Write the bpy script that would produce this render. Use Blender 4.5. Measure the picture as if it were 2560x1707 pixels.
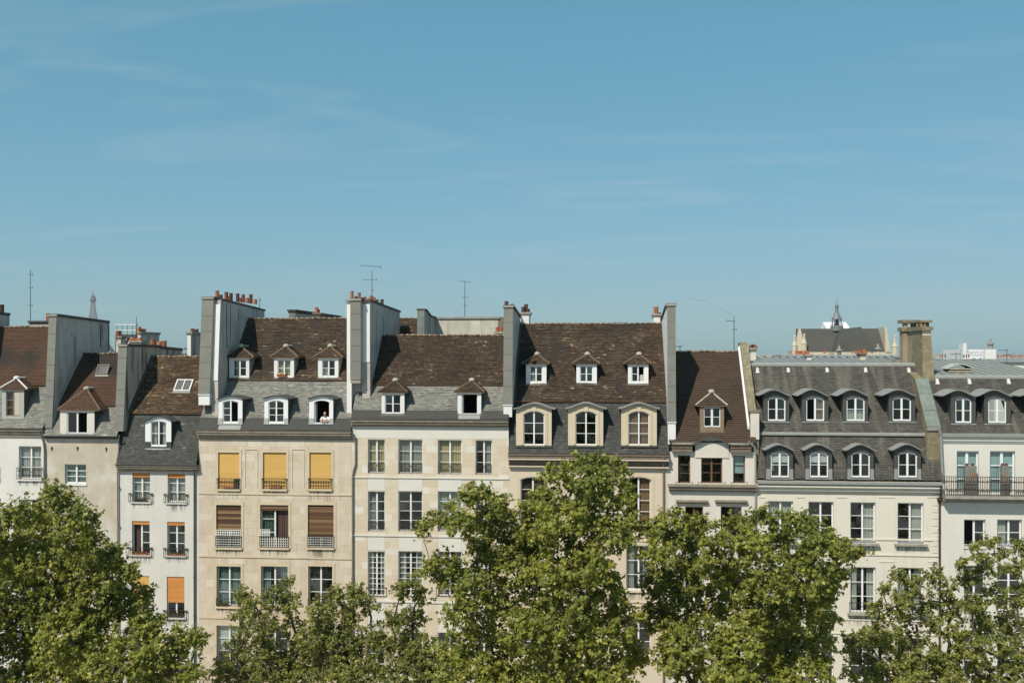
import bpy, math, random
import numpy as np
from mathutils import Vector, Matrix

# ------------------------------------------------------------------ camera, sky, sun, exposure
for o in list(bpy.data.objects):
    bpy.data.objects.remove(o)
S = bpy.context.scene
R = math.radians
random.seed(7)
F = 2489.0            # focal length in photograph pixels (2560 wide)
YAW = math.atan(220 / F)
CZ, D, HORIZON = 25.0, 60.0, 880.0
cam_d = bpy.data.cameras.new('camera')
cam = bpy.data.objects.new('camera', cam_d)
S.collection.objects.link(cam)
cam.location = (0, -D, CZ)
cam.rotation_euler = (R(90), 0, YAW)
cam_d.sensor_width = 36.0
cam_d.lens = 36.0 * F / 2560
cam_d.shift_y = (HORIZON - 853.5) / 2560
cam_d.clip_end = 20000
S.camera = cam
S.view_settings.view_transform = 'Standard'
S.view_settings.look = 'None'
S.view_settings.gamma = 1.0
S.view_settings.exposure = 0.34

SUN_EL, SUN_AZ = R(48), R(28)      # azimuth measured from the facades' normal towards the left
sd = Vector((math.cos(SUN_EL) * math.sin(SUN_AZ), math.cos(SUN_EL) * math.cos(SUN_AZ), -math.sin(SUN_EL)))
sl = bpy.data.lights.new('sun', 'SUN')
sl.energy = 3.9
sl.angle = R(0.53)
sl.color = (1.0, 0.93, 0.80)
so = bpy.data.objects.new('sun', sl)
S.collection.objects.link(so)
so.rotation_euler = sd.to_track_quat('-Z', 'Y').to_euler()
so.location = (-40, -60, 90)

w = bpy.data.worlds.new('World')
S.world = w
w.use_nodes = True
nt = w.node_tree
nt.nodes.clear()
def wn(t, **k):
    n = nt.nodes.new(t)
    for a, b in k.items():
        setattr(n, a, b)
    return n
sky = wn('ShaderNodeTexSky', sky_type='NISHITA', sun_disc=False)
sky.sun_elevation = SUN_EL
sky.sun_rotation = math.atan2(-sd.x, -sd.y)
sky.altitude = 60
sky.air_density = 1.0
sky.dust_density = 0.6
sky.ozone_density = 1.6
# film-like response of the whole sky: one power curve per channel
ssp = wn('ShaderNodeSeparateColor'); scb = wn('ShaderNodeCombineColor')
nt.links.new(sky.outputs[0], ssp.inputs[0])
for i, (e, k) in enumerate(((0.74, 0.70), (0.46, 1.76), (0.50, 1.92))):
    pw_ = wn('ShaderNodeMath', operation='POWER'); pw_.inputs[1].default_value = e
    ml_ = wn('ShaderNodeMath', operation='MULTIPLY'); ml_.inputs[1].default_value = k
    nt.links.new(ssp.outputs[i], pw_.inputs[0]); nt.links.new(pw_.outputs[0], ml_.inputs[0]); nt.links.new(ml_.outputs[0], scb.inputs[i])
# thin cirrus on a plane overhead
tc = wn('ShaderNodeTexCoord')
sep = wn('ShaderNodeSeparateXYZ')
nt.links.new(tc.outputs['Generated'], sep.inputs[0])
zz = wn('ShaderNodeMath', operation='ADD'); zz.inputs[1].default_value = 0.06
nt.links.new(sep.outputs[2], zz.inputs[0])
mx = wn('ShaderNodeMath', operation='MAXIMUM'); mx.inputs[1].default_value = 0.02
nt.links.new(zz.outputs[0], mx.inputs[0])
dx = wn('ShaderNodeMath', operation='DIVIDE'); dy = wn('ShaderNodeMath', operation='DIVIDE')
nt.links.new(sep.outputs[0], dx.inputs[0]); nt.links.new(mx.outputs[0], dx.inputs[1])
nt.links.new(sep.outputs[1], dy.inputs[0]); nt.links.new(mx.outputs[0], dy.inputs[1])
cb = wn('ShaderNodeCombineXYZ')
nt.links.new(dx.outputs[0], cb.inputs[0]); nt.links.new(dy.outputs[0], cb.inputs[1])
mp = wn('ShaderNodeMapping')
mp.inputs['Rotation'].default_value = (0, 0, R(-10))
mp.inputs['Scale'].default_value = (0.42, 0.95, 1)
mp.inputs['Location'].default_value = (1.3, 0.45, 0)
nt.links.new(cb.outputs[0], mp.inputs[0])
nz = wn('ShaderNodeTexNoise'); nz.inputs['Scale'].default_value = 1.25; nz.inputs['Detail'].default_value = 9
nz.inputs['Roughness'].default_value = 0.58; nz.inputs['Distortion'].default_value = 1.5
nt.links.new(mp.outputs[0], nz.inputs['Vector'])
cr = wn('ShaderNodeValToRGB')
cr.color_ramp.elements[0].position = 0.50; cr.color_ramp.elements[0].color = (0, 0, 0, 1)
cr.color_ramp.elements[1].position = 0.78; cr.color_ramp.elements[1].color = (0.27, 0.27, 0.27, 1)
nt.links.new(nz.outputs[0], cr.inputs[0])
cm = wn('ShaderNodeMix', data_type='RGBA')
nt.links.new(cr.outputs[0], cm.inputs[0])
nt.links.new(scb.outputs[0], cm.inputs[6])
cm.inputs[7].default_value = (4.3, 4.9, 5.3, 1)
bg = wn('ShaderNodeBackground'); bg.inputs[1].default_value = 0.098
wo = wn('ShaderNodeOutputWorld')
nt.links.new(cm.outputs[2], bg.inputs[0])
nt.links.new(bg.outputs[0], wo.inputs[0])

# ------------------------------------------------------------------ helpers
SINT, COST = math.sin(YAW), math.cos(YAW)
def ray(px, py):
    u, v = (px - 1280) / F, (HORIZON - py) / F
    return u * COST - SINT, u * SINT + COST, v
def W(px, py, Y=0.0):                  # photograph pixel -> (X, Z) on the vertical plane at depth Y
    a, b, c = ray(px, py)
    t = (D + Y) / b
    return a * t, CZ + c * t
def WX(px, Y=0.0): return W(px, 880, Y)[0]
def WZ(px, py, Y=0.0): return W(px, py, Y)[1]
def onslope(px, py, Y0, Z0, tn):       # pixel -> (X, Y, Z) on a slope rising backwards from (Y0, Z0)
    a, b, c = ray(px, py)
    k = c / b
    Y = (CZ + D * k - Z0 + Y0 * tn) / (tn - k)
    return a * (D + Y) / b, Y, Z0 + (Y - Y0) * tn
def V3(*a): return Vector(a)

COL = S.collection
WLOC = {}
def origin(o): return WLOC.get(o.name, Vector((0, 0, 0))) if o else Vector((0, 0, 0))
def tag(o, label=None, cat=None, group=None, kind=None):
    if label: o['label'] = label
    if cat: o['category'] = cat
    if group: o['group'] = group
    if kind: o['kind'] = kind
    return o
def thing(name, loc, label, cat, group=None):
    o = bpy.data.objects.new(name, None)
    o.empty_display_size = 0.5
    COL.objects.link(o)
    o.location = loc
    WLOC[o.name] = Vector(loc)
    return tag(o, label, cat, group)

class MB:
    def __init__(s): s.v = []; s.f = []; s.m = []; s.t = []; s.tv = 0.5; s.mi = 0
    def face(s, pts):
        b = len(s.v); s.v.extend([tuple(p) for p in pts]); s.f.append(tuple(range(b, b + len(pts))))
        s.m.append(s.mi); s.t.append(s.tv)
    def idx(s, vs, fs):
        b = len(s.v); s.v.extend([tuple(p) for p in vs])
        for f in fs:
            s.f.append(tuple(b + i for i in f)); s.m.append(s.mi); s.t.append(s.tv)
    def hexa(s, p):                    # 8 points: bottom ring 0-3, top ring 4-7
        s.idx(p, [(3, 2, 1, 0), (4, 5, 6, 7), (0, 1, 5, 4), (1, 2, 6, 5), (2, 3, 7, 6), (3, 0, 4, 7)])
    def box(s, x0, x1, y0, y1, z0, z1):
        s.hexa([(x0, y0, z0), (x1, y0, z0), (x1, y1, z0), (x0, y1, z0), (x0, y0, z1), (x1, y0, z1), (x1, y1, z1), (x0, y1, z1)])
    def prism_x(s, prof, x0, x1, ox=0.0):   # (y, z) profile extruded along X
        n = len(prof)
        vs = [(x0, y, z) for y, z in prof] + [(x1, y, z) for y, z in prof]
        s.idx(vs, [(i, (i + 1) % n, n + (i + 1) % n, n + i) for i in range(n)] + [tuple(range(n - 1, -1, -1)), tuple(range(n, 2 * n))])
    def prism_y(s, prof, y0, y1):           # (x, z) profile extruded along Y
        n = len(prof)
        vs = [(x, y0, z) for x, z in prof] + [(x, y1, z) for x, z in prof]
        s.idx(vs, [((i + 1) % n, i, n + i, n + (i + 1) % n) for i in range(n)] + [tuple(range(n)), tuple(range(2 * n - 1, n - 1, -1))])
    def cyl(s, p0, p1, r0, r1=None, n=8, caps=True):
        p0, p1 = Vector(p0), Vector(p1); r1 = r0 if r1 is None else r1
        d = (p1 - p0)
        if d.length < 1e-6: return
        d.normalize(); a = d.orthogonal().normalized(); b = d.cross(a)
        vs = []
        for p, r in ((p0, r0), (p1, r1)):
            for i in range(n):
                q = 2 * math.pi * i / n
                vs.append(p + (a * math.cos(q) + b * math.sin(q)) * r)
        fs = [(i, (i + 1) % n, n + (i + 1) % n, n + i) for i in range(n)]
        if caps: fs += [tuple(range(n - 1, -1, -1)), tuple(range(n, 2 * n))]
        s.idx(vs, fs)
    def tube(s, pts, rs, n=6):
        pts = [Vector(p) for p in pts]
        if not hasattr(rs, '__len__'): rs = [rs] * len(pts)
        b = len(s.v); prev = None
        for i, p in enumerate(pts):
            d = (pts[min(i + 1, len(pts) - 1)] - pts[max(i - 1, 0)]).normalized()
            a = d.orthogonal().normalized() if prev is None else (prev - d * prev.dot(d)).normalized()
            prev = a; c = d.cross(a)
            for k in range(n):
                q = 2 * math.pi * k / n
                s.v.append(tuple(p + (a * math.cos(q) + c * math.sin(q)) * rs[i]))
        for i in range(len(pts) - 1):
            for k in range(n):
                s.f.append((b + i * n + k, b + i * n + (k + 1) % n, b + (i + 1) * n + (k + 1) % n, b + (i + 1) * n + k)); s.m.append(s.mi); s.t.append(s.tv)
        s.f.append(tuple(b + k for k in range(n - 1, -1, -1))); s.m.append(s.mi); s.t.append(s.tv)
        e = b + (len(pts) - 1) * n
        s.f.append(tuple(e + k for k in range(n))); s.m.append(s.mi); s.t.append(s.tv)
    def lathe(s, c, prof, n=12, sx=1.0, sy=1.0):       # (r, z) profile round a vertical axis
        b = len(s.v)
        for r, z in prof:
            for k in range(n):
                q = 2 * math.pi * k / n
                s.v.append((c[0] + r * sx * math.cos(q), c[1] + r * sy * math.sin(q), c[2] + z))
        for i in range(len(prof) - 1):
            for k in range(n):
                s.f.append((b + i * n + k, b + i * n + (k + 1) % n, b + (i + 1) * n + (k + 1) % n, b + (i + 1) * n + k)); s.m.append(s.mi); s.t.append(s.tv)
        s.f.append(tuple(b + k for k in range(n - 1, -1, -1))); s.m.append(s.mi); s.t.append(s.tv)
        e = b + (len(prof) - 1) * n
        s.f.append(tuple(e + k for k in range(n))); s.m.append(s.mi); s.t.append(s.tv)
    def build(s, name, mats, parent=None, kind=None, smooth=False):
        if not s.v: return None
        va = np.array(s.v, dtype=np.float64)
        c = (va.min(0) + va.max(0)) / 2
        if parent is None: c[2] = va[:, 2].min()
        me = bpy.data.meshes.new(name)
        me.from_pydata((va - c).tolist(), [], s.f)
        if not isinstance(mats, (list, tuple)): mats = [mats]
        for m in mats: me.materials.append(m)
        if len(mats) > 1: me.polygons.foreach_set('material_index', s.m)
        if len(set(s.t)) > 1:
            at = me.attributes.new('tint', 'FLOAT', 'FACE')
            at.data.foreach_set('value', s.t)
        if smooth: me.polygons.foreach_set('use_smooth', [True] * len(s.f))
        me.update()
        o = bpy.data.objects.new(name, me)
        COL.objects.link(o)
        cv = Vector(c)
        if parent is not None:
            o.parent = parent
            o.location = cv - origin(parent)
        else:
            o.location = cv
        WLOC[o.name] = cv
        if kind: o['kind'] = kind
        return o

# ------------------------------------------------------------------ materials
def mat(name, col, rough=0.8, var=0.0, scale=1.0, dark=None, bump=0.0, bscale=20.0, metal=0.0, spec=0.3, streak=0.0, streak_col=None,
        objrand=0.0, attr=None, ramp=None, patch=None, patch_scale=0.4, patch_lo=0.5, patch_hi=0.7, streak_lo=0.52, streak_hi=0.75, transl=0.0, streak_scale=(3.0, 3.0, 0.22)):
    m = bpy.data.materials.new(name); m.use_nodes = True
    n = m.node_tree; n.nodes.clear()
    def N(t, **k):
        x = n.nodes.new(t)
        for a, b in k.items(): setattr(x, a, b)
        return x
    L = n.links.new
    out = N('ShaderNodeOutputMaterial'); p = N('ShaderNodeBsdfPrincipled')
    p.inputs['Roughness'].default_value = rough; p.inputs['Metallic'].default_value = metal
    p.inputs['Specular IOR Level'].default_value = spec
    geo = N('ShaderNodeNewGeometry')
    c4 = lambda c: (c[0], c[1], c[2], 1)
    cur = None
    def mixc(fac, a, b, blend='MIX'):
        x = N('ShaderNodeMix', data_type='RGBA', blend_type=blend)
        if hasattr(fac, 'links'): L(fac, x.inputs[0])
        else: x.inputs[0].default_value = fac
        for i, q in ((6, a), (7, b)):
            if hasattr(q, 'links'): L(q, x.inputs[i])
            else: x.inputs[i].default_value = c4(q)
        return x.outputs[2]
    def noise(sc, detail=4, stretch=None, rough_=0.55):
        t = N('ShaderNodeTexNoise'); t.inputs['Scale'].default_value = sc; t.inputs['Detail'].default_value = detail; t.inputs['Roughness'].default_value = rough_
        if stretch:
            mp = N('ShaderNodeMapping'); mp.inputs['Scale'].default_value = stretch
            L(geo.outputs['Position'], mp.inputs[0]); L(mp.outputs[0], t.inputs['Vector'])
        else: L(geo.outputs['Position'], t.inputs['Vector'])
        return t.outputs[0]
    def rng(x, lo, hi, a=0.0, b=1.0):
        q = N('ShaderNodeMapRange'); q.inputs[1].default_value = lo; q.inputs[2].default_value = hi; q.inputs[3].default_value = a; q.inputs[4].default_value = b
        L(x, q.inputs[0]); return q.outputs[0]
    cur = col
    if ramp is not None:
        src = None
        if attr:
            a = N('ShaderNodeAttribute'); a.attribute_name = attr; src = a.outputs['Fac']
        else:
            oi = N('ShaderNodeObjectInfo'); src = oi.outputs['Random']
        r = N('ShaderNodeValToRGB')
        els = r.color_ramp.elements
        while len(els) < len(ramp): els.new(0.5)
        for e, (pos, c) in zip(els, ramp): e.position = pos; e.color = c4(c)
        L(src, r.inputs[0]); cur = r.outputs[0]
    if patch is not None:
        cur = mixc(rng(noise(patch_scale, 6), patch_lo, patch_hi), cur, patch)
    if var > 0:
        cur = mixc(rng(noise(scale, 6), 0.3, 0.7), cur, mixc(var, cur, dark if dark else (0.05, 0.045, 0.04)))
    if streak > 0:
        cur = mixc(rng(noise(1.0, 5, streak_scale), streak_lo, streak_hi, 0, streak), cur, streak_col or (0.08, 0.075, 0.07))
    if hasattr(cur, 'links'): L(cur, p.inputs['Base Color'])
    else: p.inputs['Base Color'].default_value = c4(cur)
    if bump > 0:
        b = N('ShaderNodeBump'); b.inputs['Strength'].default_value = bump; b.inputs['Distance'].default_value = 0.02
        L(noise(bscale, 5), b.inputs['Height']); L(b.outputs[0], p.inputs['Normal'])
    if transl > 0:
        t = N('ShaderNodeBsdfTranslucent'); mxs = N('ShaderNodeMixShader'); mxs.inputs[0].default_value = transl
        if hasattr(cur, 'links'): L(cur, t.inputs[0])
        else: t.inputs[0].default_value = c4(cur)
        L(p.outputs[0], mxs.inputs[1]); L(t.outputs[0], mxs.inputs[2]); L(mxs.outputs[0], out.inputs[0])
    else: L(p.outputs[0], out.inputs[0])
    return m

M = {}
# walls
M['plaster_white'] = mat('plaster_white', (0.65, 0.628, 0.585), var=0.12, scale=0.7, bump=0.25, bscale=9, streak=0.22, streak_col=(0.35, 0.32, 0.28))
M['plaster_tan'] = mat('plaster_tan', (0.50, 0.44, 0.35), var=0.30, scale=1.1, dark=(0.22, 0.18, 0.13), bump=0.4, bscale=7, streak=0.25, streak_col=(0.25, 0.2, 0.15), patch=(0.60, 0.57, 0.51), patch_scale=0.5)
M['plaster_grey'] = mat('plaster_grey', (0.61, 0.582, 0.53), var=0.13, scale=0.8, bump=0.25, bscale=8, streak=0.24, streak_col=(0.36, 0.35, 0.32), patch=(0.63, 0.61, 0.575))
M['mortar_tan'] = mat('mortar_tan', (0.47, 0.385, 0.275), var=0.3, scale=2)
M['stone_tan'] = mat('stone_tan', (0.5, 0.4, 0.3), var=0.28, scale=1.6, dark=(0.34, 0.25, 0.15), bump=0.3, bscale=12, streak=0.28, streak_col=(0.72, 0.66, 0.54),
    ramp=[(0.0, (0.535, 0.45, 0.345)), (0.4, (0.575, 0.492, 0.388)), (0.85, (0.60, 0.52, 0.418)), (1.0, (0.65, 0.59, 0.495))])
M['stone_trim_tan'] = mat('stone_trim_tan', (0.59, 0.49, 0.35), var=0.25, scale=2.0, dark=(0.32, 0.24, 0.15), bump=0.2)
M['mortar_pale'] = mat('mortar_pale', (0.62, 0.55, 0.44), var=0.2, scale=2)
M['stone_pale'] = mat('stone_pale', (0.6, 0.5, 0.4), var=0.20, scale=1.4, dark=(0.48, 0.37, 0.25), bump=0.25, bscale=10,
    ramp=[(0.0, (0.565, 0.475, 0.355)), (0.55, (0.60, 0.52, 0.405)), (0.88, (0.625, 0.555, 0.445)), (0.95, (0.655, 0.62, 0.55)), (1.0, (0.66, 0.63, 0.56))])
M['render_cream'] = mat('render_cream', (0.64, 0.612, 0.55), var=0.08, scale=1.0, bump=0.15)
M['stone_warm'] = mat('stone_warm', (0.60, 0.515, 0.405), var=0.2, scale=1.0, dark=(0.45, 0.34, 0.22), bump=0.2, streak=0.15, streak_col=(0.4, 0.3, 0.2))
M['stone_gold'] = mat('stone_gold', (0.585, 0.495, 0.365), var=0.25, scale=1.6, dark=(0.42, 0.32, 0.2), bump=0.2)
M['plaster_cream'] = mat('plaster_cream', (0.62, 0.58, 0.52), var=0.18, scale=0.9, dark=(0.4, 0.33, 0.25), bump=0.2, streak=0.2, streak_col=(0.35, 0.29, 0.22))
M['plaster_sand'] = mat('plaster_sand', (0.635, 0.595, 0.51), var=0.10, scale=0.7, dark=(0.5, 0.42, 0.32), bump=0.15, streak=0.22, streak_col=(0.40, 0.33, 0.25))
M['plaster_pale'] = mat('plaster_pale', (0.635, 0.61, 0.55), var=0.08, scale=0.8, bump=0.15, streak=0.20, streak_col=(0.42, 0.38, 0.32))
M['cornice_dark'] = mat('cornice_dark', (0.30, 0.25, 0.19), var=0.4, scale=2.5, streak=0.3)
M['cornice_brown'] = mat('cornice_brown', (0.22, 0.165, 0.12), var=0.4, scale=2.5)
M['interior'] = mat('interior', (0.17, 0.145, 0.13), rough=0.9)
# roofs
M['tile'] = mat('tile', (0.1, 0.07, 0.05), rough=0.9, attr='tint', var=0.35, scale=3.0, dark=(0.03, 0.022, 0.018), spec=0.15,
    ramp=[(0.0, (0.036, 0.026, 0.020)), (0.42, (0.066, 0.046, 0.033)), (0.74, (0.108, 0.076, 0.050)), (0.92, (0.19, 0.14, 0.085)), (1.0, (0.30, 0.24, 0.16))])
M['tile_ochre'] = mat('tile_ochre', (0.1, 0.07, 0.05), rough=0.9, attr='tint', var=0.35, scale=2.6, dark=(0.03, 0.022, 0.018), spec=0.15,
    ramp=[(0.0, (0.042, 0.029, 0.020)), (0.45, (0.078, 0.052, 0.034)), (0.72, (0.13, 0.088, 0.052)), (0.90, (0.22, 0.155, 0.082)), (1.0, (0.34, 0.26, 0.15))])
M['tile_plain'] = mat('tile_plain', (0.1, 0.07, 0.05), rough=0.9, attr='tint', var=0.22, scale=1.6, dark=(0.03, 0.022, 0.018), spec=0.15,
    ramp=[(0.0, (0.070, 0.042, 0.030)), (0.5, (0.095, 0.056, 0.039)), (1.0, (0.125, 0.074, 0.050))])
M['tile_new'] = mat('tile_new', (0.1, 0.07, 0.05), rough=0.85, attr='tint', var=0.3, scale=1.4, dark=(0.035, 0.026, 0.02), spec=0.15,
    ramp=[(0.0, (0.056, 0.038, 0.028)), (0.5, (0.075, 0.050, 0.036)), (1.0, (0.10, 0.068, 0.049))])
M['slate'] = mat('slate', (0.2, 0.2, 0.2), rough=0.7, attr='tint', var=0.35, scale=1.5, dark=(0.10, 0.10, 0.085), spec=0.3,
    ramp=[(0.0, (0.125, 0.121, 0.104)), (0.5, (0.205, 0.200, 0.175)), (0.9, (0.285, 0.280, 0.25)), (1.0, (0.38, 0.375, 0.345))])
M['slate_dark'] = mat('slate_dark', (0.1, 0.1, 0.1), rough=0.75, attr='tint', var=0.3, scale=1.5, dark=(0.03, 0.03, 0.028), spec=0.2,
    ramp=[(0.0, (0.042, 0.043, 0.038)), (0.5, (0.063, 0.065, 0.058)), (0.92, (0.095, 0.097, 0.088)), (1.0, (0.17, 0.17, 0.155))])
M['slate_moss'] = mat('slate_moss', (0.1, 0.1, 0.1), rough=0.75, attr='tint', var=0.3, scale=1.5, dark=(0.04, 0.035, 0.03), spec=0.3,
    streak=0.58, streak_col=(0.20, 0.185, 0.14), streak_lo=0.50, streak_hi=0.72, streak_scale=(2.6, 0.28, 0.28),
    ramp=[(0.0, (0.050, 0.047, 0.041)), (0.5, (0.074, 0.069, 0.060)), (1.0, (0.110, 0.103, 0.089))])
M['underlay'] = mat('underlay', (0.03, 0.025, 0.02), rough=0.95)
M['lead'] = mat('lead', (0.065, 0.065, 0.060), rough=0.8, var=0.4, scale=3, spec=0.2)
M['zinc'] = mat('zinc', (0.27, 0.272, 0.25), rough=0.55, var=0.35, scale=2.2, dark=(0.18, 0.19, 0.185), metal=0.0, spec=0.25, streak=0.25, streak_col=(0.42, 0.43, 0.40))
M['zinc_light'] = mat('zinc_light', (0.48, 0.49, 0.47), rough=0.6, var=0.2, scale=2)
M['zinc_dark'] = mat('zinc_dark', (0.068, 0.070, 0.066), rough=0.55, var=0.35, scale=2.2, metal=0.1, spec=0.5)
M['zinc_green'] = mat('zinc_green', (0.20, 0.235, 0.21), rough=0.7, var=0.4, scale=2.0, spec=0.25, streak=0.3, streak_col=(0.30, 0.33, 0.31))
M['mortar_ridge'] = mat('mortar_ridge', (0.50, 0.45, 0.36), var=0.4, scale=6)
M['moss_stone'] = mat('moss_stone', (0.25, 0.21, 0.14), var=0.6, scale=4, dark=(0.09, 0.08, 0.05), bump=0.8, bscale=14, patch=(0.36, 0.31, 0.18), patch_scale=3)
# party walls
M['cement'] = mat('cement', (0.205, 0.205, 0.178), var=0.22, scale=1.2, bump=0.2, streak=0.15, streak_col=(0.2, 0.2, 0.18))
M['cement_joint'] = mat('cement_joint', (0.13, 0.13, 0.115))
M['side_plaster'] = mat('side_plaster', (0.52, 0.475, 0.43), var=0.3, scale=0.9, dark=(0.36, 0.33, 0.30), bump=0.3, bscale=6, streak=0.65, streak_col=(0.20, 0.185, 0.17), streak_lo=0.52, streak_hi=0.70, patch=(0.40, 0.37, 0.34), patch_scale=0.8, patch_lo=0.48, patch_hi=0.62)
M['side_stained'] = mat('side_stained', (0.46, 0.425, 0.38), var=0.3, scale=0.9, dark=(0.2, 0.2, 0.19), bump=0.3, bscale=6, streak=0.85, streak_col=(0.03, 0.03, 0.03), streak_lo=0.5, streak_hi=0.66)
M['white_paint_wall'] = mat('white_paint_wall', (0.72, 0.71, 0.69), var=0.08, scale=1.5)
M['coping'] = mat('coping', (0.085, 0.075, 0.068), var=0.4, scale=3)
M['coping_light'] = mat('coping_light', (0.36, 0.34, 0.29), var=0.4, scale=3)
M['clay'] = mat('clay', (0.4, 0.15, 0.07), rough=0.85, var=0.35, scale=5, dark=(0.12, 0.05, 0.03), ramp=[(0, (0.30, 0.10, 0.05)), (0.5, (0.42, 0.16, 0.075)), (1, (0.52, 0.23, 0.10))])
M['clay_dark'] = mat('clay_dark', (0.12, 0.05, 0.035), rough=0.85, var=0.5, scale=5, ramp=[(0, (0.07, 0.035, 0.03)), (0.6, (0.14, 0.055, 0.035)), (1, (0.26, 0.09, 0.05))])
# joinery and metal
M['white'] = mat('white', (0.70, 0.69, 0.67), rough=0.45, var=0.05, scale=3)
M['white_bright'] = mat('white_bright', (0.73, 0.73, 0.73), rough=0.4)
M['frame_grey'] = mat('frame_grey', (0.40, 0.41, 0.38), rough=0.6, var=0.15, scale=3)
M['wood_brown'] = mat('wood_brown', (0.16, 0.085, 0.045), rough=0.6, var=0.3, scale=5)
M['wood_tan'] = mat('wood_tan', (0.25, 0.19, 0.125), rough=0.75, var=0.45, scale=5, dark=(0.12, 0.09, 0.06))
M['wood_red'] = mat('wood_red', (0.20, 0.075, 0.045), rough=0.6, var=0.3, scale=5)
M['iron'] = mat('iron', (0.035, 0.028, 0.025), rough=0.6)
M['iron_rust'] = mat('iron_rust', (0.055, 0.035, 0.025), rough=0.75, var=0.4, scale=8)
M['antenna'] = mat('antenna', (0.09, 0.09, 0.09), rough=0.5, metal=0.3)
M['pipe'] = mat('pipe', (0.17, 0.155, 0.14), rough=0.6, var=0.3, scale=3)
M['lattice'] = mat('lattice', (0.78, 0.77, 0.72), rough=0.5)
# cloth
M['blind_yellow'] = mat('blind_yellow', (0.66, 0.40, 0.12), rough=0.8, var=0.10, scale=2.5, dark=(0.5, 0.3, 0.1), transl=0.1)
M['blind_orange'] = mat('blind_orange', (0.60, 0.25, 0.07), rough=0.8, var=0.06, scale=2, transl=0.1)
M['blind_white'] = mat('blind_white', (0.66, 0.68, 0.66), rough=0.8)
M['blind_teal'] = mat('blind_teal', (0.46, 0.62, 0.64), rough=0.8, transl=0.1)
M['bamboo'] = mat('bamboo', (0.2, 0.11, 0.05), rough=0.8, attr='tint', ramp=[(0, (0.06, 0.032, 0.02)), (0.4, (0.135, 0.070, 0.037)), (0.7, (0.23, 0.14, 0.07)), (1, (0.45, 0.34, 0.20))])
for nm, c in (('white', (0.72, 0.71, 0.66)), ('yellow', (0.72, 0.60, 0.34)), ('brown', (0.42, 0.25, 0.15)), ('green', (0.16, 0.21, 0.18)), ('grey', (0.50, 0.49, 0.44)), ('teal', (0.32, 0.42, 0.41)), ('dark', (0.14, 0.09, 0.075))):
    M['curtain_' + nm] = mat('curtain_' + nm, c, rough=0.9, transl=0.25)
M['leaf_plant'] = mat('leaf_plant', (0.06, 0.10, 0.02), rough=0.6)
M['flower_red'] = mat('flower_red', (0.5, 0.03, 0.04), rough=0.6)
M['skin'] = mat('skin', (0.50, 0.27, 0.175), rough=0.5)
M['shirt'] = mat('shirt', (0.62, 0.66, 0.66), rough=0.9, var=0.1, scale=20)
M['hair'] = mat('hair', (0.25, 0.22, 0.19), rough=0.9)
M['lamp_shade'] = mat('lamp_shade', (0.62, 0.46, 0.24), rough=0.8, transl=0.2)
# ground
M['asphalt'] = mat('asphalt', (0.05, 0.05, 0.05), rough=0.9, var=0.3, scale=2, bump=0.3)
M['paving'] = mat('paving', (0.42, 0.38, 0.325), rough=0.9, var=0.25, scale=1.5)
M['city_ground'] = mat('city_ground', (0.26, 0.235, 0.205), rough=0.95, var=0.3, scale=0.05)
# glass: see-through pane with a mirror-like skin
def glass_mat(name, tintc, base=0.10):
    m = bpy.data.materials.new(name); m.use_nodes = True; n = m.node_tree; n.nodes.clear()
    out = n.nodes.new('ShaderNodeOutputMaterial'); tr = n.nodes.new('ShaderNodeBsdfTransparent'); tr.inputs[0].default_value = (*tintc, 1)
    gl = n.nodes.new('ShaderNodeBsdfGlossy'); gl.inputs['Roughness'].default_value = 0.02; gl.inputs[0].default_value = (0.9, 0.95, 1, 1)
    lw = n.nodes.new('ShaderNodeLayerWeight'); lw.inputs[0].default_value = 0.5
    fr = n.nodes.new('ShaderNodeMath'); fr.operation = 'POWER'; fr.inputs[1].default_value = 5.0; n.links.new(lw.outputs['Facing'], fr.inputs[0])
    oi = n.nodes.new('ShaderNodeObjectInfo'); mr = n.nodes.new('ShaderNodeMath'); mr.operation = 'MULTIPLY_ADD'; mr.inputs[1].default_value = base * 1.6; mr.inputs[2].default_value = base * 0.5; n.links.new(oi.outputs['Random'], mr.inputs[0])
    ad = n.nodes.new('ShaderNodeMath'); ad.operation = 'ADD'; n.links.new(mr.outputs[0], ad.inputs[1])
    mx_ = n.nodes.new('ShaderNodeMixShader')
    L = n.links.new
    L(fr.outputs[0], ad.inputs[0]); L(ad.outputs[0], mx_.inputs[0]); L(tr.outputs[0], mx_.inputs[1]); L(gl.outputs[0], mx_.inputs[2]); L(mx_.outputs[0], out.inputs[0])
    return m
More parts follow.
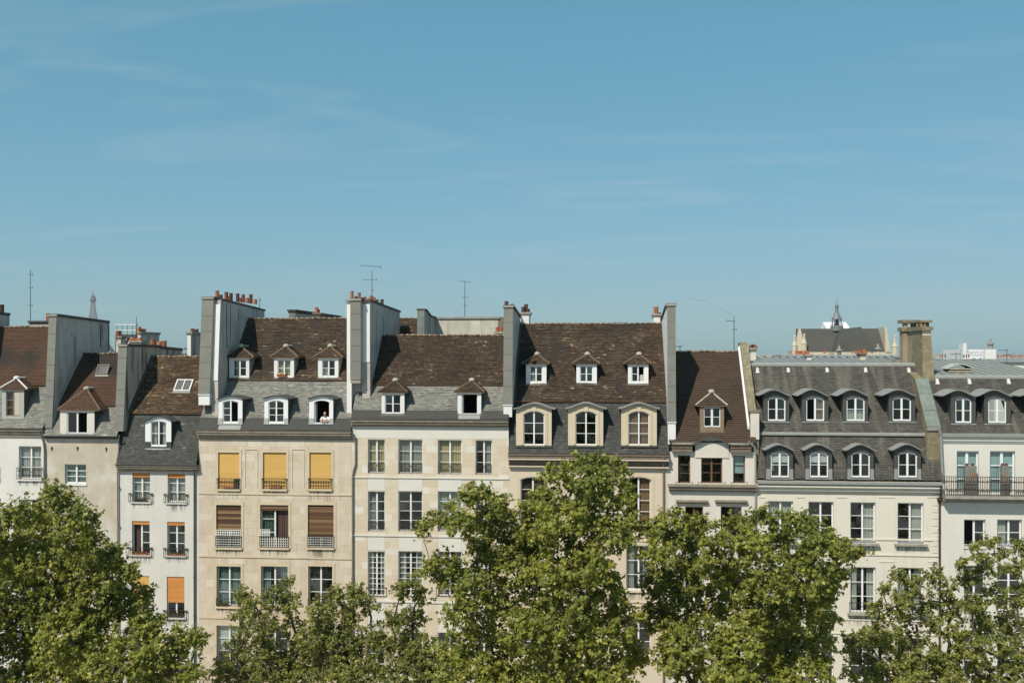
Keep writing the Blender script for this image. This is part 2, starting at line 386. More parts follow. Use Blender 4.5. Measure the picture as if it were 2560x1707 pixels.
def stain_mat(name, col, amount):
    m = bpy.data.materials.new(name); m.use_nodes = True; n = m.node_tree; n.nodes.clear(); L = n.links.new
    out = n.nodes.new('ShaderNodeOutputMaterial'); tr = n.nodes.new('ShaderNodeBsdfTransparent'); df = n.nodes.new('ShaderNodeBsdfDiffuse'); df.inputs[0].default_value = (*col, 1)
    geo = n.nodes.new('ShaderNodeNewGeometry'); mp = n.nodes.new('ShaderNodeMapping'); mp.inputs['Scale'].default_value = (9, 9, 0.5); L(geo.outputs['Position'], mp.inputs[0])
    nz = n.nodes.new('ShaderNodeTexNoise'); nz.inputs['Scale'].default_value = 1.0; nz.inputs['Detail'].default_value = 4; L(mp.outputs[0], nz.inputs['Vector'])
    r = n.nodes.new('ShaderNodeMapRange'); r.inputs[1].default_value = 0.46; r.inputs[2].default_value = 0.68; r.inputs[4].default_value = amount; L(nz.outputs[0], r.inputs[0])
    tc_ = n.nodes.new('ShaderNodeTexCoord'); sp = n.nodes.new('ShaderNodeSeparateXYZ'); L(tc_.outputs['Generated'], sp.inputs[0])
    g = n.nodes.new('ShaderNodeMath'); g.operation = 'POWER'; g.inputs[1].default_value = 1.2; L(sp.outputs[2], g.inputs[0])
    e = n.nodes.new('ShaderNodeMath'); e.operation = 'PINGPONG'; e.inputs[1].default_value = 0.5; L(sp.outputs[0], e.inputs[0])
    e2 = n.nodes.new('ShaderNodeMath'); e2.operation = 'MULTIPLY'; e2.inputs[1].default_value = 8.0; e2.use_clamp = True; L(e.outputs[0], e2.inputs[0])
    a = n.nodes.new('ShaderNodeMath'); a.operation = 'MULTIPLY'; L(r.outputs[0], a.inputs[0]); L(g.outputs[0], a.inputs[1])
    b = n.nodes.new('ShaderNodeMath'); b.operation = 'MULTIPLY'; L(a.outputs[0], b.inputs[0]); L(e2.outputs[0], b.inputs[1])
    mx_ = n.nodes.new('ShaderNodeMixShader'); L(b.outputs[0], mx_.inputs[0]); L(tr.outputs[0], mx_.inputs[1]); L(df.outputs[0], mx_.inputs[2]); L(mx_.outputs[0], out.inputs[0])
    return m
M['rain_stain'] = stain_mat('rain_stain', (0.17, 0.14, 0.11), 0.62)
M['glass'] = glass_mat('glass', (0.86, 0.89, 0.88), 0.05)
M['glass_sky'] = glass_mat('glass_sky', (0.6, 0.68, 0.68), 0.22)
# ------------------------------------------------------------------ building blocks
from mathutils import noise as mnoise
rnd = random.random
def uni(a, b): return a + (b - a) * random.random()
def arcz(x, x0, x1, zt, rise):          # z of a segmental arch whose crown is zt
    if rise <= 0: return zt
    t = (2 * x - x0 - x1) / (x1 - x0)
    return zt - rise * (1 - math.sqrt(max(0.0, 1 - (t * 0.92) ** 2))) / (1 - math.sqrt(1 - 0.92 ** 2))
def holed_wall(mb, x0, x1, z0, z1, holes, y=0.0, depth=0.28):
    xs = {x0, x1}
    for h in holes:
        n = 8 if h[4] > 0 else 1
        for i in range(n + 1): xs.add(h[0] + (h[1] - h[0]) * i / n)
    xs = sorted(q for q in xs if x0 - 1e-6 <= q <= x1 + 1e-6)
    for a, b in zip(xs[:-1], xs[1:]):
        m = (a + b) / 2
        hs = sorted([h for h in holes if h[0] < m < h[1]], key=lambda h: h[2])
        lo = (z0, z0)
        for h in hs:
            mb.face([(a, y, lo[0]), (b, y, lo[1]), (b, y, h[2]), (a, y, h[2])])
            lo = (arcz(a, h[0], h[1], h[3], h[4]), arcz(b, h[0], h[1], h[3], h[4]))
        mb.face([(a, y, lo[0]), (b, y, lo[1]), (b, y, z1), (a, y, z1)])
    for h in holes:
        a, b, c, d, r = h
        zs = d - r; Y = y + depth
        mb.face([(a, y, c), (a, Y, c), (a, Y, zs), (a, y, zs)])
        mb.face([(b, Y, c), (b, y, c), (b, y, zs), (b, Y, zs)])
        mb.face([(a, y, c), (b, y, c), (b, Y, c), (a, Y, c)])
        n = 8 if r > 0 else 1
        for i in range(n):
            p, q = a + (b - a) * i / n, a + (b - a) * (i + 1) / n
            zp, zq = arcz(p, a, b, d, r), arcz(q, a, b, d, r)
            mb.face([(p, Y, zp), (q, Y, zq), (q, y, zq), (p, y, zp)])

def frame_bars(x0, x1, z0, z1, y, rows, rise=0.0, fw=0.055, st=0.10, bar=0.032, vc=1, skip=()):
    """casement: outer frame, meeting stile, glazing bars; returns (mesh builder, list of pane rects)"""
    mb = MB(); d = 0.06; panes = []
    mb.box(x0, x0 + fw, y, y + d, z0, z1 - rise)
    mb.box(x1 - fw, x1, y, y + d, z0, z1 - rise)
    mb.box(x0 + fw, x1 - fw, y + 0.002, y + d, z0, z0 + fw * 1.3)
    if rise > 0:
        n = 8
        for i in range(n):
            p, q = x0 + (x1 - x0) * i / n, x0 + (x1 - x0) * (i + 1) / n
            zp, zq = arcz(p, x0, x1, z1, rise), arcz(q, x0, x1, z1, rise)
            mb.hexa([(p, y, zp - fw * 1.3), (q, y, zq - fw * 1.3), (q, y + d, zq - fw * 1.3), (p, y + d, zp - fw * 1.3), (p, y, zp), (q, y, zq), (q, y + d, zq), (p, y + d, zp)])
    else:
        mb.box(x0 + fw, x1 - fw, y + 0.002, y + d, z1 - fw, z1)
    xm = (x0 + x1) / 2
    zb, zt = z0 + fw * 1.3, z1 - fw - rise * 0.25
    if st > 0:
        mb.box(xm - st / 2, xm + st / 2, y - 0.018, y + d - 0.004, z0 + 0.01, z1 - 0.02)
        leaves = [(x0 + fw, xm - st / 2, 'l'), (xm + st / 2, x1 - fw, 'r')]
    else: leaves = [(x0 + fw, x1 - fw, 'm')]
    for a, b, s in leaves:
        if s in skip: continue
        zh = [zb + (zt - zb) * i / rows for i in range(rows + 1)]
        for z in zh[1:-1]: mb.box(a, b, y + 0.008, y + d - 0.01, z - bar / 2, z + bar / 2)
        xv = [a + (b - a) * i / vc for i in range(vc + 1)]
        for k in range(rows):
            for q in range(vc):
                panes.append((xv[q], xv[q + 1], zh[k] + (bar / 2 if k else 0), zh[k + 1] - (bar / 2 if k < rows - 1 else 0)))
        for x in xv[1:-1]:
            for k in range(rows): mb.box(x - bar / 2, x + bar / 2, y + 0.010, y + d - 0.012, zh[k] + (bar / 2 if k else 0), zh[k + 1] - (bar / 2 if k < rows - 1 else 0))
    return mb, panes
def add_panes(panes, y, parent, glass='glass'):
    for a, b, c, d in panes:
        mb = MB(); t1, t2 = uni(-0.004, 0.004), uni(-0.004, 0.004)
        mb.hexa([(a, y + t1, c), (b, y - t1, c), (b, y - t1 + 0.005, c), (a, y + t1 + 0.005, c), (a, y + t2, d), (b, y + t2 + 0.002, d), (b, y + t2 + 0.007, d), (a, y + t2 + 0.005, d)])
        mb.build('pane', M[glass], parent)
def curtain(x0, x1, z0, z1, y, parent, m, kind='full', name='curtain'):
    """hanging cloth with folds; kind: full, sides, left, right"""
    w_ = x1 - x0
    parts = {'full': [(x0, x1, 0)], 'sides': [(x0, x0 + w_ * 0.30, 0), (x1 - w_ * 0.30, x1, 0)], 'left': [(x0, x0 + w_ * 0.42, 0)], 'right': [(x1 - w_ * 0.42, x1, 0)],
             'wide': [(x0, x0 + w_ * 0.44, 0), (x1 - w_ * 0.44, x1, 0)]}[kind]
    for a, b, _ in parts:
        mb = MB(); n = max(6, int((b - a) / 0.035)); ph = uni(0, 6); wl = uni(0.11, 0.17)
        prev = None
        for i in range(n + 1):
            x = a + (b - a) * i / n
            yy = y + 0.03 * math.sin(ph + x / wl * 6.28) + 0.012 * math.sin(x * 31)
            if prev: mb.face([(prev[0], prev[1], z0), (x, yy, z0), (x, yy, z1), (prev[0], prev[1], z1)])
            prev = (x, yy)
        mb.build(name, m, parent, smooth=True)
def railing_bars(x0, x1, z0, z1, y, gap=0.115, r=0.011, box=0.0, mid=None, plates=False):
    mb = MB()
    mb.box(x0, x1, y - 0.018, y + 0.018, z1 - 0.03, z1)
    mb.box(x0, x1, y - 0.012, y + 0.012, z0, z0 + 0.025)
    n = max(2, int((x1 - x0) / gap))
    for i in range(n + 1):
        x = x0 + 0.012 + (x1 - x0 - 0.024) * i / n
        mb.box(x - r, x + r, y - r, y + r, z0 + 0.025, z1 - 0.03)
    if mid: mb.box(x0, x1, y - 0.014, y + 0.014, mid - 0.016, mid + 0.016)
    if box > 0:
        for x in (x0, x1):
            mb.box(x - 0.014, x + 0.014, y + 0.018, y + box, z1 - 0.028, z1 - 0.002)
            mb.box(x - 0.012, x + 0.012, y + 0.018, y + box, z0, z0 + 0.022)
    if plates:
        for x in (x0 + 0.07, x1 - 0.07): mb.box(x - 0.08, x + 0.08, y - 0.022, y + 0.022, z1 - 0.075, z1 - 0.032)
    return mb
def scroll(mb, cx, cz, y, r0, turns, hand=1, start=0.0, rad=0.009):
    pts = []
    n = int(10 * turns)
    for i in range(n + 1):
        t = i / n; a = start + hand * 2 * math.pi * turns * t; r = r0 * (1 - 0.8 * t)
        pts.append((cx + r * math.cos(a), y, cz + r * math.sin(a)))
    mb.tube(pts, rad, 4)
def railing_ornate(x0, x1, z0, z1, y, dense=1.0, box=0.0, rb=0.010, rs=0.009):
    mb = MB()
    mb.box(x0, x1, y - 0.018, y + 0.018, z1 - 0.028, z1)
    mb.box(x0, x1, y - 0.012, y + 0.012, z0, z0 + 0.022)
    n = max(2, int((x1 - x0) / (0.21 / dense))); h = z1 - z0
    for i in range(n + 1):
        x = x0 + 0.012 + (x1 - x0 - 0.024) * i / n
        mb.box(x - rb, x + rb, y - rb, y + rb, z0 + 0.022, z1 - 0.028)
        if i < n:
            q = (x1 - x0) / n
            scroll(mb, x + q / 2, z0 + h * 0.72, y, q * 0.40, 1.3, 1 if i % 2 else -1, 1.2, rs)
            scroll(mb, x + q / 2, z0 + h * 0.30, y, q * 0.38, 1.3, -1 if i % 2 else 1, 4.2, rs)
    if box > 0:
        for x in (x0, x1):
            mb.box(x - 0.012, x + 0.012, y + 0.018, y + box, z1 - 0.026, z1 - 0.002)
            mb.box(x - 0.012, x + 0.012, y + 0.018, y + box, z0, z0 + 0.020)
    return mb
def lattice_mesh(x0, x1, z0, z1, y, g=0.15):
    mb = MB(); n = max(2, round((x1 - x0) / g)); k = max(2, round((z1 - z0) / g)); t = 0.017
    for i in range(n + 1):
        x = x0 + t + (x1 - x0 - 2 * t) * i / n; mb.box(x - t, x + t, y, y + 0.012, z0, z1)
    for i in range(k + 1):
        z = z0 + t + (z1 - z0 - 2 * t) * i / k; mb.box(x0, x1, y - 0.012, y - 0.001, z - t, z + t)
    return mb

class House:
    def __init__(s, label, xl, xr, wall, recess=0.17):
        s.xl, s.xr = WX(xl), WX(xr)
        s.root = thing('town_house', ((s.xl + s.xr) / 2, 0, 0), label, 'house')
        s.holes = []; s.wallm = wall; s.recess = recess; s.surrounds = []; s.blocks = False
    def window(s, p0, p1, q0, q1, rows=3, arch=0.0, frame='white', curt=None, blind=None, rail=None, sill=True, surround=None, vc=1, glass='glass', skip=(), st=0.10,
               fw=0.055, sillm=None, sill_out=0.06, bar=0.032):
        pm = (p0 + p1) / 2
        x0, x1 = WX(p0), WX(p1); z1, z0 = WZ(pm, q0), WZ(pm, q1)
        s.holes.append((x0, x1, z0, z1, arch))
        y = s.recess
        if skip == 'all':
            mb = MB(); mb.box(x0, x0 + 0.05, y, y + 0.06, z0, z1); mb.box(x1 - 0.05, x1, y, y + 0.06, z0, z1); mb.box(x0 + 0.05, x1 - 0.05, y, y + 0.06, z1 - 0.05, z1); mb.box(x0 + 0.05, x1 - 0.05, y, y + 0.06, z0, z0 + 0.05); panes = []
        else: mb, panes = frame_bars(x0 + 0.004, x1 - 0.004, z0 + 0.004, z1 - 0.004, y, rows, arch, fw=fw, st=st, vc=vc, skip=skip, bar=bar)
        wobj = mb.build('window', M[frame], s.root)
        add_panes(panes, y + 0.034, wobj, glass)
        if curt:
            for c in (curt if isinstance(curt, list) else [curt]):
                curtain(x0 + 0.04, x1 - 0.04, z0 + 0.05 + (z1 - z0) * (c[2] if len(c) > 2 else 0), z1 - 0.05 - (z1 - z0) * (c[3] if len(c) > 3 else 0), y + 0.15, wobj, M['curtain_' + c[0]], c[1])
        if blind:
            m, frac, yy = blind
            mb = MB(); zb = z1 - (z1 - z0) * frac
            if m == 'bamboo':
                n = max(3, int((z1 - zb) / 0.05))
                for i in range(n):
                    a, b = zb + (z1 - 0.03 - zb) * i / n, zb + (z1 - 0.03 - zb) * (i + 1) / n
                    mb.tv = min(1, max(0, 0.42 + 0.9 * mnoise.noise(Vector((p0 * 0.13, i * 0.33, 3.1))) + uni(-0.18, 0.18)))
                    mb.box(x0 + 0.03, x1 - 0.03, yy + 0.004 * (i % 2), yy + 0.02, a + 0.003, b)
            else:
                n = max(1, int((z1 - zb) / 0.30))
                for i in range(n):
                    a, b = zb + (z1 - 0.03 - zb) * i / n, zb + (z1 - 0.03 - zb) * (i + 1) / n
                    o1, o2 = uni(-0.006, 0.022), uni(-0.006, 0.022)
                    mb.face([(x0 + 0.03, yy + o1, a), (x1 - 0.03, yy + o2, a), (x1 - 0.03, yy + 0.004, b), (x0 + 0.03, yy + 0.004, b)])
                mb.box(x0 + 0.03, x1 - 0.03, yy - 0.012, yy - 0.001, zb - 0.035, zb)
                mb.cyl((x0 + 0.02, yy + 0.035, z1 - 0.05), (x1 - 0.02, yy + 0.035, z1 - 0.05), 0.045, n=8)
            mb.build('blind', M[m], wobj)
        if sill:
            mb = MB(); e = 0.05 if sill is True else sill
            mb.box(x0 - e, x1 + e, -sill_out, y - 0.003, z0 - 0.11, z0 - 0.002)
            mb.build('sill', M[sillm] if sillm else s.wallm, wobj)
            yq = -0.018 if s.blocks else -0.004; st_ = MB(); zl = z0 - 0.11 - uni(0.35, 0.9)
            st_.box(x0 - e - 0.02, x1 + e + 0.02, yq, yq + 0.0015, zl, z0 - 0.112); st_.build('rain_stain', M['rain_stain'], wobj)
        if surround:
            t, out = surround
            mb = MB()
            mb.box(x0 - t, x0 - 0.006, -out, 0.02, z0 - 0.05, z1 + 0.006); mb.box(x1 + 0.006, x1 + t, -out, 0.02, z0 - 0.05, z1 + 0.006)
            mb.box(x0 - t, x1 + t, -out - 0.004, 0.02, z1 + 0.008, z1 + t)
            mb.box(x0 - t - 0.03, x0 - t - 0.002, -out * 0.5, 0.02, z0 - 0.05, z1 + t); mb.box(x1 + t + 0.002, x1 + t + 0.03, -out * 0.5, 0.02, z0 - 0.05, z1 + t)
            mb.box(x0 - t - 0.03, x1 + t + 0.03, -out * 0.5 - 0.02, 0.02, z1 + t + 0.002, z1 + t + 0.035)
            mb.build('surround', M['stone_trim_tan'], wobj)
            s.surrounds.append((x0 - t - 0.035, x1 + t + 0.035, z0 - 0.14, z1 + t + 0.04))
        if rail:
            k = rail[0]; zt = WZ(pm, rail[1]); zb = WZ(pm, rail[2]); ex = rail[3] if len(rail) > 3 else 0.0
            if k == 'bars': o = railing_bars(x0 - ex, x1 + ex, zb, zt, -0.09, box=0.09 if ex > 0 else 0, plates=len(rail) > 4, gap=0.14)
            elif k == 'mid': o = railing_bars(x0 - ex, x1 + ex, zb, zt, -0.10, box=0.10, mid=(zt * 0.55 + zb * 0.45), gap=0.15, plates=True)
            elif k == 'ornate': o = railing_ornate(x0 - ex, x1 + ex, zb, zt, -0.09 if ex > 0 else 0.05, box=0.09 if ex > 0 else 0)
            elif k == 'thin': o = railing_bars(x0 - ex, x1 + ex, zb, zt, -0.05, gap=0.18, r=0.008)
            o.build('railing', M['iron_rust'] if k == 'ornate' else M['iron'], wobj)
        return wobj, (x0, x1, z0, z1)
    def wall(s, ztop, m=None, extra=()):
        mb = MB(); holed_wall(mb, s.xl, s.xr, 0, ztop, s.holes)
        mb.build('wall', m or s.wallm, s.root)
        mb = MB()
        mb.face([(s.xl, 3.4, 0), (s.xr, 3.4, 0), (s.xr, 3.4, ztop), (s.xl, 3.4, ztop)])
        zs = sorted({round(h[2], 1) for h in s.holes}); fl = []
        for z in zs:
            if not fl or z - fl[-1] > 2.0: fl.append(z)
        for z in fl: mb.box(s.xl + 0.02, s.xr - 0.02, 0.30, 3.38, z - 0.75, z - 0.5)
        mb.box(s.xl + 0.02, s.xr - 0.02, 0.30, 9, ztop - 0.2, ztop - 0.05)
        for x in (s.xl + 0.01, s.xr - 0.01): mb.face([(x, 0.29, 0), (x, 10, 0), (x, 10, ztop), (x, 0.29, ztop)])
        mb.face([(s.xl, 10, 0), (s.xr, 10, 0), (s.xr, 10, ztop), (s.xl, 10, ztop)])
        mb.build('interior', M['interior'], s.root)
    def cornice(s, ztop, steps, m, name='cornice', dx=0.0, x0=None, x1=None):
        """steps: list of (projection, height) from the top down"""
        mb = MB(); z = ztop
        a, b = (s.xl if x0 is None else x0) - dx, (s.xr if x1 is None else x1) + dx
        for pr, h in steps:
            mb.box(a, b, -pr, 0.02, z - h, z - 0.0005); z -= h
        mb.build(name, m, s.root)
        return z
    def gutter(s, z, y, m='zinc_dark', r=0.075, x0=None, x1=None):
        mb = MB(); a, b = (s.xl if x0 is None else x0), (s.xr if x1 is None else x1)
        n = 6; pr = []
        for i in range(n + 1):
            q = math.pi * i / n; pr.append((y - r * math.cos(q), z - r * math.sin(q)))
        for i in range(n, -1, -1):
            q = math.pi * i / n; pr.append((y - (r - 0.012) * math.cos(q), z - (r - 0.012) * math.sin(q)))
        mb.prism_x(pr, a, b)
        mb.cyl((a, y - r, z), (b, y - r, z), 0.016, n=5)
        mb.build('gutter', M[m], s.root)
    def band(s, pa, pb, q, out=0.05, h=0.09, m=None, name='string_course', x0=None, x1=None):
        z = WZ((pa + pb) / 2, q); mb = MB()
        mb.box(WX(pa) if x0 is None else x0, WX(pb) if x1 is None else x1, -out, 0.02, z - h, z)
        mb.build(name, m or s.wallm, s.root)
    def downpipe(s, pts, r=0.055, m='pipe', y=-0.11):
        mb = MB(); P = [(WX(p, yy), yy, WZ(p, q, yy)) for p, q, yy in [(a[0], a[1], a[2] if len(a) > 2 else y) for a in pts]]
        P[-1] = (P[-1][0], P[-1][1], max(P[-1][2], 0.1))
        mb.tube(P, r, 7)
        zt, zb = P[-2][2], P[-1][2]; z = zt - 1.5
        while z > max(zb, 2.0):
            mb.cyl((P[-1][0], P[-1][1], z), (P[-1][0], P[-1][1], z + 0.07), r * 1.3, n=7); z -= 2.4
        mb.build('downpipe', M[m], s.root, smooth=False)

def fbm(x, y, s): return mnoise.fractal(Vector((x, y, s)), 1.0, 2.0, 3)
def tile_poly(mb, pts, tw, gauge, th, holes=(), tint=None, seed=0.0, sag=0.0, drop=0.0, ox=0.0):
    """real overlapping tiles on a planar polygon; holes are rects (x0,x1,z0,z1) in world X/Z"""
    pts = [Vector(p) for p in pts]
    N = Vector((0, 0, 0))
    for i in range(len(pts)):
        a, b = pts[i], pts[(i + 1) % len(pts)]; N += a.cross(b)
    N.normalize()
    if N.z < 0: N = -N
    U = Vector((0, 0, 1)).cross(N).normalized(); Vv = N.cross(U)
    O = pts[0]
    P2 = [((p - O).dot(U), (p - O).dot(Vv)) for p in pts]
    vmin, vmax = min(p[1] for p in P2), max(p[1] for p in P2)
    zflat = Vv.z
    nrow = max(1, int(round((vmax - vmin) / gauge))); g = (vmax - vmin) / nrow
    n = len(P2)
    for r in range(nrow):
        v0 = vmin + r * g; v1 = v0 + g * 1.12; vm = v0 + g * 0.5
        xs = []
        for i in range(n):
            (ua, va), (ub, vb) = P2[i], P2[(i + 1) % n]
            if (va - vm) * (vb - vm) < 0: xs.append(ua + (ub - ua) * (vm - va) / (vb - va))
        if len(xs) < 2: continue
        ivs = [(min(xs), max(xs))]
        for h in holes:
            zc = O.z + vm * Vv.z
            if h[2] < zc < h[3]:
                a, b = (h[0] - O.x), (h[1] - O.x)      # only used on slopes whose U is +X
                nv = []
                for p, q in ivs:
                    if b <= p or a >= q: nv.append((p, q)); continue
                    if a > p: nv.append((p, a))
                    if b < q: nv.append((b, q))
                ivs = nv
        off = (r % 2) * tw * 0.5 + ox + uni(-0.02, 0.02)
        for p, q in ivs:
            k = math.floor((p - off) / tw)
            while True:
                a = off + k * tw; b = a + tw; k += 1
                if a >= q - 0.02: break
                a, b = max(a, p), min(b, q)
                if b - a < 0.025: continue
                ja, jb = uni(-0.012, 0.004) * (gauge / 0.14), uni(0.0, 0.010)
                a += 0.003; b -= 0.003
                u = (a + b) / 2; w3 = O + U * u + Vv * vm
                s_ = sag * 1.8 * fbm(w3.x * 0.30, w3.z * 0.30, seed + 5) + jb
                mb.tv = min(1.0, max(0.0, tint(w3.x, w3.z, seed) if tint else rnd()))
                lo0 = O + U * a + Vv * (v0 + ja); lo1 = O + U * b + Vv * (v0 + ja + uni(-0.004, 0.004)); hi1 = O + U * b + Vv * v1; hi0 = O + U * a + Vv * v1
                A, B = N * (s_ + th + uni(0, 0.006)), N * (s_ + th + uni(0, 0.006)); C = N * (s_ + 0.002); Z0 = N * (s_ - drop)
                mb.idx([lo0 + A, lo1 + B, hi1 + C, hi0 + C, lo0 + Z0, lo1 + Z0], [(0, 1, 2, 3), (4, 5, 1, 0), (0, 3, 4), (1, 5, 2)])
    mb.tv = 0.5
def tint_patchy(lo=0.42, amp=0.30, ns=0.55, jit=0.30, spark=0.03):
    def f(x, z, s):
        v = lo + amp * 0.8 * fbm(x * ns, z * ns * 1.6, s) + amp * 1.0 * fbm(x * 1.1, z * 9.0, s + 9) + uni(-jit, jit) * 0.8
        if rnd() < spark: v += uni(0.12, 0.40)
        return v
    return f
TP = tint_patchy(); TS = tint_patchy(0.48, 0.20, 0.7, 0.36, 0.03); TPL = tint_patchy(0.5, 0.18, 0.4, 0.2, 0.0)

def slope_plane(mb, x0, x1, y0, z0, y1, z1, holes):
    """sheet with rectangular openings (x0,x1,za,zb) on the plane from (y0,z0) to (y1,z1)"""
    def yy(z): return y0 + (y1 - y0) * (z - z0) / (z1 - z0)
    xs = sorted({x0, x1} | {q for h in holes for q in h[:2] if x0 < q < x1})
    for a, b in zip(xs[:-1], xs[1:]):
        m = (a + b) / 2; lo = z0
        for h in sorted([h for h in holes if h[0] < m < h[1]], key=lambda h: h[2]):
            mb.face([(a, yy(lo), lo), (b, yy(lo), lo), (b, yy(h[2]), h[2]), (a, yy(h[2]), h[2])]); lo = h[3]
        mb.face([(a, yy(lo), lo), (b, yy(lo), lo), (b, yy(z1), z1), (a, yy(z1), z1)])
def roof_slope(h, name, tiles, y0, z0, y1, z1, m, tw, gauge, th, holes=(), tint=None, seed=0.0, sag=0.02, x0=None, x1=None, skirts=()):
    a, b = (h.xl if x0 is None else x0), (h.xr if x1 is None else x1)
    mb = MB(); slope_plane(mb, a, b, y0, z0, y1, z1, holes)
    ro = mb.build(name, M['underlay'], h.root)
    mb = MB()
    tile_poly(mb, [(a, y0, z0), (b, y0, z0), (b, y1, z1), (a, y1, z1)], tw, gauge, th, list(holes) + list(skirts), tint or TP, seed, sag)
    mb.build(tiles, M[m], ro, kind='stuff')
    return ro
RIDGE = None
def ridge_row(ro, x0, x1, y, z, L=0.36, r=0.10):
    global RIDGE
    n = max(1, int((x1 - x0) / L)); L = (x1 - x0) / n
    for i in range(n):
        a = x0 + i * L; mb = MB(); k = 6; e = uni(-0.012, 0.012); zz_ = z + 0.05 * fbm(a * 0.35, 0, 3)
        for (p, q, ra, rb, mi) in ((a + 0.035, a + L + 0.01, r, r * 0.94, 0), (a - 0.012, a + 0.034, r * 1.16, r * 1.12, 1)):
            mb.mi = mi
            ring = lambda x, rr: [(x, y - rr * math.cos(math.pi * j / k), zz_ + e + rr * 0.9 * math.sin(math.pi * j / k) - 0.03) for j in range(k + 1)]
            A, B = ring(p, ra), ring(q, rb)
            mb.idx(A + B, [(j, k + 1 + j, k + 2 + j, j + 1) for j in range(k)] + [tuple(range(k, -1, -1)), tuple(range(k + 1, 2 * k + 2))])
        mb.build('ridge_tile', [M['tile_ridge'], M['mortar_ridge']], ro)
M['tile_ridge'] = mat('tile_ridge', (0.15, 0.095, 0.06), rough=0.9, var=0.4, scale=5, ramp=[(0, (0.10, 0.062, 0.04)), (0.6, (0.17, 0.11, 0.07)), (1, (0.24, 0.17, 0.10))])

def front_face(mb, xs, zo, z0, win, y, th):
    """dormer front between z0 and zo(x) with a window opening (a,b,c, zi(x))"""
    a, b, c, zi = win
    X = sorted(set(list(xs) + [a, b] + [a + (b - a) * i / 6 for i in range(7)]))
    for p, q in zip(X[:-1], X[1:]):
        m = (p + q) / 2
        if a < m < b:
            mb.face([(p, y, z0), (q, y, z0), (q, y, c), (p, y, c)])
            mb.face([(p, y, zi(p)), (q, y, zi(q)), (q, y, zo(q)), (p, y, zo(p))])
            mb.face([(p, y + th, zi(p)), (q, y + th, zi(q)), (q, y, zi(q)), (p, y, zi(p))])
        else: mb.face([(p, y, z0), (q, y, z0), (q, y, zo(q)), (p, y, zo(p))])
    mb.face([(a, y, c), (b, y, c), (b, y + th, c), (a, y + th, c)])
    mb.face([(a, y, c), (a, y + th, c), (a, y + th, zi(a)), (a, y, zi(a))])
    mb.face([(b, y + th, c), (b, y, c), (b, y, zi(b)), (b, y + th, zi(b))])
def dormer_common(h, sl, p0, p1, pyt, pyb, win, rows, front, cheek, frame, arch, zo, x0, x1, z0, yf, glass='glass', curt=None, skip=(), fw=0.045, st=0.085, bar=0.03, th=0.09):
    Y0, Z0, tn = sl
    wx0, wx1 = WX(win[0], yf), WX(win[1], yf); wz1, wz0 = WZ((p0 + p1) / 2, win[2], yf), WZ((p0 + p1) / 2, win[3], yf)
    mb = MB()
    n = 12
    front_face(mb, [x0 + (x1 - x0) * i / n for i in range(n + 1)], zo, z0 - 0.05, (wx0, wx1, wz0, lambda x: arcz(x, wx0, wx1, wz1, arch)), yf, th)
    dm = mb.build('dormer', front, h.root)
    ysl = lambda z: Y0 + (z - Z0) / tn
    for xa, xb in ((x0, x0 + 0.05), (x1 - 0.05, x1)):
        zt = zo(xa if xa == x0 else xb)
        mb = MB(); mb.prism_x([(yf + 0.003, z0 - 0.05), (yf + 0.003, zt), (ysl(zt) + 0.1, zt), (ysl(z0 - 0.05) + 0.05, z0 - 0.05)], xa, xb)
        mb.build('cheek', cheek, dm)
    if skip == 'all':
        mb = MB(); y = yf + th * 0.6
        mb.box(wx0, wx0 + 0.04, y, y + 0.05, wz0, wz1 - arch); mb.box(wx1 - 0.04, wx1, y, y + 0.05, wz0, wz1 - arch)
        mb.box(wx0 + 0.04, wx0 + 0.075, y + 0.05, y + 0.45, wz0 + 0.02, wz1 - arch - 0.03)     # casement leaf swung inwards
        mb.build('frame', frame, dm)
    else:
        mb, panes = frame_bars(wx0 + 0.003, wx1 - 0.003, wz0 + 0.003, wz1 - 0.003, yf + th * 0.55, rows, arch, fw=fw, st=st, skip=skip, bar=bar)
        mb.build('frame', frame, dm)
        add_panes(panes, yf + th * 0.55 + 0.03, dm, glass)
    if curt:
        for c in (curt if isinstance(curt, list) else [curt]):
            curtain(wx0 + 0.02, wx1 - 0.02, wz0 + 0.03 + (wz1 - wz0) * (c[2] if len(c) > 2 else 0), wz1 - 0.04 - (wz1 - wz0) * (c[3] if len(c) > 3 else 0), yf + th + 0.14, dm, M['curtain_' + c[0]], c[1])
    return dm, (wx0, wx1, wz0, wz1)
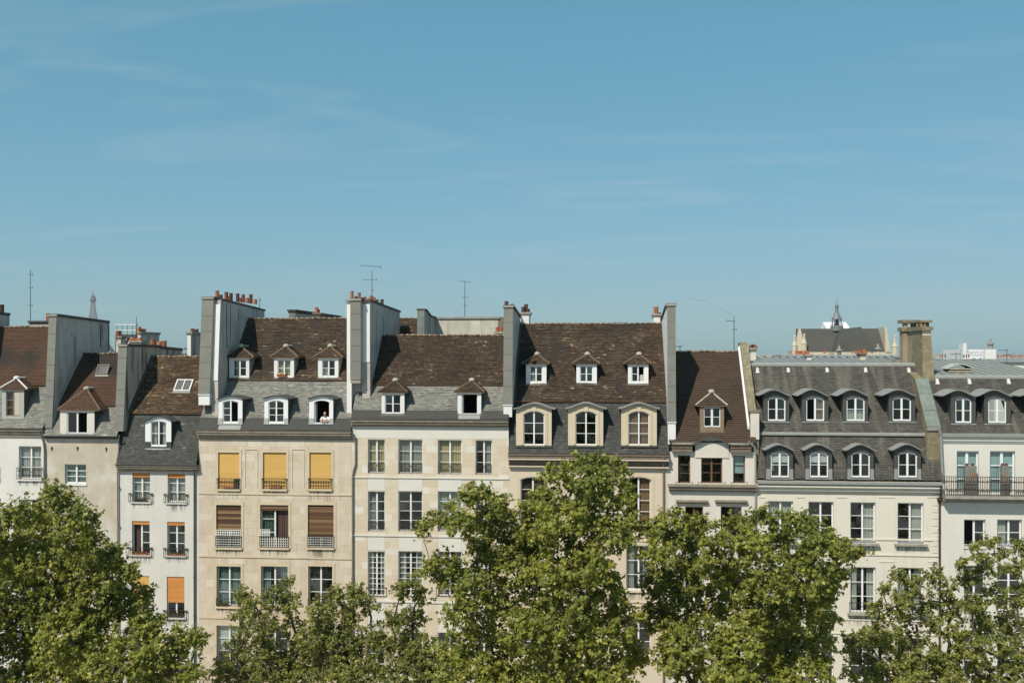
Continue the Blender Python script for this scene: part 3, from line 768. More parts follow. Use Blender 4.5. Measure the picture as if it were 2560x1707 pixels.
def dormer_hip(h, sl, p0, p1, pyt, pyb, win, apex, eaves, rows=2, front='white', cheek='zinc_dark', frame='white', tilem='tile', curt=None, skip=(), crown='mortar_ridge', hips=None, glass='glass', st=0.085, back_off=0.35, fw=0.045):
    Y0, Z0, tn = sl; pm = (p0 + p1) / 2
    _, yf, z0 = onslope(pm, pyb, Y0, Z0, tn); yf -= 0.03
    x0, x1 = WX(p0, yf), WX(p1, yf); z1 = WZ(pm, pyt, yf)
    ysl = lambda z: Y0 + (z - Z0) / tn
    dm, wr = dormer_common(h, sl, p0, p1, pyt, pyb, win, rows, M[front], M[cheek], M[frame], 0.0, lambda x: z1, x0, x1, z0, yf, glass, curt, skip, st=st, fw=fw)
    # hipped tile roof
    yo = yf - 0.14
    e0, e1 = WX(eaves[0], yo), WX(eaves[1], yo); xm = (e0 + e1) / 2; ze = z1 + 0.01
    ya = yo + back_off + (e1 - e0) * 0.25
    za = WZ(apex[0], apex[1], ya); xa = WX(apex[0], ya)
    yb = ysl(za) + 0.1; yeb = ysl(ze) + 0.1
    A, B, Cc, Dd = (e0, yo, ze), (e1, yo, ze), (e1, yeb, ze), (e0, yeb, ze)
    P, Q = (xa, ya, za), (xa, max(yb, ya + 0.05), za)
    mb = MB(); dn = 0.03
    lo = lambda p: (p[0], p[1], p[2] - dn)
    mb.face([lo(A), lo(B), lo(P)]); mb.face([lo(B), lo(Cc), lo(Q), lo(P)]); mb.face([lo(Dd), lo(A), lo(P), lo(Q)])
    mb.box(e0, e1, yo, yeb, ze - 0.06, ze - 0.03)
    ro = mb.build('dormer_roof', M['tile_ridge'], dm)
    mb = MB()
    for poly in ([A, B, P], [B, Cc, Q, P], [Dd, A, P, Q]): tile_poly(mb, poly, 0.17, 0.11, 0.022, tint=TP, seed=e0)
    mb.build('dormer_tiles', M[tilem], dm, kind='stuff')
    mb = MB()
    for c, d_ in ((A, P), (B, P)):
        c, d_ = Vector(c), Vector(d_); n = max(2, int((d_ - c).length / 0.2))
        for i in range(n):
            a = c.lerp(d_, i / n); b = c.lerp(d_, (i + 1.08) / n); mb.cyl(a + Vector((0, 0, 0.012)), b + Vector((0, 0, 0.0)), 0.07, 0.05, 6)
    mb.build('hip_tile', M[hips or 'tile_ridge'], dm)
    mb = MB(); L = max(0.25, Q[1] - P[1])
    mb.lathe((xa, ya + 0.02, za - 0.06), [(0.15, 0), (0.18, 0.07), (0.15, 0.17), (0.07, 0.23)], 8, 1.1, 1.5)
    mb.cyl((xa, ya, za + 0.02), (xa, Q[1], za + 0.02), 0.085, n=8)
    mb.build('crown_mortar', M[crown], dm)
    mb = MB(); mb.box(x0 - 0.05, x1 + 0.05, yf - 0.08, yf + 0.1, z0 - 0.10, z0 - 0.045); mb.build('sill', M['zinc'] if front != 'wood_tan' else M['wood_tan'], dm)
    return dm, (x0 + 0.06, x1 - 0.06, z0, z1), wr, yf
def hoodz(x, a, b, zb, H, pw):
    t = abs(2 * x - a - b) / (b - a)
    return zb + H * (0.5 * (1 + math.cos(math.pi * min(1, t)))) ** pw
def dormer_arch(h, sl, p0, p1, pyb, win, hood, arch, rows=3, front='white', cheek='zinc_dark', frame='white', hoodm='zinc_dark', curt=None, skip=(), th_hood=0.06, pw=0.8, over=0.14, glass='glass', st=0.085, base=None, yadd=0.0, face2=None, fw=0.045, blind=None):
    """hood = (px0, px1, py_ends, py_crown)"""
    hood = (hood[0] + uni(-.5, .5), hood[1] + uni(-.5, .5), hood[2] + uni(-.6, .6), hood[3] + uni(-.6, .6)); pyb += uni(-.5, .5)
    Y0, Z0, tn = sl; pm = (p0 + p1) / 2
    _, yf, z0 = onslope(pm, pyb, Y0, Z0, tn); yf -= 0.03 + yadd
    x0, x1 = WX(p0, yf), WX(p1, yf)
    yo = yf - over
    a, b = WX(hood[0], yo), WX(hood[1], yo); zb, zc = WZ(pm, hood[2], yo), WZ(pm, hood[3], yo); H = zc - zb
    ysl = lambda z: Y0 + (z - Z0) / tn
    zo = lambda x: hoodz(x, a, b, zb, H, pw) - th_hood + 0.004
    dm, wr = dormer_common(h, sl, p0, p1, 0, pyb, win, rows, M[front], M[cheek], M[frame], arch, zo, x0, x1, z0, yf, glass, curt, skip, st=st, fw=fw)
    mb = MB(); n = 16
    for i in range(n):
        p, q = a + (b - a) * i / n, a + (b - a) * (i + 1) / n
        zp, zq = hoodz(p, a, b, zb, H, pw), hoodz(q, a, b, zb, H, pw)
        bp, bq = max(ysl(zp) + 0.05, yo + 0.2), max(ysl(zq) + 0.05, yo + 0.2)
        t = th_hood
        mb.hexa([(p, yo, zp - t), (q, yo, zq - t), (q, bq, zq - t), (p, bp, zp - t), (p, yo, zp), (q, yo, zq), (q, bq, zq), (p, bp, zp)])
        mb.hexa([(p, yo - 0.02, zp - t * 0.5), (q, yo - 0.02, zq - t * 0.5), (q, yo - 0.001, zq - t * 0.5), (p, yo - 0.001, zp - t * 0.5), (p, yo - 0.02, zp + 0.012), (q, yo - 0.02, zq + 0.012), (q, yo - 0.001, zq + 0.012), (p, yo - 0.001, zp + 0.012)])
    mb.build('hood', M[hoodm], dm)
    if face2:                          # inner architrave round the opening
        t, o, mm = face2; wx0, wx1, wz0, wz1 = wr
        mb = MB()
        mb.box(wx0 - t, wx0 - 0.004, yf - o, yf + 0.01, wz0, wz1 - arch); mb.box(wx1 + 0.004, wx1 + t, yf - o, yf + 0.01, wz0, wz1 - arch)
        n = 10
        for i in range(n):
            p, q = wx0 - t + (wx1 - wx0 + 2 * t) * i / n, wx0 - t + (wx1 - wx0 + 2 * t) * (i + 1) / n
            zp, zq = arcz(min(max(p, wx0), wx1), wx0, wx1, wz1, arch) + 0.004, arcz(min(max(q, wx0), wx1), wx0, wx1, wz1, arch) + 0.004
            mb.hexa([(p, yf - o, zp), (q, yf - o, zq), (q, yf + 0.01, zq), (p, yf + 0.01, zp), (p, yf - o, zp + t), (q, yf - o, zq + t), (q, yf + 0.01, zq + t), (p, yf + 0.01, zp + t)])
        mb.build('architrave', M[mm], dm)
    if base:                           # plinth blocks under the jambs and a sill
        wx0, wx1, wz0, wz1 = wr; hb, mm = base
        mb = MB()
        for xa, xb in ((x0 - 0.015, wx0 - 0.01), (wx1 + 0.01, x1 + 0.015)): mb.box(xa, xb, yf - 0.035, yf + 0.02, wz0 - 0.05, wz0 - 0.05 + hb)
        mb.box(x0 - 0.03, x1 + 0.03, yf - 0.07, yf + 0.05, wz0 - 0.11, wz0 - 0.052)
        mb.build('sill', M[mm], dm)
    if blind:
        wx0, wx1, wz0, wz1 = wr; mb = MB(); zb_ = wz1 - (wz1 - wz0) * blind[1]
        mb.box(wx0 + 0.03, wx1 - 0.03, yf + 0.16, yf + 0.17, zb_, wz1); mb.build('blind', M[blind[0]], dm)
    return dm, (x0 + 0.06, x1 - 0.06, z0, min(zb, zc)), wr, yf
def chimney_pot(parent, x, y, z, h, r, m='clay'):
    mb = MB(); mb.lathe((x, y, z), [(r * 1.02, 0), (r, h * 0.8), (r * 1.06, h * 0.86), (r * 1.06, h), (r * 0.8, h), (r * 0.8, h * 0.7)], 10)
    return mb.build('chimney_pot', M[m], parent)
def party_wall(label, pf0, pf1, qt, qb, yb0, yt0, prof, side, joints=(), base=None, capm='coping', panelm='cement', width=None):
    """front strip pf0..pf1 at pixel rows qt (top) .. qb (bottom); y of its foot and head; prof: rest of the (y,z) profile from the head backwards"""
    x0, x1 = WX(pf0, yb0), WX(pf1, yb0)
    zt, zb = WZ((pf0 + pf1) / 2, qt, yt0), WZ((pf0 + pf1) / 2, qb, yb0)
    root = thing('party_wall', ((x0 + x1) / 2, yb0, 0), label, 'wall')
    P = [(yb0 + 0.02, zb), (yt0 + 0.02, zt)] + prof(zt)
    yl = P[-1][0]
    mb = MB(); mb.prism_x(list(reversed(P + [(yl, 0), (yb0 + 0.8, 0), (yb0 + 0.8, zb)])), x0 + 0.012, x1 - 0.012)
    mb.build('wall_body', M[side], root)
    zs = [zt] + [WZ((pf0 + pf1) / 2, q, (yb0 + yt0) / 2) for q in joints] + [zb]
    for a, b in zip(zs[:-1], zs[1:]):
        ya, yb = [yb0 + (yt0 - yb0) * (z - zb) / (zt - zb) for z in (a, b)]
        mb = MB(); g = 0.010; t = 0.05
        mb.hexa([(x0, yb - t, b + g), (x1, yb - t, b + g), (x1, yb + 0.03, b + g), (x0, yb + 0.03, b + g), (x0, ya - t, a - g), (x1, ya - t, a - g), (x1, ya + 0.03, a - g), (x0, ya + 0.03, a - g)])
        mb.build('panel', M[panelm], root)
    mb = MB()
    Q = P[1:]
    for (ya, za), (yb, zb_) in zip(Q[:-1], Q[1:]):
        if yb - ya < 0.05: continue
        mb.hexa([(x0 - 0.06, ya, za), (x1 + 0.06, ya, za), (x1 + 0.06, yb, zb_), (x0 - 0.06, yb, zb_), (x0 - 0.06, ya, za + 0.17), (x1 + 0.06, ya, za + 0.17), (x1 + 0.06, yb, zb_ + 0.17), (x0 - 0.06, yb, zb_ + 0.17)])
    mb.build('coping', M[capm], root)
    mb = MB(); mb.box(x0 - 0.08, x1 + 0.04, yt0 - 0.12, yt0 + 0.45, zt + 0.012, zt + 0.13); mb.build('cap_stone', M['coping_light'], root)
    if base:
        mb = MB(); zb2 = WZ((pf0 + pf1) / 2, base[0], yb0)
        mb.box(x0 + 0.02, x1 - 0.02, yb0 - 0.03, yb0 + 0.7, zb2, zb - 0.012); mb.box(x0 - 0.02, x1 + 0.02, yb0 - 0.09, yb0 + 0.1, zb - 0.06, zb - 0.003)
        mb.build('foot_block', M[base[1]], root)
    return root, x0, x1, zt
def antenna(label, px, pt, pb, Y, elems, group='roof antennas', dish=None):
    x = WX(px, Y); z0, z1 = WZ(px, pb, Y), WZ(px, pt, Y)
    root = thing('roof_antenna', (x, Y, z0), label, 'antenna', group)
    mb = MB(); mb.cyl((x, Y, z0 - 0.3), (x, Y, z1), 0.028, 0.020, 6); mb.build('mast', M['antenna'], root)
    k = D / F
    for (q, l, r, sp, el, tilt) in elems:       # pixel row, left/right reach in px, element spacing px, element half-height px, tilt
        z = WZ(px, q, Y); mb = MB(); s_ = (D + Y) / F
        a = Vector((x - l * s_, Y, z - tilt * s_)); b = Vector((x + r * s_, Y, z + tilt * s_))
        mb.cyl(a, b, 0.02, n=5)
        n = max(1, int((l + r) / sp))
        for i in range(n + 1):
            p = a.lerp(b, i / n); hh = el * s_ * (0.6 + 0.4 * i / n)
            mb.cyl(p + Vector((0, -hh, -hh * 0.25)), p + Vector((0, hh, hh * 0.25)), 0.010, n=4)
        e = b; mb.cyl(e + Vector((0, 0, -el * s_ * 1.2)), e + Vector((0, 0, el * s_ * 1.2)), 0.012, n=4)
        mb.build('aerial', M['antenna'], root)
    return root
# ------------------------------------------------------------------ ground
def sheet(name, x0, x1, y0, y1, z, m, kind='structure'):
    mb = MB(); mb.face([(x0, y0, z), (x1, y0, z), (x1, y1, z), (x0, y1, z)]); return mb.build(name, M[m], None, kind=kind)
sheet('ground', -6000, 6000, -400, 9000, -0.13, 'city_ground')
sheet('road', -120, 120, -9.0, -3.4, -0.10, 'asphalt')
mb = MB(); mb.box(-120, 120, -3.4, 0.3, -0.12, 0.0); mb.build('pavement', M['paving'], None, kind='structure')
mb = MB(); mb.box(-120, 120, -95, -9.0, -0.12, 0.001); mb.build('square', M['paving'], None, kind='structure')
T = lambda deg: math.tan(R(deg))
def roofs(h, pm, qg, a1, qb, a2, qr, m1='slate', m2='tile', t2=None, seed=1.0, skirt=None, over=0.14, ridge=True, g2=0.14, tw2=0.19, eave=-0.22, t1=None, xr2=None):
    """remember geometry of a two-pitch roof: slate mansard below, tiles above"""
    h.zg = WZ(pm, qg, eave)
    h.s1 = (eave, h.zg, T(a1)); _, h.yb, h.zb = onslope(pm, qb, *h.s1)
    h.s2 = (h.yb - over, h.zb + 0.05, T(a2)); _, h.yr, h.zr = onslope(pm, qr, *h.s2)
    h.spec = (m1, m2, t2, seed, skirt, ridge, g2, tw2, t1, xr2)
    h.h1 = []; h.h2 = []
def close_roofs(h, x0=None, x1=None):
    m1, m2, t2, seed, skirt, ridge, g2, tw2, t1, xr2 = h.spec
    sk = []
    if skirt:
        _, ys, zs = onslope(skirt[0], skirt[1], *h.s1)
        sk = [(h.xl - 1, h.xr + 1, h.zg - 1, zs)]
    r1 = roof_slope(h, 'mansard', 'slates', h.s1[0], h.zg, h.yb, h.zb, m1, 0.23, 0.122, 0.022, h.h1, t1 or TS, seed, 0.012, x0, x1, sk)
    if skirt:
        mb = MB(); n = Vector((0, -h.s1[2], 1)).normalized(); tn = h.s1[2]
        xs = [h.xl if x0 is None else x0] + [q for hh in sorted(h.h1) for q in hh[:2]] + [h.xr if x1 is None else x1]
        for a, b in zip(xs[0::2], xs[1::2]):
            P = lambda x, y, z, o: (x, y + n.y * o, z + n.z * o)
            k = max(1, int((b - a) / 0.8))
            for i in range(k):
                p, q = a + (b - a) * i / k, a + (b - a) * (i + 1) / k; o = uni(0.03, 0.045)
                mb = MB(); mb.hexa([P(p, h.s1[0], h.zg, 0.0), P(q, h.s1[0], h.zg, 0.0), P(q, ys, zs + 0.03, 0.0), P(p, ys, zs + 0.03, 0.0), P(p, h.s1[0], h.zg, o), P(q, h.s1[0], h.zg, o), P(q, ys, zs + 0.03, o * 0.7), P(p, ys, zs + 0.03, o * 0.7)]); mb.build('lead_sheet', M['lead'], r1)
        for (a, b, zd, _) in h.h1:                    # short sheet below each dormer sill
            yd = h.s1[0] + (zd - h.zg) / tn; mb = MB(); o = 0.03
            mb.hexa([P(a, h.s1[0], h.zg, 0.0), P(b, h.s1[0], h.zg, 0.0), P(b, yd, zd, 0.0), P(a, yd, zd, 0.0), P(a, h.s1[0], h.zg, o), P(b, h.s1[0], h.zg, o), P(b, yd, zd, o), P(a, yd, zd, o)]); mb.build('lead_sheet', M['zinc'] if rnd() < 0.5 else M['lead'], r1)
    r2 = roof_slope(h, 'roof', 'roof_tiles', h.s2[0], h.s2[1], h.yr, h.zr, m2, tw2, g2, 0.028, h.h2, t2 or TP, seed + 3, 0.03, x0, x1)
    a, b = (h.xl if x0 is None else x0), (h.xr if x1 is None else x1)
    mb = MB(); mb.face([(a, h.yr, h.zr), (b, h.yr, h.zr), (b, 10.2, h.zg + 0.6), (a, 10.2, h.zg + 0.6)]); mb.box(a, b, 10.0, 10.2, 0, h.zg + 0.7); mb.build('rear_roof', M['tile_ridge'], h.root)
    if ridge: ridge_row(r2, a, b, h.yr, h.zr + 0.03)
    mb = MB(); mb.box(a, b, h.s2[0] - 0.01, h.s2[0] + 0.05, h.s2[1] - 0.05, h.s2[1] - 0.003); mb.build('eaves_board', M['wood_brown'], h.root)

# ---------------------------------------------------------------- house 1: white plaster, far left
h = House('white plastered house at the far left with one grey dormer and brown tiles', -130, 112, M['plaster_white'])
roofs(h, 50, 1070, 58, 963, 47, 818, 'slate', 'tile_plain', TPL, 1.0, g2=0.12, tw2=0.17)
dm, ho, _, _ = dormer_hip(h, h.s1, 5, 60, 972, 1044, (15, 50, 979, 1040), (42, 946), (-3, 68), rows=3, front='frame_grey', cheek='zinc_dark', frame='wood_tan', tilem='tile_plain', skip=('r',), hips='white', crown='white', curt=('dark', 'left'), st=0.05)
h.h1.append(ho)
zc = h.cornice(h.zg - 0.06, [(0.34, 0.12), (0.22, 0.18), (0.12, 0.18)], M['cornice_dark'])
h.gutter(h.zg - 0.01, -0.34)
for p in (47, -60):
    h.window(p, p + 56, 1115, 1197, rows=3, rail=('ornate', 1168, 1197, 0.10), curt=('white', 'full'), sillm='plaster_white', sill=0.1, sill_out=0.12)
    h.window(p, p + 56, 1248, 1330, rows=3, rail=('ornate', 1300, 1330, 0.10), curt=('white', 'sides'), sill=0.1, sill_out=0.12)
    h.window(p, p + 56, 1390, 1475, rows=3, rail=('ornate', 1445, 1475, 0.10), curt=('grey', 'sides'), sill=0.1, sill_out=0.12)
    h.window(p, p + 56, 1535, 1625, rows=3, sill=0.1)
h.wall(zc + 0.05)
close_roofs(h)
h.downpipe([(98, 1072, -0.30), (103, 1090, -0.15), (109, 1105), (111, 1125), (112, 2000)])

# ---------------------------------------------------------------- house 2: bare tan plaster
h = House('narrow house of bare stained tan plaster with a single attic dormer', 112, 297, M['plaster_tan'])
roofs(h, 210, 1089, 58, 1014, 47, 884, 'slate', 'tile_plain', TPL, 2.0, g2=0.12, tw2=0.17)
dm, ho, _, _ = dormer_hip(h, h.s1, 150, 236, 1024, 1083, (167, 219, 1029, 1084), (217, 972), (144, 250), rows=1, front='plaster_cream', cheek='zinc_dark', frame='white_bright', tilem='tile_plain', skip=('r',), back_off=0.5, st=0.10, fw=0.06)
h.h1.append(ho)
sk = thing('roof_skylight', (0, 0, 0), 'small dark skylight propped open on the brown tiled roof', 'skylight')
def skylight(label, p, q, h, m, glassm, split, tilt):
    """p: px range, q: py range on the upper slope"""
    pm = sum(p) / 2
    _, y0, z0 = onslope(pm, q[1], *h.s2); _, y1, z1 = onslope(pm, q[0], *h.s2)
    x0, x1 = WX(p[0], y0), WX(p[1], y0); n = Vector((0, -h.s2[2], 1)).normalized(); up = Vector((0, y1 - y0, z1 - z0)); Lr = up.length; up.normalize()
    root = thing('roof_skylight', (pm and (x0 + x1) / 2, y0, z0), label, 'skylight')
    up = (up + n * tilt).normalized(); nn = Vector((1, 0, 0)).cross(up); nn = nn if nn.z > 0 else -nn
    def bx(mb, u0, u1, v0, v1, a, b):
        O = Vector((x0, y0, z0)) + n * 0.05
        P = lambda u, v, w_: O + Vector((1, 0, 0)) * u + up * v + nn * w_
        mb.hexa([P(u0, v0, a), P(u1, v0, a), P(u1, v1, a), P(u0, v1, a), P(u0, v0, b), P(u1, v0, b), P(u1, v1, b), P(u0, v1, b)])
    Wd = x1 - x0; t = 0.07; mb = MB()
    bx(mb, 0, t, 0, Lr, -0.05, 0.06); bx(mb, Wd - t, Wd, 0, Lr, -0.05, 0.06); bx(mb, t, Wd - t, 0, t, -0.05, 0.058); bx(mb, t, Wd - t, Lr - t, Lr, -0.05, 0.058)
    if split: bx(mb, Wd / 2 - 0.03, Wd / 2 + 0.03, t, Lr - t, -0.02, 0.052)
    mb.build('frame', M[m], root)
    for a, b in (((t, Wd / 2 - 0.03), (Wd / 2 + 0.03, Wd - t)) if split else ((t, Wd - t),)):
        mb = MB(); bx(mb, a, b, t, Lr - t, 0.0, 0.01); mb.build('pane', M[glassm], root)
    mb = MB(); bx(mb, -0.03, Wd + 0.05, -0.14, -0.005, -0.06, 0.0); mb.build('apron', M['zinc'], root)
bpy.data.objects.remove(sk)
M['glass_dark'] = mat('glass_dark', (0.02, 0.022, 0.025), rough=0.15, spec=0.6)
M['glass_roof'] = mat('glass_roof', (0.08, 0.085, 0.08), rough=0.35, spec=0.6)
skylight('small dark skylight propped open on the brown roof of the narrow tan house', (240, 270), (917, 937), h, 'zinc_dark', 'glass_dark', False, 0.28)
zc = h.cornice(h.zg - 0.05, [(0.30, 0.05), (0.14, 0.10)], M['zinc_dark'], name='eaves')
h.gutter(h.zg, -0.30)
wo_, r_ = h.window(162, 215, 1160, 1209, rows=3, curt=('teal', 'full', 0, 0.05), sillm='white', sill=0.06, frame='white_bright', fw=0.07)
h.window(162, 215, 1290, 1345, rows=3); h.window(162, 215, 1430, 1490, rows=3); h.window(162, 215, 1570, 1640, rows=3)
h.wall(zc + 0.05)
for p, q in ((130, 1121), (194, 1121), (266, 1123)):
    mb = MB(); x, z = W(p, q); mb.box(x - 0.02, x + 0.02, -0.06, 0.0, z - 0.12, z + 0.12); mb.box(x - 0.06, x + 0.06, -0.05, -0.002, z + 0.04, z + 0.09); mb.build('wall_anchor', M['iron'], h.root)
close_roofs(h)
h.downpipe([(298, 1088, -0.28), (297, 1105, -0.12), (297, 1125), (294, 1160), (297, 2000)], r=0.045)

# ---------------------------------------------------------------- house 3: light grey plaster, tall slate mansard
h = House('slim pale grey house with orange blinds and a white arched dormer in dark slate', 297, 497, M['plaster_grey'])
roofs(h, 400, 1160, 69, 1034, 47, 892, 'slate_dark', 'tile_ochre', tint_patchy(0.48, 0.36, 0.5, 0.26, 0.04), 3.0, g2=0.15, eave=-0.35)
dm, ho, _, _ = dormer_arch(h, h.s1, 363, 428, 1121, (377, 416, 1052, 1114), (358, 436, 1053, 1039), 0.10, rows=2, front='white_bright', cheek='zinc_dark', frame='white_bright', hoodm='zinc_dark', curt=('white', 'sides'), base=(0.30, 'lead'), pw=0.6)
h.h1.append(ho)
skylight('double paned white framed skylight on the mottled brown roof', (434, 475), (951, 979), h, 'white', 'glass_roof', True, 0.03)
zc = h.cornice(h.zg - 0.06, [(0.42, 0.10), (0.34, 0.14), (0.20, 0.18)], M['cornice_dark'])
h.gutter(h.zg - 0.01, -0.42)
for c, (p0, p1) in enumerate(((331, 375), (419, 463))):
    d_ = 2 * c
    h.window(p0, p1, 1182 + d_, 1253 + d_, rows=3, blind=('blind_orange', 0.13, 0.05), curt=('white', 'full', 0, 0.1), rail=('bars', 1232 + d_, 1254 + d_, 0.21, 1), sill=0.12, sill_out=0.10)
    h.window(p0 - 1, p1 - 1, 1302 + d_, 1386 + d_, rows=3, blind=('blind_orange', 0.09, 0.05), rail=('bars', 1367 + d_, 1390 + d_, 0.21, 1), sill=0.12, sill_out=0.10, skip=('l',) if c == 0 else (), curt=('dark', 'left') if c == 0 else None)
    h.window(p0 - 2, p1 - 2, 1439 + d_, 1540 + d_, rows=3, blind=('blind_yellow' if c == 0 else 'blind_orange', 0.62, 0.05), rail=('bars', 1522 + d_, 1546 + d_, 0.21, 1), sill=0.12, sill_out=0.10)
    h.window(p0 - 2, p1 - 2, 1590 + d_, 1690 + d_, rows=3, rail=('bars', 1672 + d_, 1694 + d_, 0.21, 1), sill=0.12)
h.wall(zc + 0.05)
close_roofs(h)
h.downpipe([(484, 1160, -0.38), (485, 1172, -0.2), (486, 1190), (486, 2000)], m='zinc_dark')
HOUSE3 = h

# ---------------------------------------------------------------- house 4: tan ashlar with yellow blinds
h = House('tan ashlar house with three yellow blinds and white arched dormers', 497, 880, M['stone_trim_tan']); h.blocks = True
roofs(h, 690, 1075, 54, 950, 46, 797, 'slate', 'tile', tint_patchy(0.44, 0.30, 0.6, 0.30, 0.05), 4.0, skirt=(690, 1046))
for i, (p0, p1, w0, w1) in enumerate(((573, 623, 583, 616), (685, 735, 694, 727), (795, 846, 805, 838))):
    cu = (None, ('yellow', 'wide'), ('white', 'left', 0, 0.5))[i]
    dm, ho, _, yf_ = dormer_hip(h, h.s2, p0, p1, 893, 943, (w0, w1, 900, 941), ((p0 + p1) / 2 + 5, 866), (p0 - 11, p1 + 11), rows=2, front='white', cheek='frame_grey', curt=cu)
    h.h2.append(ho)
h4d = []
for i, (p0, p1, w0, w1) in enumerate(((546, 606, 557, 596), (661, 720, 671, 710), (773, 833, 785, 824))):
    dm, ho, wr, yf_ = dormer_arch(h, h.s1, p0, p1, 1060, (w0, w1, 1001, 1056), (p0 - 4, p1 + 8, 996, 988), 0.13, rows=3, front='white_bright', cheek='zinc_dark', hoodm='zinc_dark', skip=((('r',)), (), 'all')[i], base=(0.32, 'frame_grey'), pw=0.55, frame='white_bright')
    h.h1.append(ho); h4d.append((wr, yf_))
zc = h.cornice(h.zg - 0.07, [(0.40, 0.10), (0.34, 0.14), (0.22, 0.16), (0.10, 0.12)], M['cornice_dark'])
h.gutter(h.zg - 0.01, -0.36, m='pipe')
mb = MB(); mb.box(h.xl, h.xr, -0.46, -0.43, h.zg - 0.055, h.zg - 0.02); 
rows4 = ((1131, 1222, ((546, 598), (658, 716), (774, 828))), (1262, 1368, ((541, 603), (651, 721), (770, 834))), (1415, 1515, ((542, 602), (653, 719), (771, 831))), (1563, 1662, ((542, 602), (653, 719), (771, 831))))
for r_, (q0, q1, cols) in enumerate(rows4):
    for c, (p0, p1) in enumerate(cols):
        kw = dict(rows=3, surround=(0.15, 0.035), sill=0.07, sill_out=0.13, sillm='stone_trim_tan')
        if r_ == 0: kw.update(blind=('blind_yellow', 1.0, 0.06), rail=('mid', 1195, 1220, 0.06))
        if r_ == 1:
            kw.update(blind=('bamboo', (0.60, 0.14, 0.76)[c], 0.07), rail=('bars', 1339, 1366, 0.03))
            if c == 1: kw.update(skip=('r',), curt=[('green', 'left'), ('dark', 'right')])
            if c == 0: kw.update(curt=('green', 'wide'))
        if r_ == 2: kw.update(rail=('thin', 1495, 1512, 0.04), curt=(('teal', 'full'), ('teal', 'sides'), None)[c])
        if r_ == 3: kw.update(rail=('thin', 1640, 1660, 0.04), blind=('blind_white', 0.62, 0.26) if c == 0 else None, glass='glass')
        wo_, rc = h.window(p0, p1, q0, q1, **kw)
        if r_ == 1:
            x0, x1, z0, z1 = rc; top = WZ(p0, (1323, 1339, 1341)[c])
            lattice_mesh(x0 - 0.01, x1 + 0.01, z0 + 0.06, top, -0.06).build('lattice_guard', M['lattice'], wo_)
            if c == 1: lattice_mesh(x0 - 0.01, x0 + 0.62, top + 0.02, WZ(p0, 1322), -0.05).build('lattice_guard', M['lattice'], wo_)
h.wall(zc + 0.08, m=M['mortar_tan'])
for q in (1235, 1393, 1547, 1700): h.band(497, 880, q - 2, 0.055, 0.09, m=M['stone_trim_tan'])
for p0, p1 in ((613, 645), (730, 762)):          # sunk panels between the top windows
    x0, z1 = W(p0, 1122); x1, z0 = W(p1, 1218); mb = MB(); t = 0.035
    mb.box(x0, x0 + t, -0.045, 0.01, z0, z1); mb.box(x1 - t, x1, -0.045, 0.01, z0, z1); mb.box(x0 + t, x1 - t, -0.047, 0.01, z1 - t, z1); mb.build('panel_moulding', M['stone_trim_tan'], h.root)
# ashlar blocks, clipped round the openings and mouldings
def ashlar(h, z0, z1, ch, bw, m, zones, avoid, proud=0.010, joint=0.005, name='stone_block', keep=1.0, bottom=None):
    z = z1; r = 0
    while z - ch > z0 - 0.01:
        zb = z - ch
        for (xa, xb) in zones:
            x = xa - (bw * 0.5 if r % 2 else 0) - uni(0, 0.05)
            while x < xb - 0.03:
                wv = bw * uni(0.8, 1.2); a, b = max(x, xa), min(x + wv, xb); x += wv
                segs = [(a, b, zb, z)]
                for (p, q, c, d_) in avoid:
                    ns = []
                    for (a1, b1, c1, d1) in segs:
                        if q <= a1 or p >= b1 or d_ <= c1 or c >= d1: ns.append((a1, b1, c1, d1)); continue
                        if p > a1: ns.append((a1, p, c1, d1))
                        if q < b1: ns.append((q, b1, c1, d1))
                        m0, m1 = max(a1, p), min(b1, q)
                        if d_ < d1: ns.append((m0, m1, d_, d1))
                        if c > c1: ns.append((m0, m1, c1, c))
                    segs = ns
                for (a1, b1, c1, d1) in segs:
                    if b1 - a1 < 0.06 or d1 - c1 < 0.06 or rnd() > keep: continue
                    mb = MB(); o = proud + uni(-0.002, 0.002)
                    g = joint
                    mb.idx([(a1 + g, -o, c1 + g), (b1 - g, -o, c1 + g), (b1 - g, -o, d1 - g), (a1 + g, -o, d1 - g), (a1, -0.0005, c1), (b1, -0.0005, c1), (b1, -0.0005, d1), (a1, -0.0005, d1)],
                           [(0, 1, 2, 3), (4, 5, 1, 0), (5, 6, 2, 1), (6, 7, 3, 2), (7, 4, 0, 3)])
                    mb.build(name, M[m], h.root)
        z -= ch; r += 1
bands = [(h.xl, h.xr, WZ(690, q - 2) - 0.09, WZ(690, q - 2)) for q in (1235, 1393, 1547, 1700)]
hol = [(a - 0.005, b + 0.005, c - 0.115, d_ + 0.005) for a, b, c, d_, _ in h.holes]
ashlar(h, WZ(690, 1690), zc, 0.46, 0.95, 'stone_tan', [(h.xl + 0.01, h.xr - 0.01)], hol + h.surrounds + bands)
close_roofs(h)
h.downpipe([(873, 1078, -0.33), (886, 1068 + 20, -0.2), (889, 1105), (889, 1160), (884, 1176), (882, 1190), (882, 2000)], m='pipe')
HOUSE4 = h

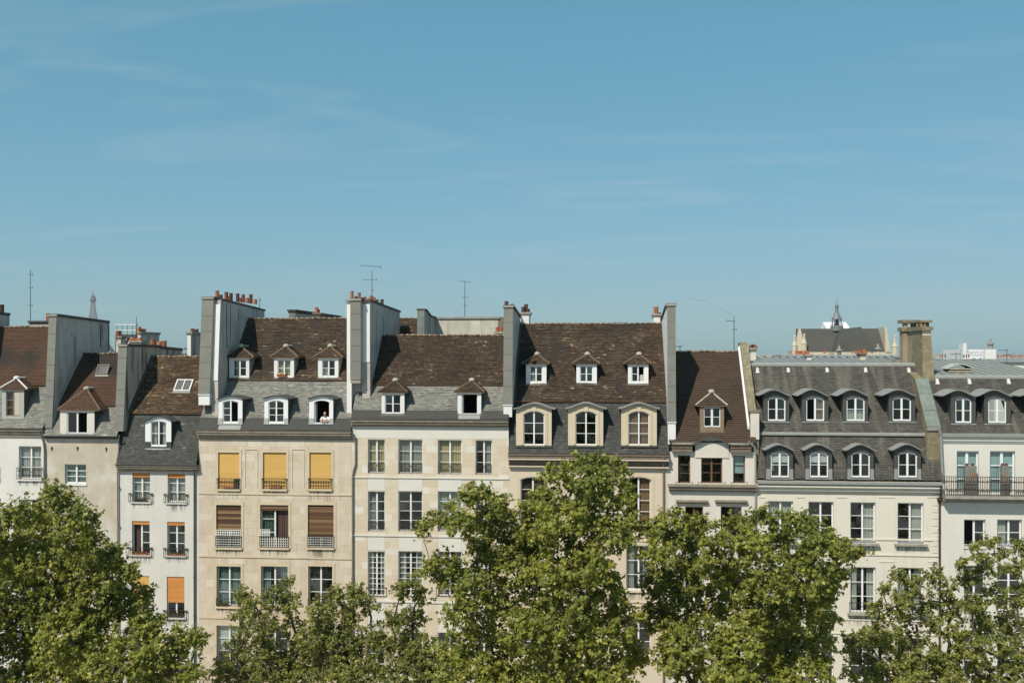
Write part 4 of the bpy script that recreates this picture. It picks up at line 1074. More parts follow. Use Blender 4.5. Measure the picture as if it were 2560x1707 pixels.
# ---------------------------------------------------------------- house 5: pale stone, four windows wide
h = House('pale stone house four windows wide with two small dormers in grey slate', 880, 1272, M['render_cream'])
roofs(h, 1070, 1047, 51, 962, 46, 839, 'slate', 'tile', tint_patchy(0.42, 0.30, 0.5, 0.30, 0.06), 5.0, skirt=(1070, 1027), g2=0.11, tw2=0.16)
for (p0, p1, w0, w1, sk_) in ((954, 1011, 962, 1002, ()), (1144, 1203, 1154, 1194, 'all')):
    dm, ho, _, _ = dormer_hip(h, h.s1, p0, p1, 980, 1034, (w0, w1, 986, 1033), ((p0 + p1) / 2 + 6, 951), (p0 - 9, p1 + 8), rows=2, front='white', cheek='zinc_dark', skip=sk_)
    h.h1.append(ho)
zc = h.cornice(h.zg - 0.06, [(0.40, 0.12), (0.30, 0.16), (0.16, 0.14)], M['cornice_dark'])
h.gutter(h.zg - 0.01, -0.38, m='pipe')
cols = ((920, 962), (996, 1056), (1095, 1154), (1189, 1230))
cur = (('yellow', 'wide'), ('grey', 'wide'), ('yellow', 'full'), ('grey', 'right'))
for c, (p0, p1) in enumerate(cols):
    h.window(p0, p1, 1098 + c * 0.7, 1183 + c, rows=3, rail=('ornate', 1158 + c, 1182 + c), curt=cur[c], sill=False, bar=0.025)
    h.window(p0, p1, 1228, 1328, rows=4, rail=('ornate', 1304, 1327), curt=(('grey', 'left'), None, ('white', 'wide'), None)[c], sill=False, bar=0.025)
    h.window(p0, p1, 1378, 1490, rows=8, vc=2, rail=('thin', 1467, 1489, 0.12), curt=('white', 'sides'), sill=False, bar=0.026)
    h.window(p0, p1, 1580, 1690, rows=4, sill=False)
h.wall(zc + 0.06, m=M['mortar_pale'])
for q in (1192, 1338, 1503): h.band(880, 1272, q, 0.07, 0.09, m=M['render_cream'])
# pale render fields above the windows, tan blocks on the piers
def field(h, x0, x1, z0, z1, m='render_cream'):
    mb = MB(); mb.box(x0, x1, -0.014, 0.004, z0, z1); mb.build('render_field', M[m], h.root)
field(h, h.xl + 0.02, h.xr - 0.01, WZ(1070, 1096), zc - 0.01)
xs_ = [(WX(a), WX(b)) for a, b in cols]
for (a, b) in xs_:
    field(h, a + 0.002, b - 0.002, WZ(1070, 1228) + 0.02, WZ(1070, 1192) - 0.10); field(h, a + 0.002, b - 0.002, WZ(1070, 1378) + 0.02, WZ(1070, 1338) - 0.10)
    field(h, a, b, WZ(1070, 1580) + 0.02, WZ(1070, 1503) - 0.10)
bands = [(h.xl, h.xr, WZ(1070, q) - 0.09, WZ(1070, q)) for q in (1192, 1338, 1503)]
zn = [(h.xl + 0.02, xs_[0][0] - 0.02)] + [(xs_[i][1] + 0.02, xs_[i + 1][0] - 0.02) for i in range(3)] + [(xs_[3][1] + 0.02, h.xr - 0.01)]
ashlar(h, WZ(1070, 1690), WZ(1070, 1096) - 0.01, 0.42, 0.72, 'stone_pale', zn, bands, joint=0.004)
close_roofs(h)
HOUSE5 = h

# ---------------------------------------------------------------- house 6: three stone dormers
h = House('warm stone house with three large arched golden stone dormers under brown tiles', 1272, 1672, M['stone_warm'])
roofs(h, 1470, 1132, 66, 1004, 45, 810, 'slate_dark', 'tile', tint_patchy(0.43, 0.32, 0.6, 0.30, 0.05), 6.0)
for i, (p0, p1) in enumerate(((1315, 1366), (1441, 1492), (1570, 1621))):
    dm, ho, _, _ = dormer_hip(h, h.s2, p0, p1, 909, 958, (p0 + 9, p1 - 10, 915, 955), ((p0 + p1) / 2 + 2, 886), (p0 - 11, p1 + 8), rows=2, front='white_bright', cheek='frame_grey', skip=(('r',) if i == 2 else ()), frame='white_bright', curt=(('grey', 'left', 0, 0.3), None, ('white', 'right', 0, 0.5))[i])
    h.h2.append(ho)
for i, (p0, p1, w0, w1) in enumerate(((1290, 1379, 1309, 1361), (1420, 1508, 1439, 1491), (1553, 1642, 1571, 1623))):
    dm, ho, wr, yf_ = dormer_arch(h, h.s1, p0, p1, 1116, (w0, w1, 1027, 1112), (p0 - 7, p1 + 9, 1021, 1007), 0.22, rows=3, front='stone_gold', cheek='zinc_dark', hoodm='zinc', curt=(None, None, ('brown', 'wide'))[i], pw=0.9, over=0.22, face2=(0.16, 0.04, 'stone_gold'), base=(0.02, 'zinc_dark'), frame='white_bright', yadd=0.06)
    h.h1.append(ho)
    mb = MB(); xm = (wr[0] + wr[1]) / 2; mb.prism_y([(xm - 0.11, wr[3] - 0.02), (xm + 0.11, wr[3] - 0.02), (xm + 0.15, wr[3] + 0.26), (xm - 0.15, wr[3] + 0.26)], yf_ - 0.07, yf_ - 0.002); mb.build('keystone', M['stone_gold'], dm)
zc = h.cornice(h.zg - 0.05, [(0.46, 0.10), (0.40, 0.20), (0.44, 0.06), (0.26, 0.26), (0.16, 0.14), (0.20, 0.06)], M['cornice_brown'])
mb = MB(); mb.box(h.xl, h.xr, -0.49, -0.462, h.zg - 0.42, h.zg - 0.355); mb.box(h.xl, h.xr, -0.25, -0.21, zc, zc + 0.07); mb.build('cornice_fillet', M['stone_warm'], h.root)
h.gutter(h.zg, -0.42)
for c, (p0, p1) in enumerate(((1302, 1362), (1437, 1492), (1566, 1627))):
    h.window(p0, p1, 1192, 1310, rows=4, arch=0.16, curt=(('dark', 'wide'), None, ('brown', 'right'))[c], skip=(('r',), (), ('l',))[c], sill=0.08, sill_out=0.12)
    h.window(p0, p1, 1363, 1475, rows=3, arch=0.14, curt=('grey', 'sides'), sill=0.08, sill_out=0.12, glass='glass')
    h.window(p0, p1, 1535, 1640, rows=3, arch=0.14, sill=0.08)
h.wall(zc + 0.06)
for q in (1337, 1347, 1500, 1510): h.band(1272, 1672, q, 0.06, 0.08)
for (a, b, c, d_, r_) in h.holes:           # raised flat architraves
    mb = MB(); t = 0.20; o = 0.025
    mb.box(a - t, a - 0.01, -o, 0.01, c, d_ - r_); mb.box(b + 0.01, b + t, -o, 0.01, c, d_ - r_); n = 10
    for i in range(n):
        p, q = a - t + (b - a + 2 * t) * i / n, a - t + (b - a + 2 * t) * (i + 1) / n
        zp, zq = arcz(min(max(p, a), b), a, b, d_, r_) + 0.006, arcz(min(max(q, a), b), a, b, d_, r_) + 0.006
        mb.hexa([(p, -o, zp), (q, -o, zq), (q, 0.01, zq), (p, 0.01, zp), (p, -o, zp + t), (q, -o, zq + t), (q, 0.01, zq + t), (p, 0.01, zp + t)])
    mb.build('architrave', M['stone_gold'], h.root)
close_roofs(h)
h.downpipe([(1660, 1138, -0.42), (1660, 1146, -0.42), (1658, 1172, -0.15), (1659, 1190), (1659, 2000)], m='pipe')
HOUSE6 = h

# ---------------------------------------------------------------- house 7: narrow cream house, steep tiles
h = House('narrow cream house with brown wooden windows and one wooden roof dormer', 1672, 1890, M['plaster_cream'])
ze = WZ(1780, 1106, -0.20)
h.s2 = (-0.12, ze, T(49)); _, h.yr, h.zr = onslope(1780, 879, *h.s2)
h.h2 = []
dm, ho, _, _ = dormer_hip(h, h.s2, 1750, 1810, 1013, 1077, (1759, 1801, 1018, 1067), (1779, 980), (1739, 1819), rows=2, front='wood_tan', cheek='wood_tan', frame='white', tilem='tile_new', hips='mortar_ridge', fw=0.05, st=0.13)
h.h2.append(ho)
# arched centre bay through the eaves
h.window(1695, 1726, 1138, 1208, rows=3, frame='wood_brown', st=0, sill=False, fw=0.06)
h.window(1753, 1806, 1134, 1208, rows=3, frame='wood_brown', sill=False, fw=0.06)
h.window(1833, 1863, 1139, 1208, rows=3, frame='wood_brown', st=0, sill=False, fw=0.06, blind=('blind_teal', 0.62, 0.26))
for p0, p1 in ((1713, 1758), (1802, 1854)):
    h.window(p0, p1, 1266, 1350, rows=3, frame='wood_red', sill=0.05); h.window(p0, p1, 1420, 1510, rows=3, frame='white', sill=0.05); h.window(p0, p1, 1570, 1660, rows=3, sill=0.05)
zwt = WZ(1780, 1129, 0)
h.wall(zwt)
a, b = WX(1738, -0.06), WX(1822, -0.06); yo = -0.35
ha, hb = WX(1727, yo), WX(1831, yo); zb_, zc_ = WZ(1780, 1111, yo), WZ(1780, 1091, yo)
mb = MB(); n = 14
for i in range(n):
    p, q = a + (b - a) * i / n, a + (b - a) * (i + 1) / n
    zp, zq = hoodz(p, ha, hb, zb_, zc_ - zb_, 0.8) - 0.07, hoodz(q, ha, hb, zb_, zc_ - zb_, 0.8) - 0.07
    mb.hexa([(p, -0.06, zwt - 0.35), (q, -0.06, zwt - 0.35), (q, 0.4, zwt - 0.35), (p, 0.4, zwt - 0.35), (p, -0.06, zp), (q, -0.06, zq), (q, 0.4, zq), (p, 0.4, zp)])
ped = mb.build('pediment', M['plaster_cream'], h.root)
mb = MB(); n = 18
for i in range(n):
    p, q = ha + (hb - ha) * i / n, ha + (hb - ha) * (i + 1) / n
    zp, zq = hoodz(p, ha, hb, zb_, zc_ - zb_, 0.8), hoodz(q, ha, hb, zb_, zc_ - zb_, 0.8)
    mb.hexa([(p, yo, zp - 0.09), (q, yo, zq - 0.09), (q, 1.0, zq - 0.09), (p, 1.0, zp - 0.09), (p, yo, zp), (q, yo, zq), (q, 1.0, zq), (p, 1.0, zp)])
mb.build('hood', M['zinc_dark'], ped)
for x0, x1 in ((WX(1680, -0.3), ha + 0.1), (hb - 0.1, WX(1878, -0.3))):
    z = WZ(1780, 1115, -0.3); mb = MB()
    mb.box(x0, x1, -0.30, 0.0, z - 0.34, z - 0.02); mb.box(x0, x1, -0.36, -0.302, z - 0.12, z - 0.03); mb.build('cornice', M['cornice_brown'], h.root)
    mb = MB(); tile_poly(mb, [(x0, -0.40, z), (x1, -0.40, z), (x1, 0.0, ze - 0.1), (x0, 0.0, ze - 0.1)], 0.17, 0.11, 0.02, tint=TPL); mb.build('eaves_tiles', M['tile_new'], h.root, kind='stuff')
mb = MB(); mb.box(h.xl + 0.2, ha + 0.3, -0.16, 0.02, ze - 0.14, ze - 0.01); mb.box(hb - 0.3, h.xr - 0.2, -0.16, 0.02, ze - 0.14, ze - 0.01); mb.build('gutter_board', M['coping_light'], h.root)
z = WZ(1780, 1212, -0.4); mb = MB(); mb.box(h.xl - 0.05, h.xr + 0.05, -0.42, 0.02, z - 0.12, z); mb.box(h.xl, h.xr, -0.30, 0.02, z - 0.30, z - 0.121); mb.box(h.xl, h.xr, -0.16, 0.02, z - 0.42, z - 0.301); mb.build('ledge', M['cornice_dark'], h.root)
for p0, p1 in ((1690, 1771), (1788, 1869)):
    x0, z = W(p0, 1250, -0.2); x1 = WX(p1, -0.2); mb = MB(); mb.box(x0, x1, -0.22, 0.01, z - 0.10, z); mb.box(x0 + 0.05, x1 - 0.05, -0.12, 0.01, z - 0.24, z - 0.101); mb.build('window_hood', M['cornice_dark'], h.root)
for p0, p1 in ((1688, 1733), (1744, 1815), (1826, 1870)):     # little iron bars in front of the attic windows
    mb = MB(); x0, z = W(p0, 1205, -0.25); x1 = WX(p1, -0.25); mb.cyl((x0, -0.25, z), (x1, -0.25, z), 0.014, n=5); mb.cyl((x0 + 0.05, -0.25, z - 0.2), (x0 + 0.05, -0.25, z + 0.02), 0.014, n=5); mb.cyl((x1 - 0.05, -0.25, z - 0.2), (x1 - 0.05, -0.25, z + 0.02), 0.014, n=5); mb.build('guard_bar', M['iron'], h.root)
r2 = roof_slope(h, 'roof', 'roof_tiles', h.s2[0], ze, h.yr, h.zr, 'tile_new', 0.18, 0.16, 0.03, h.h2, TPL, 7.0, 0.015)
ridge_row(r2, h.xl, h.xr, h.yr, h.zr + 0.02)
mb = MB(); mb.face([(h.xl, h.yr, h.zr), (h.xr, h.yr, h.zr), (h.xr, 10.2, ze), (h.xl, 10.2, ze)]); mb.box(h.xl, h.xr, 10, 10.2, 0, ze); mb.build('rear_roof', M['tile_ridge'], h.root)
h.downpipe([(1871, 1104, -0.35), (1876, 1109, -0.3), (1887, 1118, -0.2), (1889, 1140), (1889, 2000)], m='zinc')
HOUSE7 = h

# ---------------------------------------------------------------- house 8: double mansard of mossy slate
h = House('wide cream house with two rows of four grey hooded dormers in mossy slate', 1890, 2352, M['plaster_sand'])
zg = WZ(2120, 1198, -0.1); s1 = (-0.10, zg, T(72)); _, yb_, zb1 = onslope(2120, 1086, *s1)
s2 = (yb_ - 0.04, zb1 + 0.12, T(49)); _, yt_, zt_ = onslope(2090, 913, *s2)
h1, h2 = [], []
up = ((1909, 1973, 1919, 1964, 1895, 1977), (2005, 2071, 2015, 2061, 1990, 2073), (2107, 2170, 2116, 2162, 2089, 2174), (2222, 2288, 2231, 2278, 2202, 2291))
for i, (p0, p1, w0, w1, e0, e1) in enumerate(up):
    dm, ho, wr, yf_ = dormer_arch(h, s2, p0, p1, 1057, (w0, w1, 993, 1052), (e0 + 1, e1 - 2, 988, 973), 0.12, rows=2, front='zinc_dark', cheek='zinc_dark', hoodm='zinc', pw=0.75, over=0.25, face2=(0.06, 0.03, 'zinc_dark'), base=(0.02, 'zinc'), frame='white_bright', fw=0.07, st=0.11, skip=('l',) if i == 1 else (), curt=(None, ('brown', 'right'), ('white', 'full', 0, 0.55), None)[i])
    h2.append(ho)
lo_ = ((1916, 1982, 1926, 1973, 1910, 1987), (2014, 2080, 2024, 2071, 2008, 2084), (2119, 2184, 2128, 2175, 2112, 2191), (2236, 2302, 2245, 2293, 2229, 2308))
for i, (p0, p1, w0, w1, e0, e1) in enumerate(lo_):
    dm, ho, wr, yf_ = dormer_arch(h, s1, p0, p1, 1197, (w0, w1, 1130, 1193), (e0, e1, 1125, 1110), 0.12, rows=2, front='zinc_dark', cheek='zinc_dark', hoodm='zinc', pw=0.75, over=0.25, face2=(0.06, 0.03, 'zinc_dark'), base=(0.55, 'zinc'), frame='white_bright', fw=0.07, st=0.11, blind=('blind_white', 0.42) if i < 2 else None, yadd=0.10)
    h1.append(ho)
r1 = roof_slope(h, 'mansard', 'slates', s1[0], zg, yb_, zb1, 'slate_moss', 0.23, 0.15, 0.020, h1, TS, 8.0, 0.01)
r2 = roof_slope(h, 'upper_mansard', 'slates', s2[0], s2[1], yt_, zt_, 'slate_moss', 0.23, 0.15, 0.020, h2, TS, 8.5, 0.01)
mb = MB(); mb.prism_x([(yb_ - 0.16, zb1 - 0.05), (yb_ - 0.16, zb1 + 0.06), (yb_ + 0.05, zb1 + 0.2), (yb_ + 0.05, zb1 - 0.05)], h.xl, h.xr); mb.build('zinc_break', M['zinc'], h.root)
mb = MB(); mb.prism_x([(yt_ - 0.10, zt_ - 0.06), (yt_ - 0.10, zt_ + 0.05), (yt_ + 0.05, zt_ + 0.16), (yt_ + 0.3, zt_ + 0.16), (yt_ + 0.3, zt_ - 0.05)], h.xl, h.xr); mb.build('zinc_ridge', M['zinc'], h.root)
mb = MB(); n = int((h.xr - h.xl) / 0.62)
mb.face([(h.xl, yt_ + 0.3, zt_ + 0.14), (h.xr, yt_ + 0.3, zt_ + 0.14), (h.xr, 12, zt_ + 0.42), (h.xl, 12, zt_ + 0.42)])
for i in range(n + 1):
    x = h.xl + 0.03 + (h.xr - h.xl - 0.06) * i / n; mb.hexa([(x - 0.02, yt_ + 0.3, zt_ + 0.142), (x + 0.02, yt_ + 0.3, zt_ + 0.142), (x + 0.02, 12, zt_ + 0.422), (x - 0.02, 12, zt_ + 0.422), (x - 0.02, yt_ + 0.3, zt_ + 0.18), (x + 0.02, yt_ + 0.3, zt_ + 0.18), (x + 0.02, 12, zt_ + 0.46), (x - 0.02, 12, zt_ + 0.46)])
mb.box(h.xl, h.xr, 11.8, 12, 0, zt_ + 0.40); mb.build('zinc_roof', M['zinc'], h.root)
for p in (1893, 1970, 2067, 2163, 2271):        # white snow hooks along the ridge
    x, y, z = onslope(p, 925, *s2); mb = MB(); mb.box(x - 0.08, x + 0.08, y - 0.09, y + 0.05, z - 0.10, z + 0.10); mb.hexa([(x - 0.13, y - 0.16, z - 0.2), (x + 0.13, y - 0.16, z - 0.2), (x + 0.1, y, z - 0.15), (x - 0.1, y, z - 0.15), (x - 0.05, y - 0.10, z + 0.16), (x + 0.05, y - 0.10, z + 0.16), (x + 0.05, y + 0.1, z + 0.16), (x - 0.05, y + 0.1, z + 0.16)]); mb.build('ridge_hook', M['white'], r2)
zc = h.cornice(zg - 0.10, [(0.34, 0.16), (0.26, 0.10), (0.36, 0.10), (0.20, 0.22), (0.12, 0.10)], M['plaster_sand'])
mb = MB(); mb.box(h.xl, h.xr, -0.46, -0.08, zg - 0.26, zg - 0.102); mb.build('zinc_gutter', M['zinc'], h.root)
mb = MB(); z = zg + 0.02; n = int((h.xr - h.xl) / 0.42)
mb.box(h.xl, h.xr, -0.24, -0.21, z, z + 0.06); mb.box(h.xl, h.xr, -0.24, -0.21, z - 0.16, z - 0.12)
for i in range(n + 1):
    x = h.xl + 0.02 + (h.xr - h.xl - 0.04) * i / n; mb.box(x - 0.02, x + 0.02, -0.25, -0.20, z - 0.16, z + 0.07)
mb.build('snow_guard', M['zinc_dark'], h.root)
for c, (p0, p1) in enumerate(((1921, 1983), (2021, 2084), (2126, 2189), (2244, 2309))):
    q = c * 1.5
    h.window(p0, p1, 1252 + q, 1354 + q, rows=3, curt=(('white', 'full'), ('grey', 'left', 0, 0.45), ('white', 'right'), ('white', 'right'))[c], sill=0.18, sill_out=0.26, sillm='coping_light', frame='white_bright', fw=0.07, skip=())
    h.window(p0, p1, 1414 + q, 1528 + q, rows=3, rail=('thin', 1502 + q, 1526 + q, 0.08), sill=0.18, sill_out=0.26, sillm='coping_light', frame='white_bright', fw=0.07, curt=('white', 'sides'))
    h.window(p0, p1, 1590 + q, 1700 + q, rows=3, sill=0.18, sill_out=0.2, frame='white_bright')
h.wall(zc + 0.06)
for q in (1344, 1383, 1545, 1580): h.band(1892, 2345, q, 0.05, 0.09)
for pa, pb in ((1897, 1912), (1992, 2012), (2091, 2117), (2197, 2236), (2318, 2343)):
    h.band(pa, pb, 1241, 0.03, 0.06, name='moulding'); h.band(pa, pb, 1402, 0.03, 0.06, name='moulding')
for k in range(8): h.band(2331, 2344, 1250 + 17 * k, 0.035, 0.30, name='quoin')
h.downpipe([(2352, 1215, -0.42), (2353, 1232, -0.30), (2349, 1246, -0.2), (2349, 1262), (2349, 2000)], m='iron_rust')
mb = MB(); x, z = W(2349, 1246, -0.15); mb.lathe((x, -0.15, z - 0.25), [(0.06, 0), (0.15, 0.2), (0.15, 0.3)], 10); mb.build('hopper', M['iron_rust'], h.root)
HOUSE8 = h; H8 = (s2, yt_, zt_)

# ---------------------------------------------------------------- house 9: off-white with iron balcony
h = House('off-white house at the right edge with a rusty iron balcony', 2352, 2680, M['plaster_pale'])
zg = WZ(2450, 1084, -0.1); s2 = (-0.10, zg, T(49)); _, yt_, zt_ = onslope(2450, 944, *s2)
h2 = []
for i, (p0, p1, w0, w1, e0, e1) in enumerate(((2378, 2439, 2388, 2429, 2353, 2440), (2461, 2527, 2470, 2516, 2440, 2532), (2572, 2636, 2582, 2626, 2547, 2640))):
    dm, ho, wr, yf_ = dormer_arch(h, s2, p0, p1, 1061, (w0, w1, 995, 1057), (e0 + 2, e1 - 2, 989, 974), 0.12, rows=2, front='zinc_dark', cheek='zinc_dark', hoodm='zinc', pw=0.75, over=0.25, face2=(0.06, 0.03, 'zinc_dark'), base=(0.02, 'zinc'), frame='white_bright', fw=0.07, st=0.11)
    h2.append(ho)
r2 = roof_slope(h, 'mansard', 'slates', s2[0], zg, yt_, zt_, 'slate_moss', 0.23, 0.15, 0.020, h2, TS, 9.5, 0.01)
mb = MB(); mb.prism_x([(yt_ - 0.10, zt_ - 0.06), (yt_ - 0.10, zt_ + 0.05), (yt_ + 0.05, zt_ + 0.16), (yt_ + 0.3, zt_ + 0.16), (yt_ + 0.3, zt_ - 0.05)], h.xl, h.xr); mb.build('zinc_ridge', M['zinc'], h.root)
mb = MB(); z2 = WZ(2450, 900, 12.5)
mb.face([(h.xl, yt_ + 0.3, zt_ + 0.14), (h.xr, yt_ + 0.3, zt_ + 0.14), (h.xr, 12.5, z2), (h.xl, 12.5, z2)])
n = int((h.xr - h.xl) / 0.6)
for i in range(n + 1):
    x = h.xl + 0.03 + (h.xr - h.xl - 0.06) * i / n; mb.hexa([(x - 0.02, yt_ + 0.3, zt_ + 0.142), (x + 0.02, yt_ + 0.3, zt_ + 0.142), (x + 0.02, 12.5, z2 + 0.002), (x - 0.02, 12.5, z2 + 0.002), (x - 0.02, yt_ + 0.3, zt_ + 0.19), (x + 0.02, yt_ + 0.3, zt_ + 0.19), (x + 0.02, 12.5, z2 + 0.05), (x - 0.02, 12.5, z2 + 0.05)])
mb.box(h.xl, h.xr, 12.3, 12.5, 0, z2 - 0.02); mb.build('zinc_roof', M['zinc'], h.root)
for p in (2340, 2420, 2518):
    x, y, z = onslope(p + 2, 953, *s2); mb = MB(); mb.box(x - 0.08, x + 0.08, y - 0.09, y + 0.05, z - 0.10, z + 0.10); mb.hexa([(x - 0.13, y - 0.16, z - 0.2), (x + 0.13, y - 0.16, z - 0.2), (x + 0.1, y, z - 0.15), (x - 0.1, y, z - 0.15), (x - 0.05, y - 0.10, z + 0.16), (x + 0.05, y - 0.10, z + 0.16), (x + 0.05, y + 0.1, z + 0.16), (x - 0.05, y + 0.1, z + 0.16)]); mb.build('ridge_hook', M['white'], r2)
mb = MB(); mb.box(h.xl, h.xr, -0.30, -0.05, zg - 0.16, zg + 0.02); mb.build('zinc_gutter', M['zinc'], h.root)
zc = h.cornice(zg - 0.161, [(0.22, 0.10), (0.14, 0.16), (0.06, 0.12)], M['plaster_pale'])
for c, (p0, p1) in enumerate(((2392, 2447), (2475, 2538), (2580, 2640))):
    h.window(p0, p1, 1127, 1236, rows=3, blind=('blind_teal', 0.93, 0.27), frame='white_bright', sill=False, fw=0.08, st=0.16, bar=0.06)
    if c < 2: h.window(p0 + 18, p1 + 17, 1298, 1366, rows=2, curt=(None, ('white', 'left'))[c], rail=('thin', 1352, 1364), frame='white_bright', sill=0.04, fw=0.07, skip=('l',) if c == 0 else ())
    h.window(p0 + 18, p1 + 17, 1413, 1526, rows=3, frame='white_bright', sill=0.04, fw=0.07); h.window(p0 + 18, p1 + 17, 1580, 1690, rows=3, frame='white_bright', sill=0.04)
h.wall(zc + 0.06)
z = WZ(2450, 1240, -0.75); x0 = WX(2362, -0.8)
mb = MB(); mb.box(h.xl + 0.01, h.xr, -0.80, 0.01, z - 0.16, z); mb.box(h.xl + 0.03, h.xr, -0.50, 0.01, z - 0.34, z - 0.161); mb.box(h.xl + 0.03, h.xr, -0.2, 0.01, z - 0.46, z - 0.341)
bal = mb.build('balcony', M['coping_light'], h.root)
railing_ornate(x0, h.xr, z + 0.04, WZ(2450, 1191, -0.75), -0.74, dense=1.7, rb=0.014, rs=0.015).build('balcony_railing', M['iron_rust'], bal)
mb = MB(); zt2 = WZ(2450, 1191, -0.75); mb.box(x0, x0 + 0.02, -0.72, -0.02, zt2 - 0.03, zt2); mb.build('side_rail', M['iron_rust'], bal)
h.downpipe([(2347, 1070, -0.3), (2352, 1090, -0.2), (2356, 1180, -0.2), (2358, 1192, -0.15), (2358, 1200, -0.1)], m='zinc', r=0.09)
HOUSE9 = h; H9 = (s2, yt_, zt_)
# ------------------------------------------------------------------ party walls with chimneys
def Yfrom(px, X):
    a, b, _ = ray(px, 880)
    return X * b / a - D
def pots_on(root, xc, z, lst, r=0.12):
    """lst: (px of pot, pixel height, material)"""
    for p, hp, m in lst:
        y = Yfrom(p, xc); chimney_pot(root, xc + uni(-0.05, 0.05), y, z, hp * (D + y) / F, r if hp > 14 else r * 1.15, m)
FL = []; SEAMS = []
# far-left wall
root, x0, x1, zt = party_wall('grey party wall cut by the left edge of the picture', -142, -117, 775, 1070, 0.1, 0.5, lambda z: [(6.2, z - 0.15)], 'side_plaster', (830, 900, 970))
chimney_pot(root, (x0 + x1) / 2, Yfrom(4, (x0 + x1) / 2), zt + 0.05, 0.55, 0.16, 'clay_dark')
# wall between houses 1 and 2
root, x0, x1, zt = party_wall('broad grey party wall beside the bare tan house with a pale front strip', 111, 131, 791, 1070, 0.0, 0.55, lambda z: [(7.3, WZ(287, 808, 7.3))], 'side_plaster', (835, 874, 912, 951, 990, 1037))
SEAMS.append((root, x1, [(251, 808, 868, 0.03), (255, 812, 850, 0.015), (272, 810, 884, 0.035), (187, 836, 905, 0.012)]))
# wall between houses 2 and 3
root, x0, x1, zt = party_wall('grey party wall with black damp stains left of the slate mansard', 287, 309, 866, 1078, 0.0, 0.5, lambda z: [(5.2, z - 0.05), (5.25, z - 0.12), (8.8, z - 0.25)], 'side_stained', (895, 934, 974, 1013, 1040))
FL.append((root, x1, HOUSE3)); pots_on(root, (x0 + x1) / 2, zt + 0.05, [(383, 17, 'clay')], 0.17)
for p, hp in ((399, 18), (408, 20), (412, 14)): chimney_pot(root, (x0 + x1) / 2 + uni(-0.1, 0.1), Yfrom(p, (x0 + x1) / 2), zt - 0.1, hp * 66 / F, 0.16, 'clay')
# wall between houses 3 and 4
root, x0, x1, zt = party_wall('tall grey party wall topped by a row of clay pots left of the yellow blinds', 496, 525, 748, 985, 0.0, 0.6, lambda z: [(9.0, z - 0.35)], 'side_plaster', (790, 829, 868, 906, 945), base=(1012, 'white_paint_wall'))
xb = WX(547.5, 0.5)
zs = zt - 0.06; zq = WZ(540, 951, 0.4); y_a, y_b = 0.34, 0.80
mb = MB(); mb.prism_x([(9.0, zs - 0.33), (y_b, zs), (y_a, zq), (y_a, 18), (9.0, 18)], x1 - 0.02, xb); mb.build('chimney_breast', M['side_plaster'], root)
mb = MB(); g = lambda z: y_a + (y_b - y_a) * (z - zq) / (zs - zq); zu = zs - 0.25
mb.hexa([(x1 + 0.003, g(zq) - 0.04, zq), (xb - 0.003, g(zq) - 0.04, zq), (xb - 0.003, g(zq) - 0.003, zq), (x1 + 0.003, g(zq) - 0.003, zq), (x1 + 0.003, g(zu) - 0.04, zu), (xb - 0.003, g(zu) - 0.04, zu), (xb - 0.003, g(zu) - 0.003, zu), (x1 + 0.003, g(zu) - 0.003, zu)]); mb.build('white_front', M['white_paint_wall'], root)
mb = MB(); mb.hexa([(x1 - 0.05, 0.9, zs), (xb + 0.06, 0.9, zs), (xb + 0.06, 9.1, zs - 0.33), (x1 - 0.05, 9.1, zs - 0.33), (x1 - 0.05, 0.9, zs + 0.1), (xb + 0.06, 0.9, zs + 0.1), (xb + 0.06, 9.1, zs - 0.23), (x1 - 0.05, 9.1, zs - 0.23)]); mb.build('coping', M['coping'], root)
SEAMS.append((root, xb, [(566, 758, 870, 0.03), (575, 762, 850, 0.02), (596, 770, 800, 0.02)]))
xc = (x0 + x1) / 2 + 0.15
pots_on(root, xc, zt + 0.08, [(542, 21, 'clay'), (552, 12, 'clay_dark'), (564, 21, 'clay_dark'), (572, 11, 'clay'), (579, 20, 'clay_dark'), (594, 21, 'clay_dark'), (601, 11, 'clay'), (609, 21, 'clay_dark'), (618, 13, 'clay'), (628, 24, 'clay_dark'), (638, 12, 'clay')])
# wall between houses 4 and 5 (double stack)
root, x0, x1, zt = party_wall('tall double chimney stack with clay pots between the yellow blinds and four window house', 876, 902, 752, 945, 0.25, 0.25, lambda z: [(9.9, z - 0.35)], 'side_plaster', (785, 824, 864, 903), base=(958, 'coping_light'))
mb = MB(); xa = WX(867, 0.5); mb.box(xa, x0 + 0.01, 0.5, 9.0, 20, zt - 0.02); mb.build('chimney_breast', M['white_paint_wall'], root)
mb = MB(); mb.box(xa - 0.1, x0 + 0.05, 0.35, 9.05, zt - 0.015, zt + 0.08); mb.build('coping', M['coping_light'], root)
xb = WX(925, 0.7); YS = 0.72
mb = MB(); mb.prism_x([(9.9, zt - 0.33), (YS + 0.02, zt - 0.02), (YS + 0.02, 18), (9.9, 18)], x1 - 0.02, xb); mb.build('chimney_breast', M['side_plaster'], root)
mb = MB(); mb.box(x1 + 0.01, xb - 0.004, YS - 0.03, YS + 0.015, WZ(925, 905, YS), zt - 0.2); mb.build('white_front', M['white_paint_wall'], root)
mb = MB(); mb.hexa([(x1 - 0.05, YS - 0.1, zt - 0.02), (xb + 0.07, YS - 0.1, zt - 0.02), (xb + 0.07, 10, zt - 0.33), (x1 - 0.05, 10, zt - 0.33), (x1 - 0.05, YS - 0.1, zt + 0.10), (xb + 0.07, YS - 0.1, zt + 0.10), (xb + 0.07, 10, zt - 0.21), (x1 - 0.05, 10, zt - 0.21)]); mb.build('coping', M['coping'], root)
xc = (x0 + x1) / 2
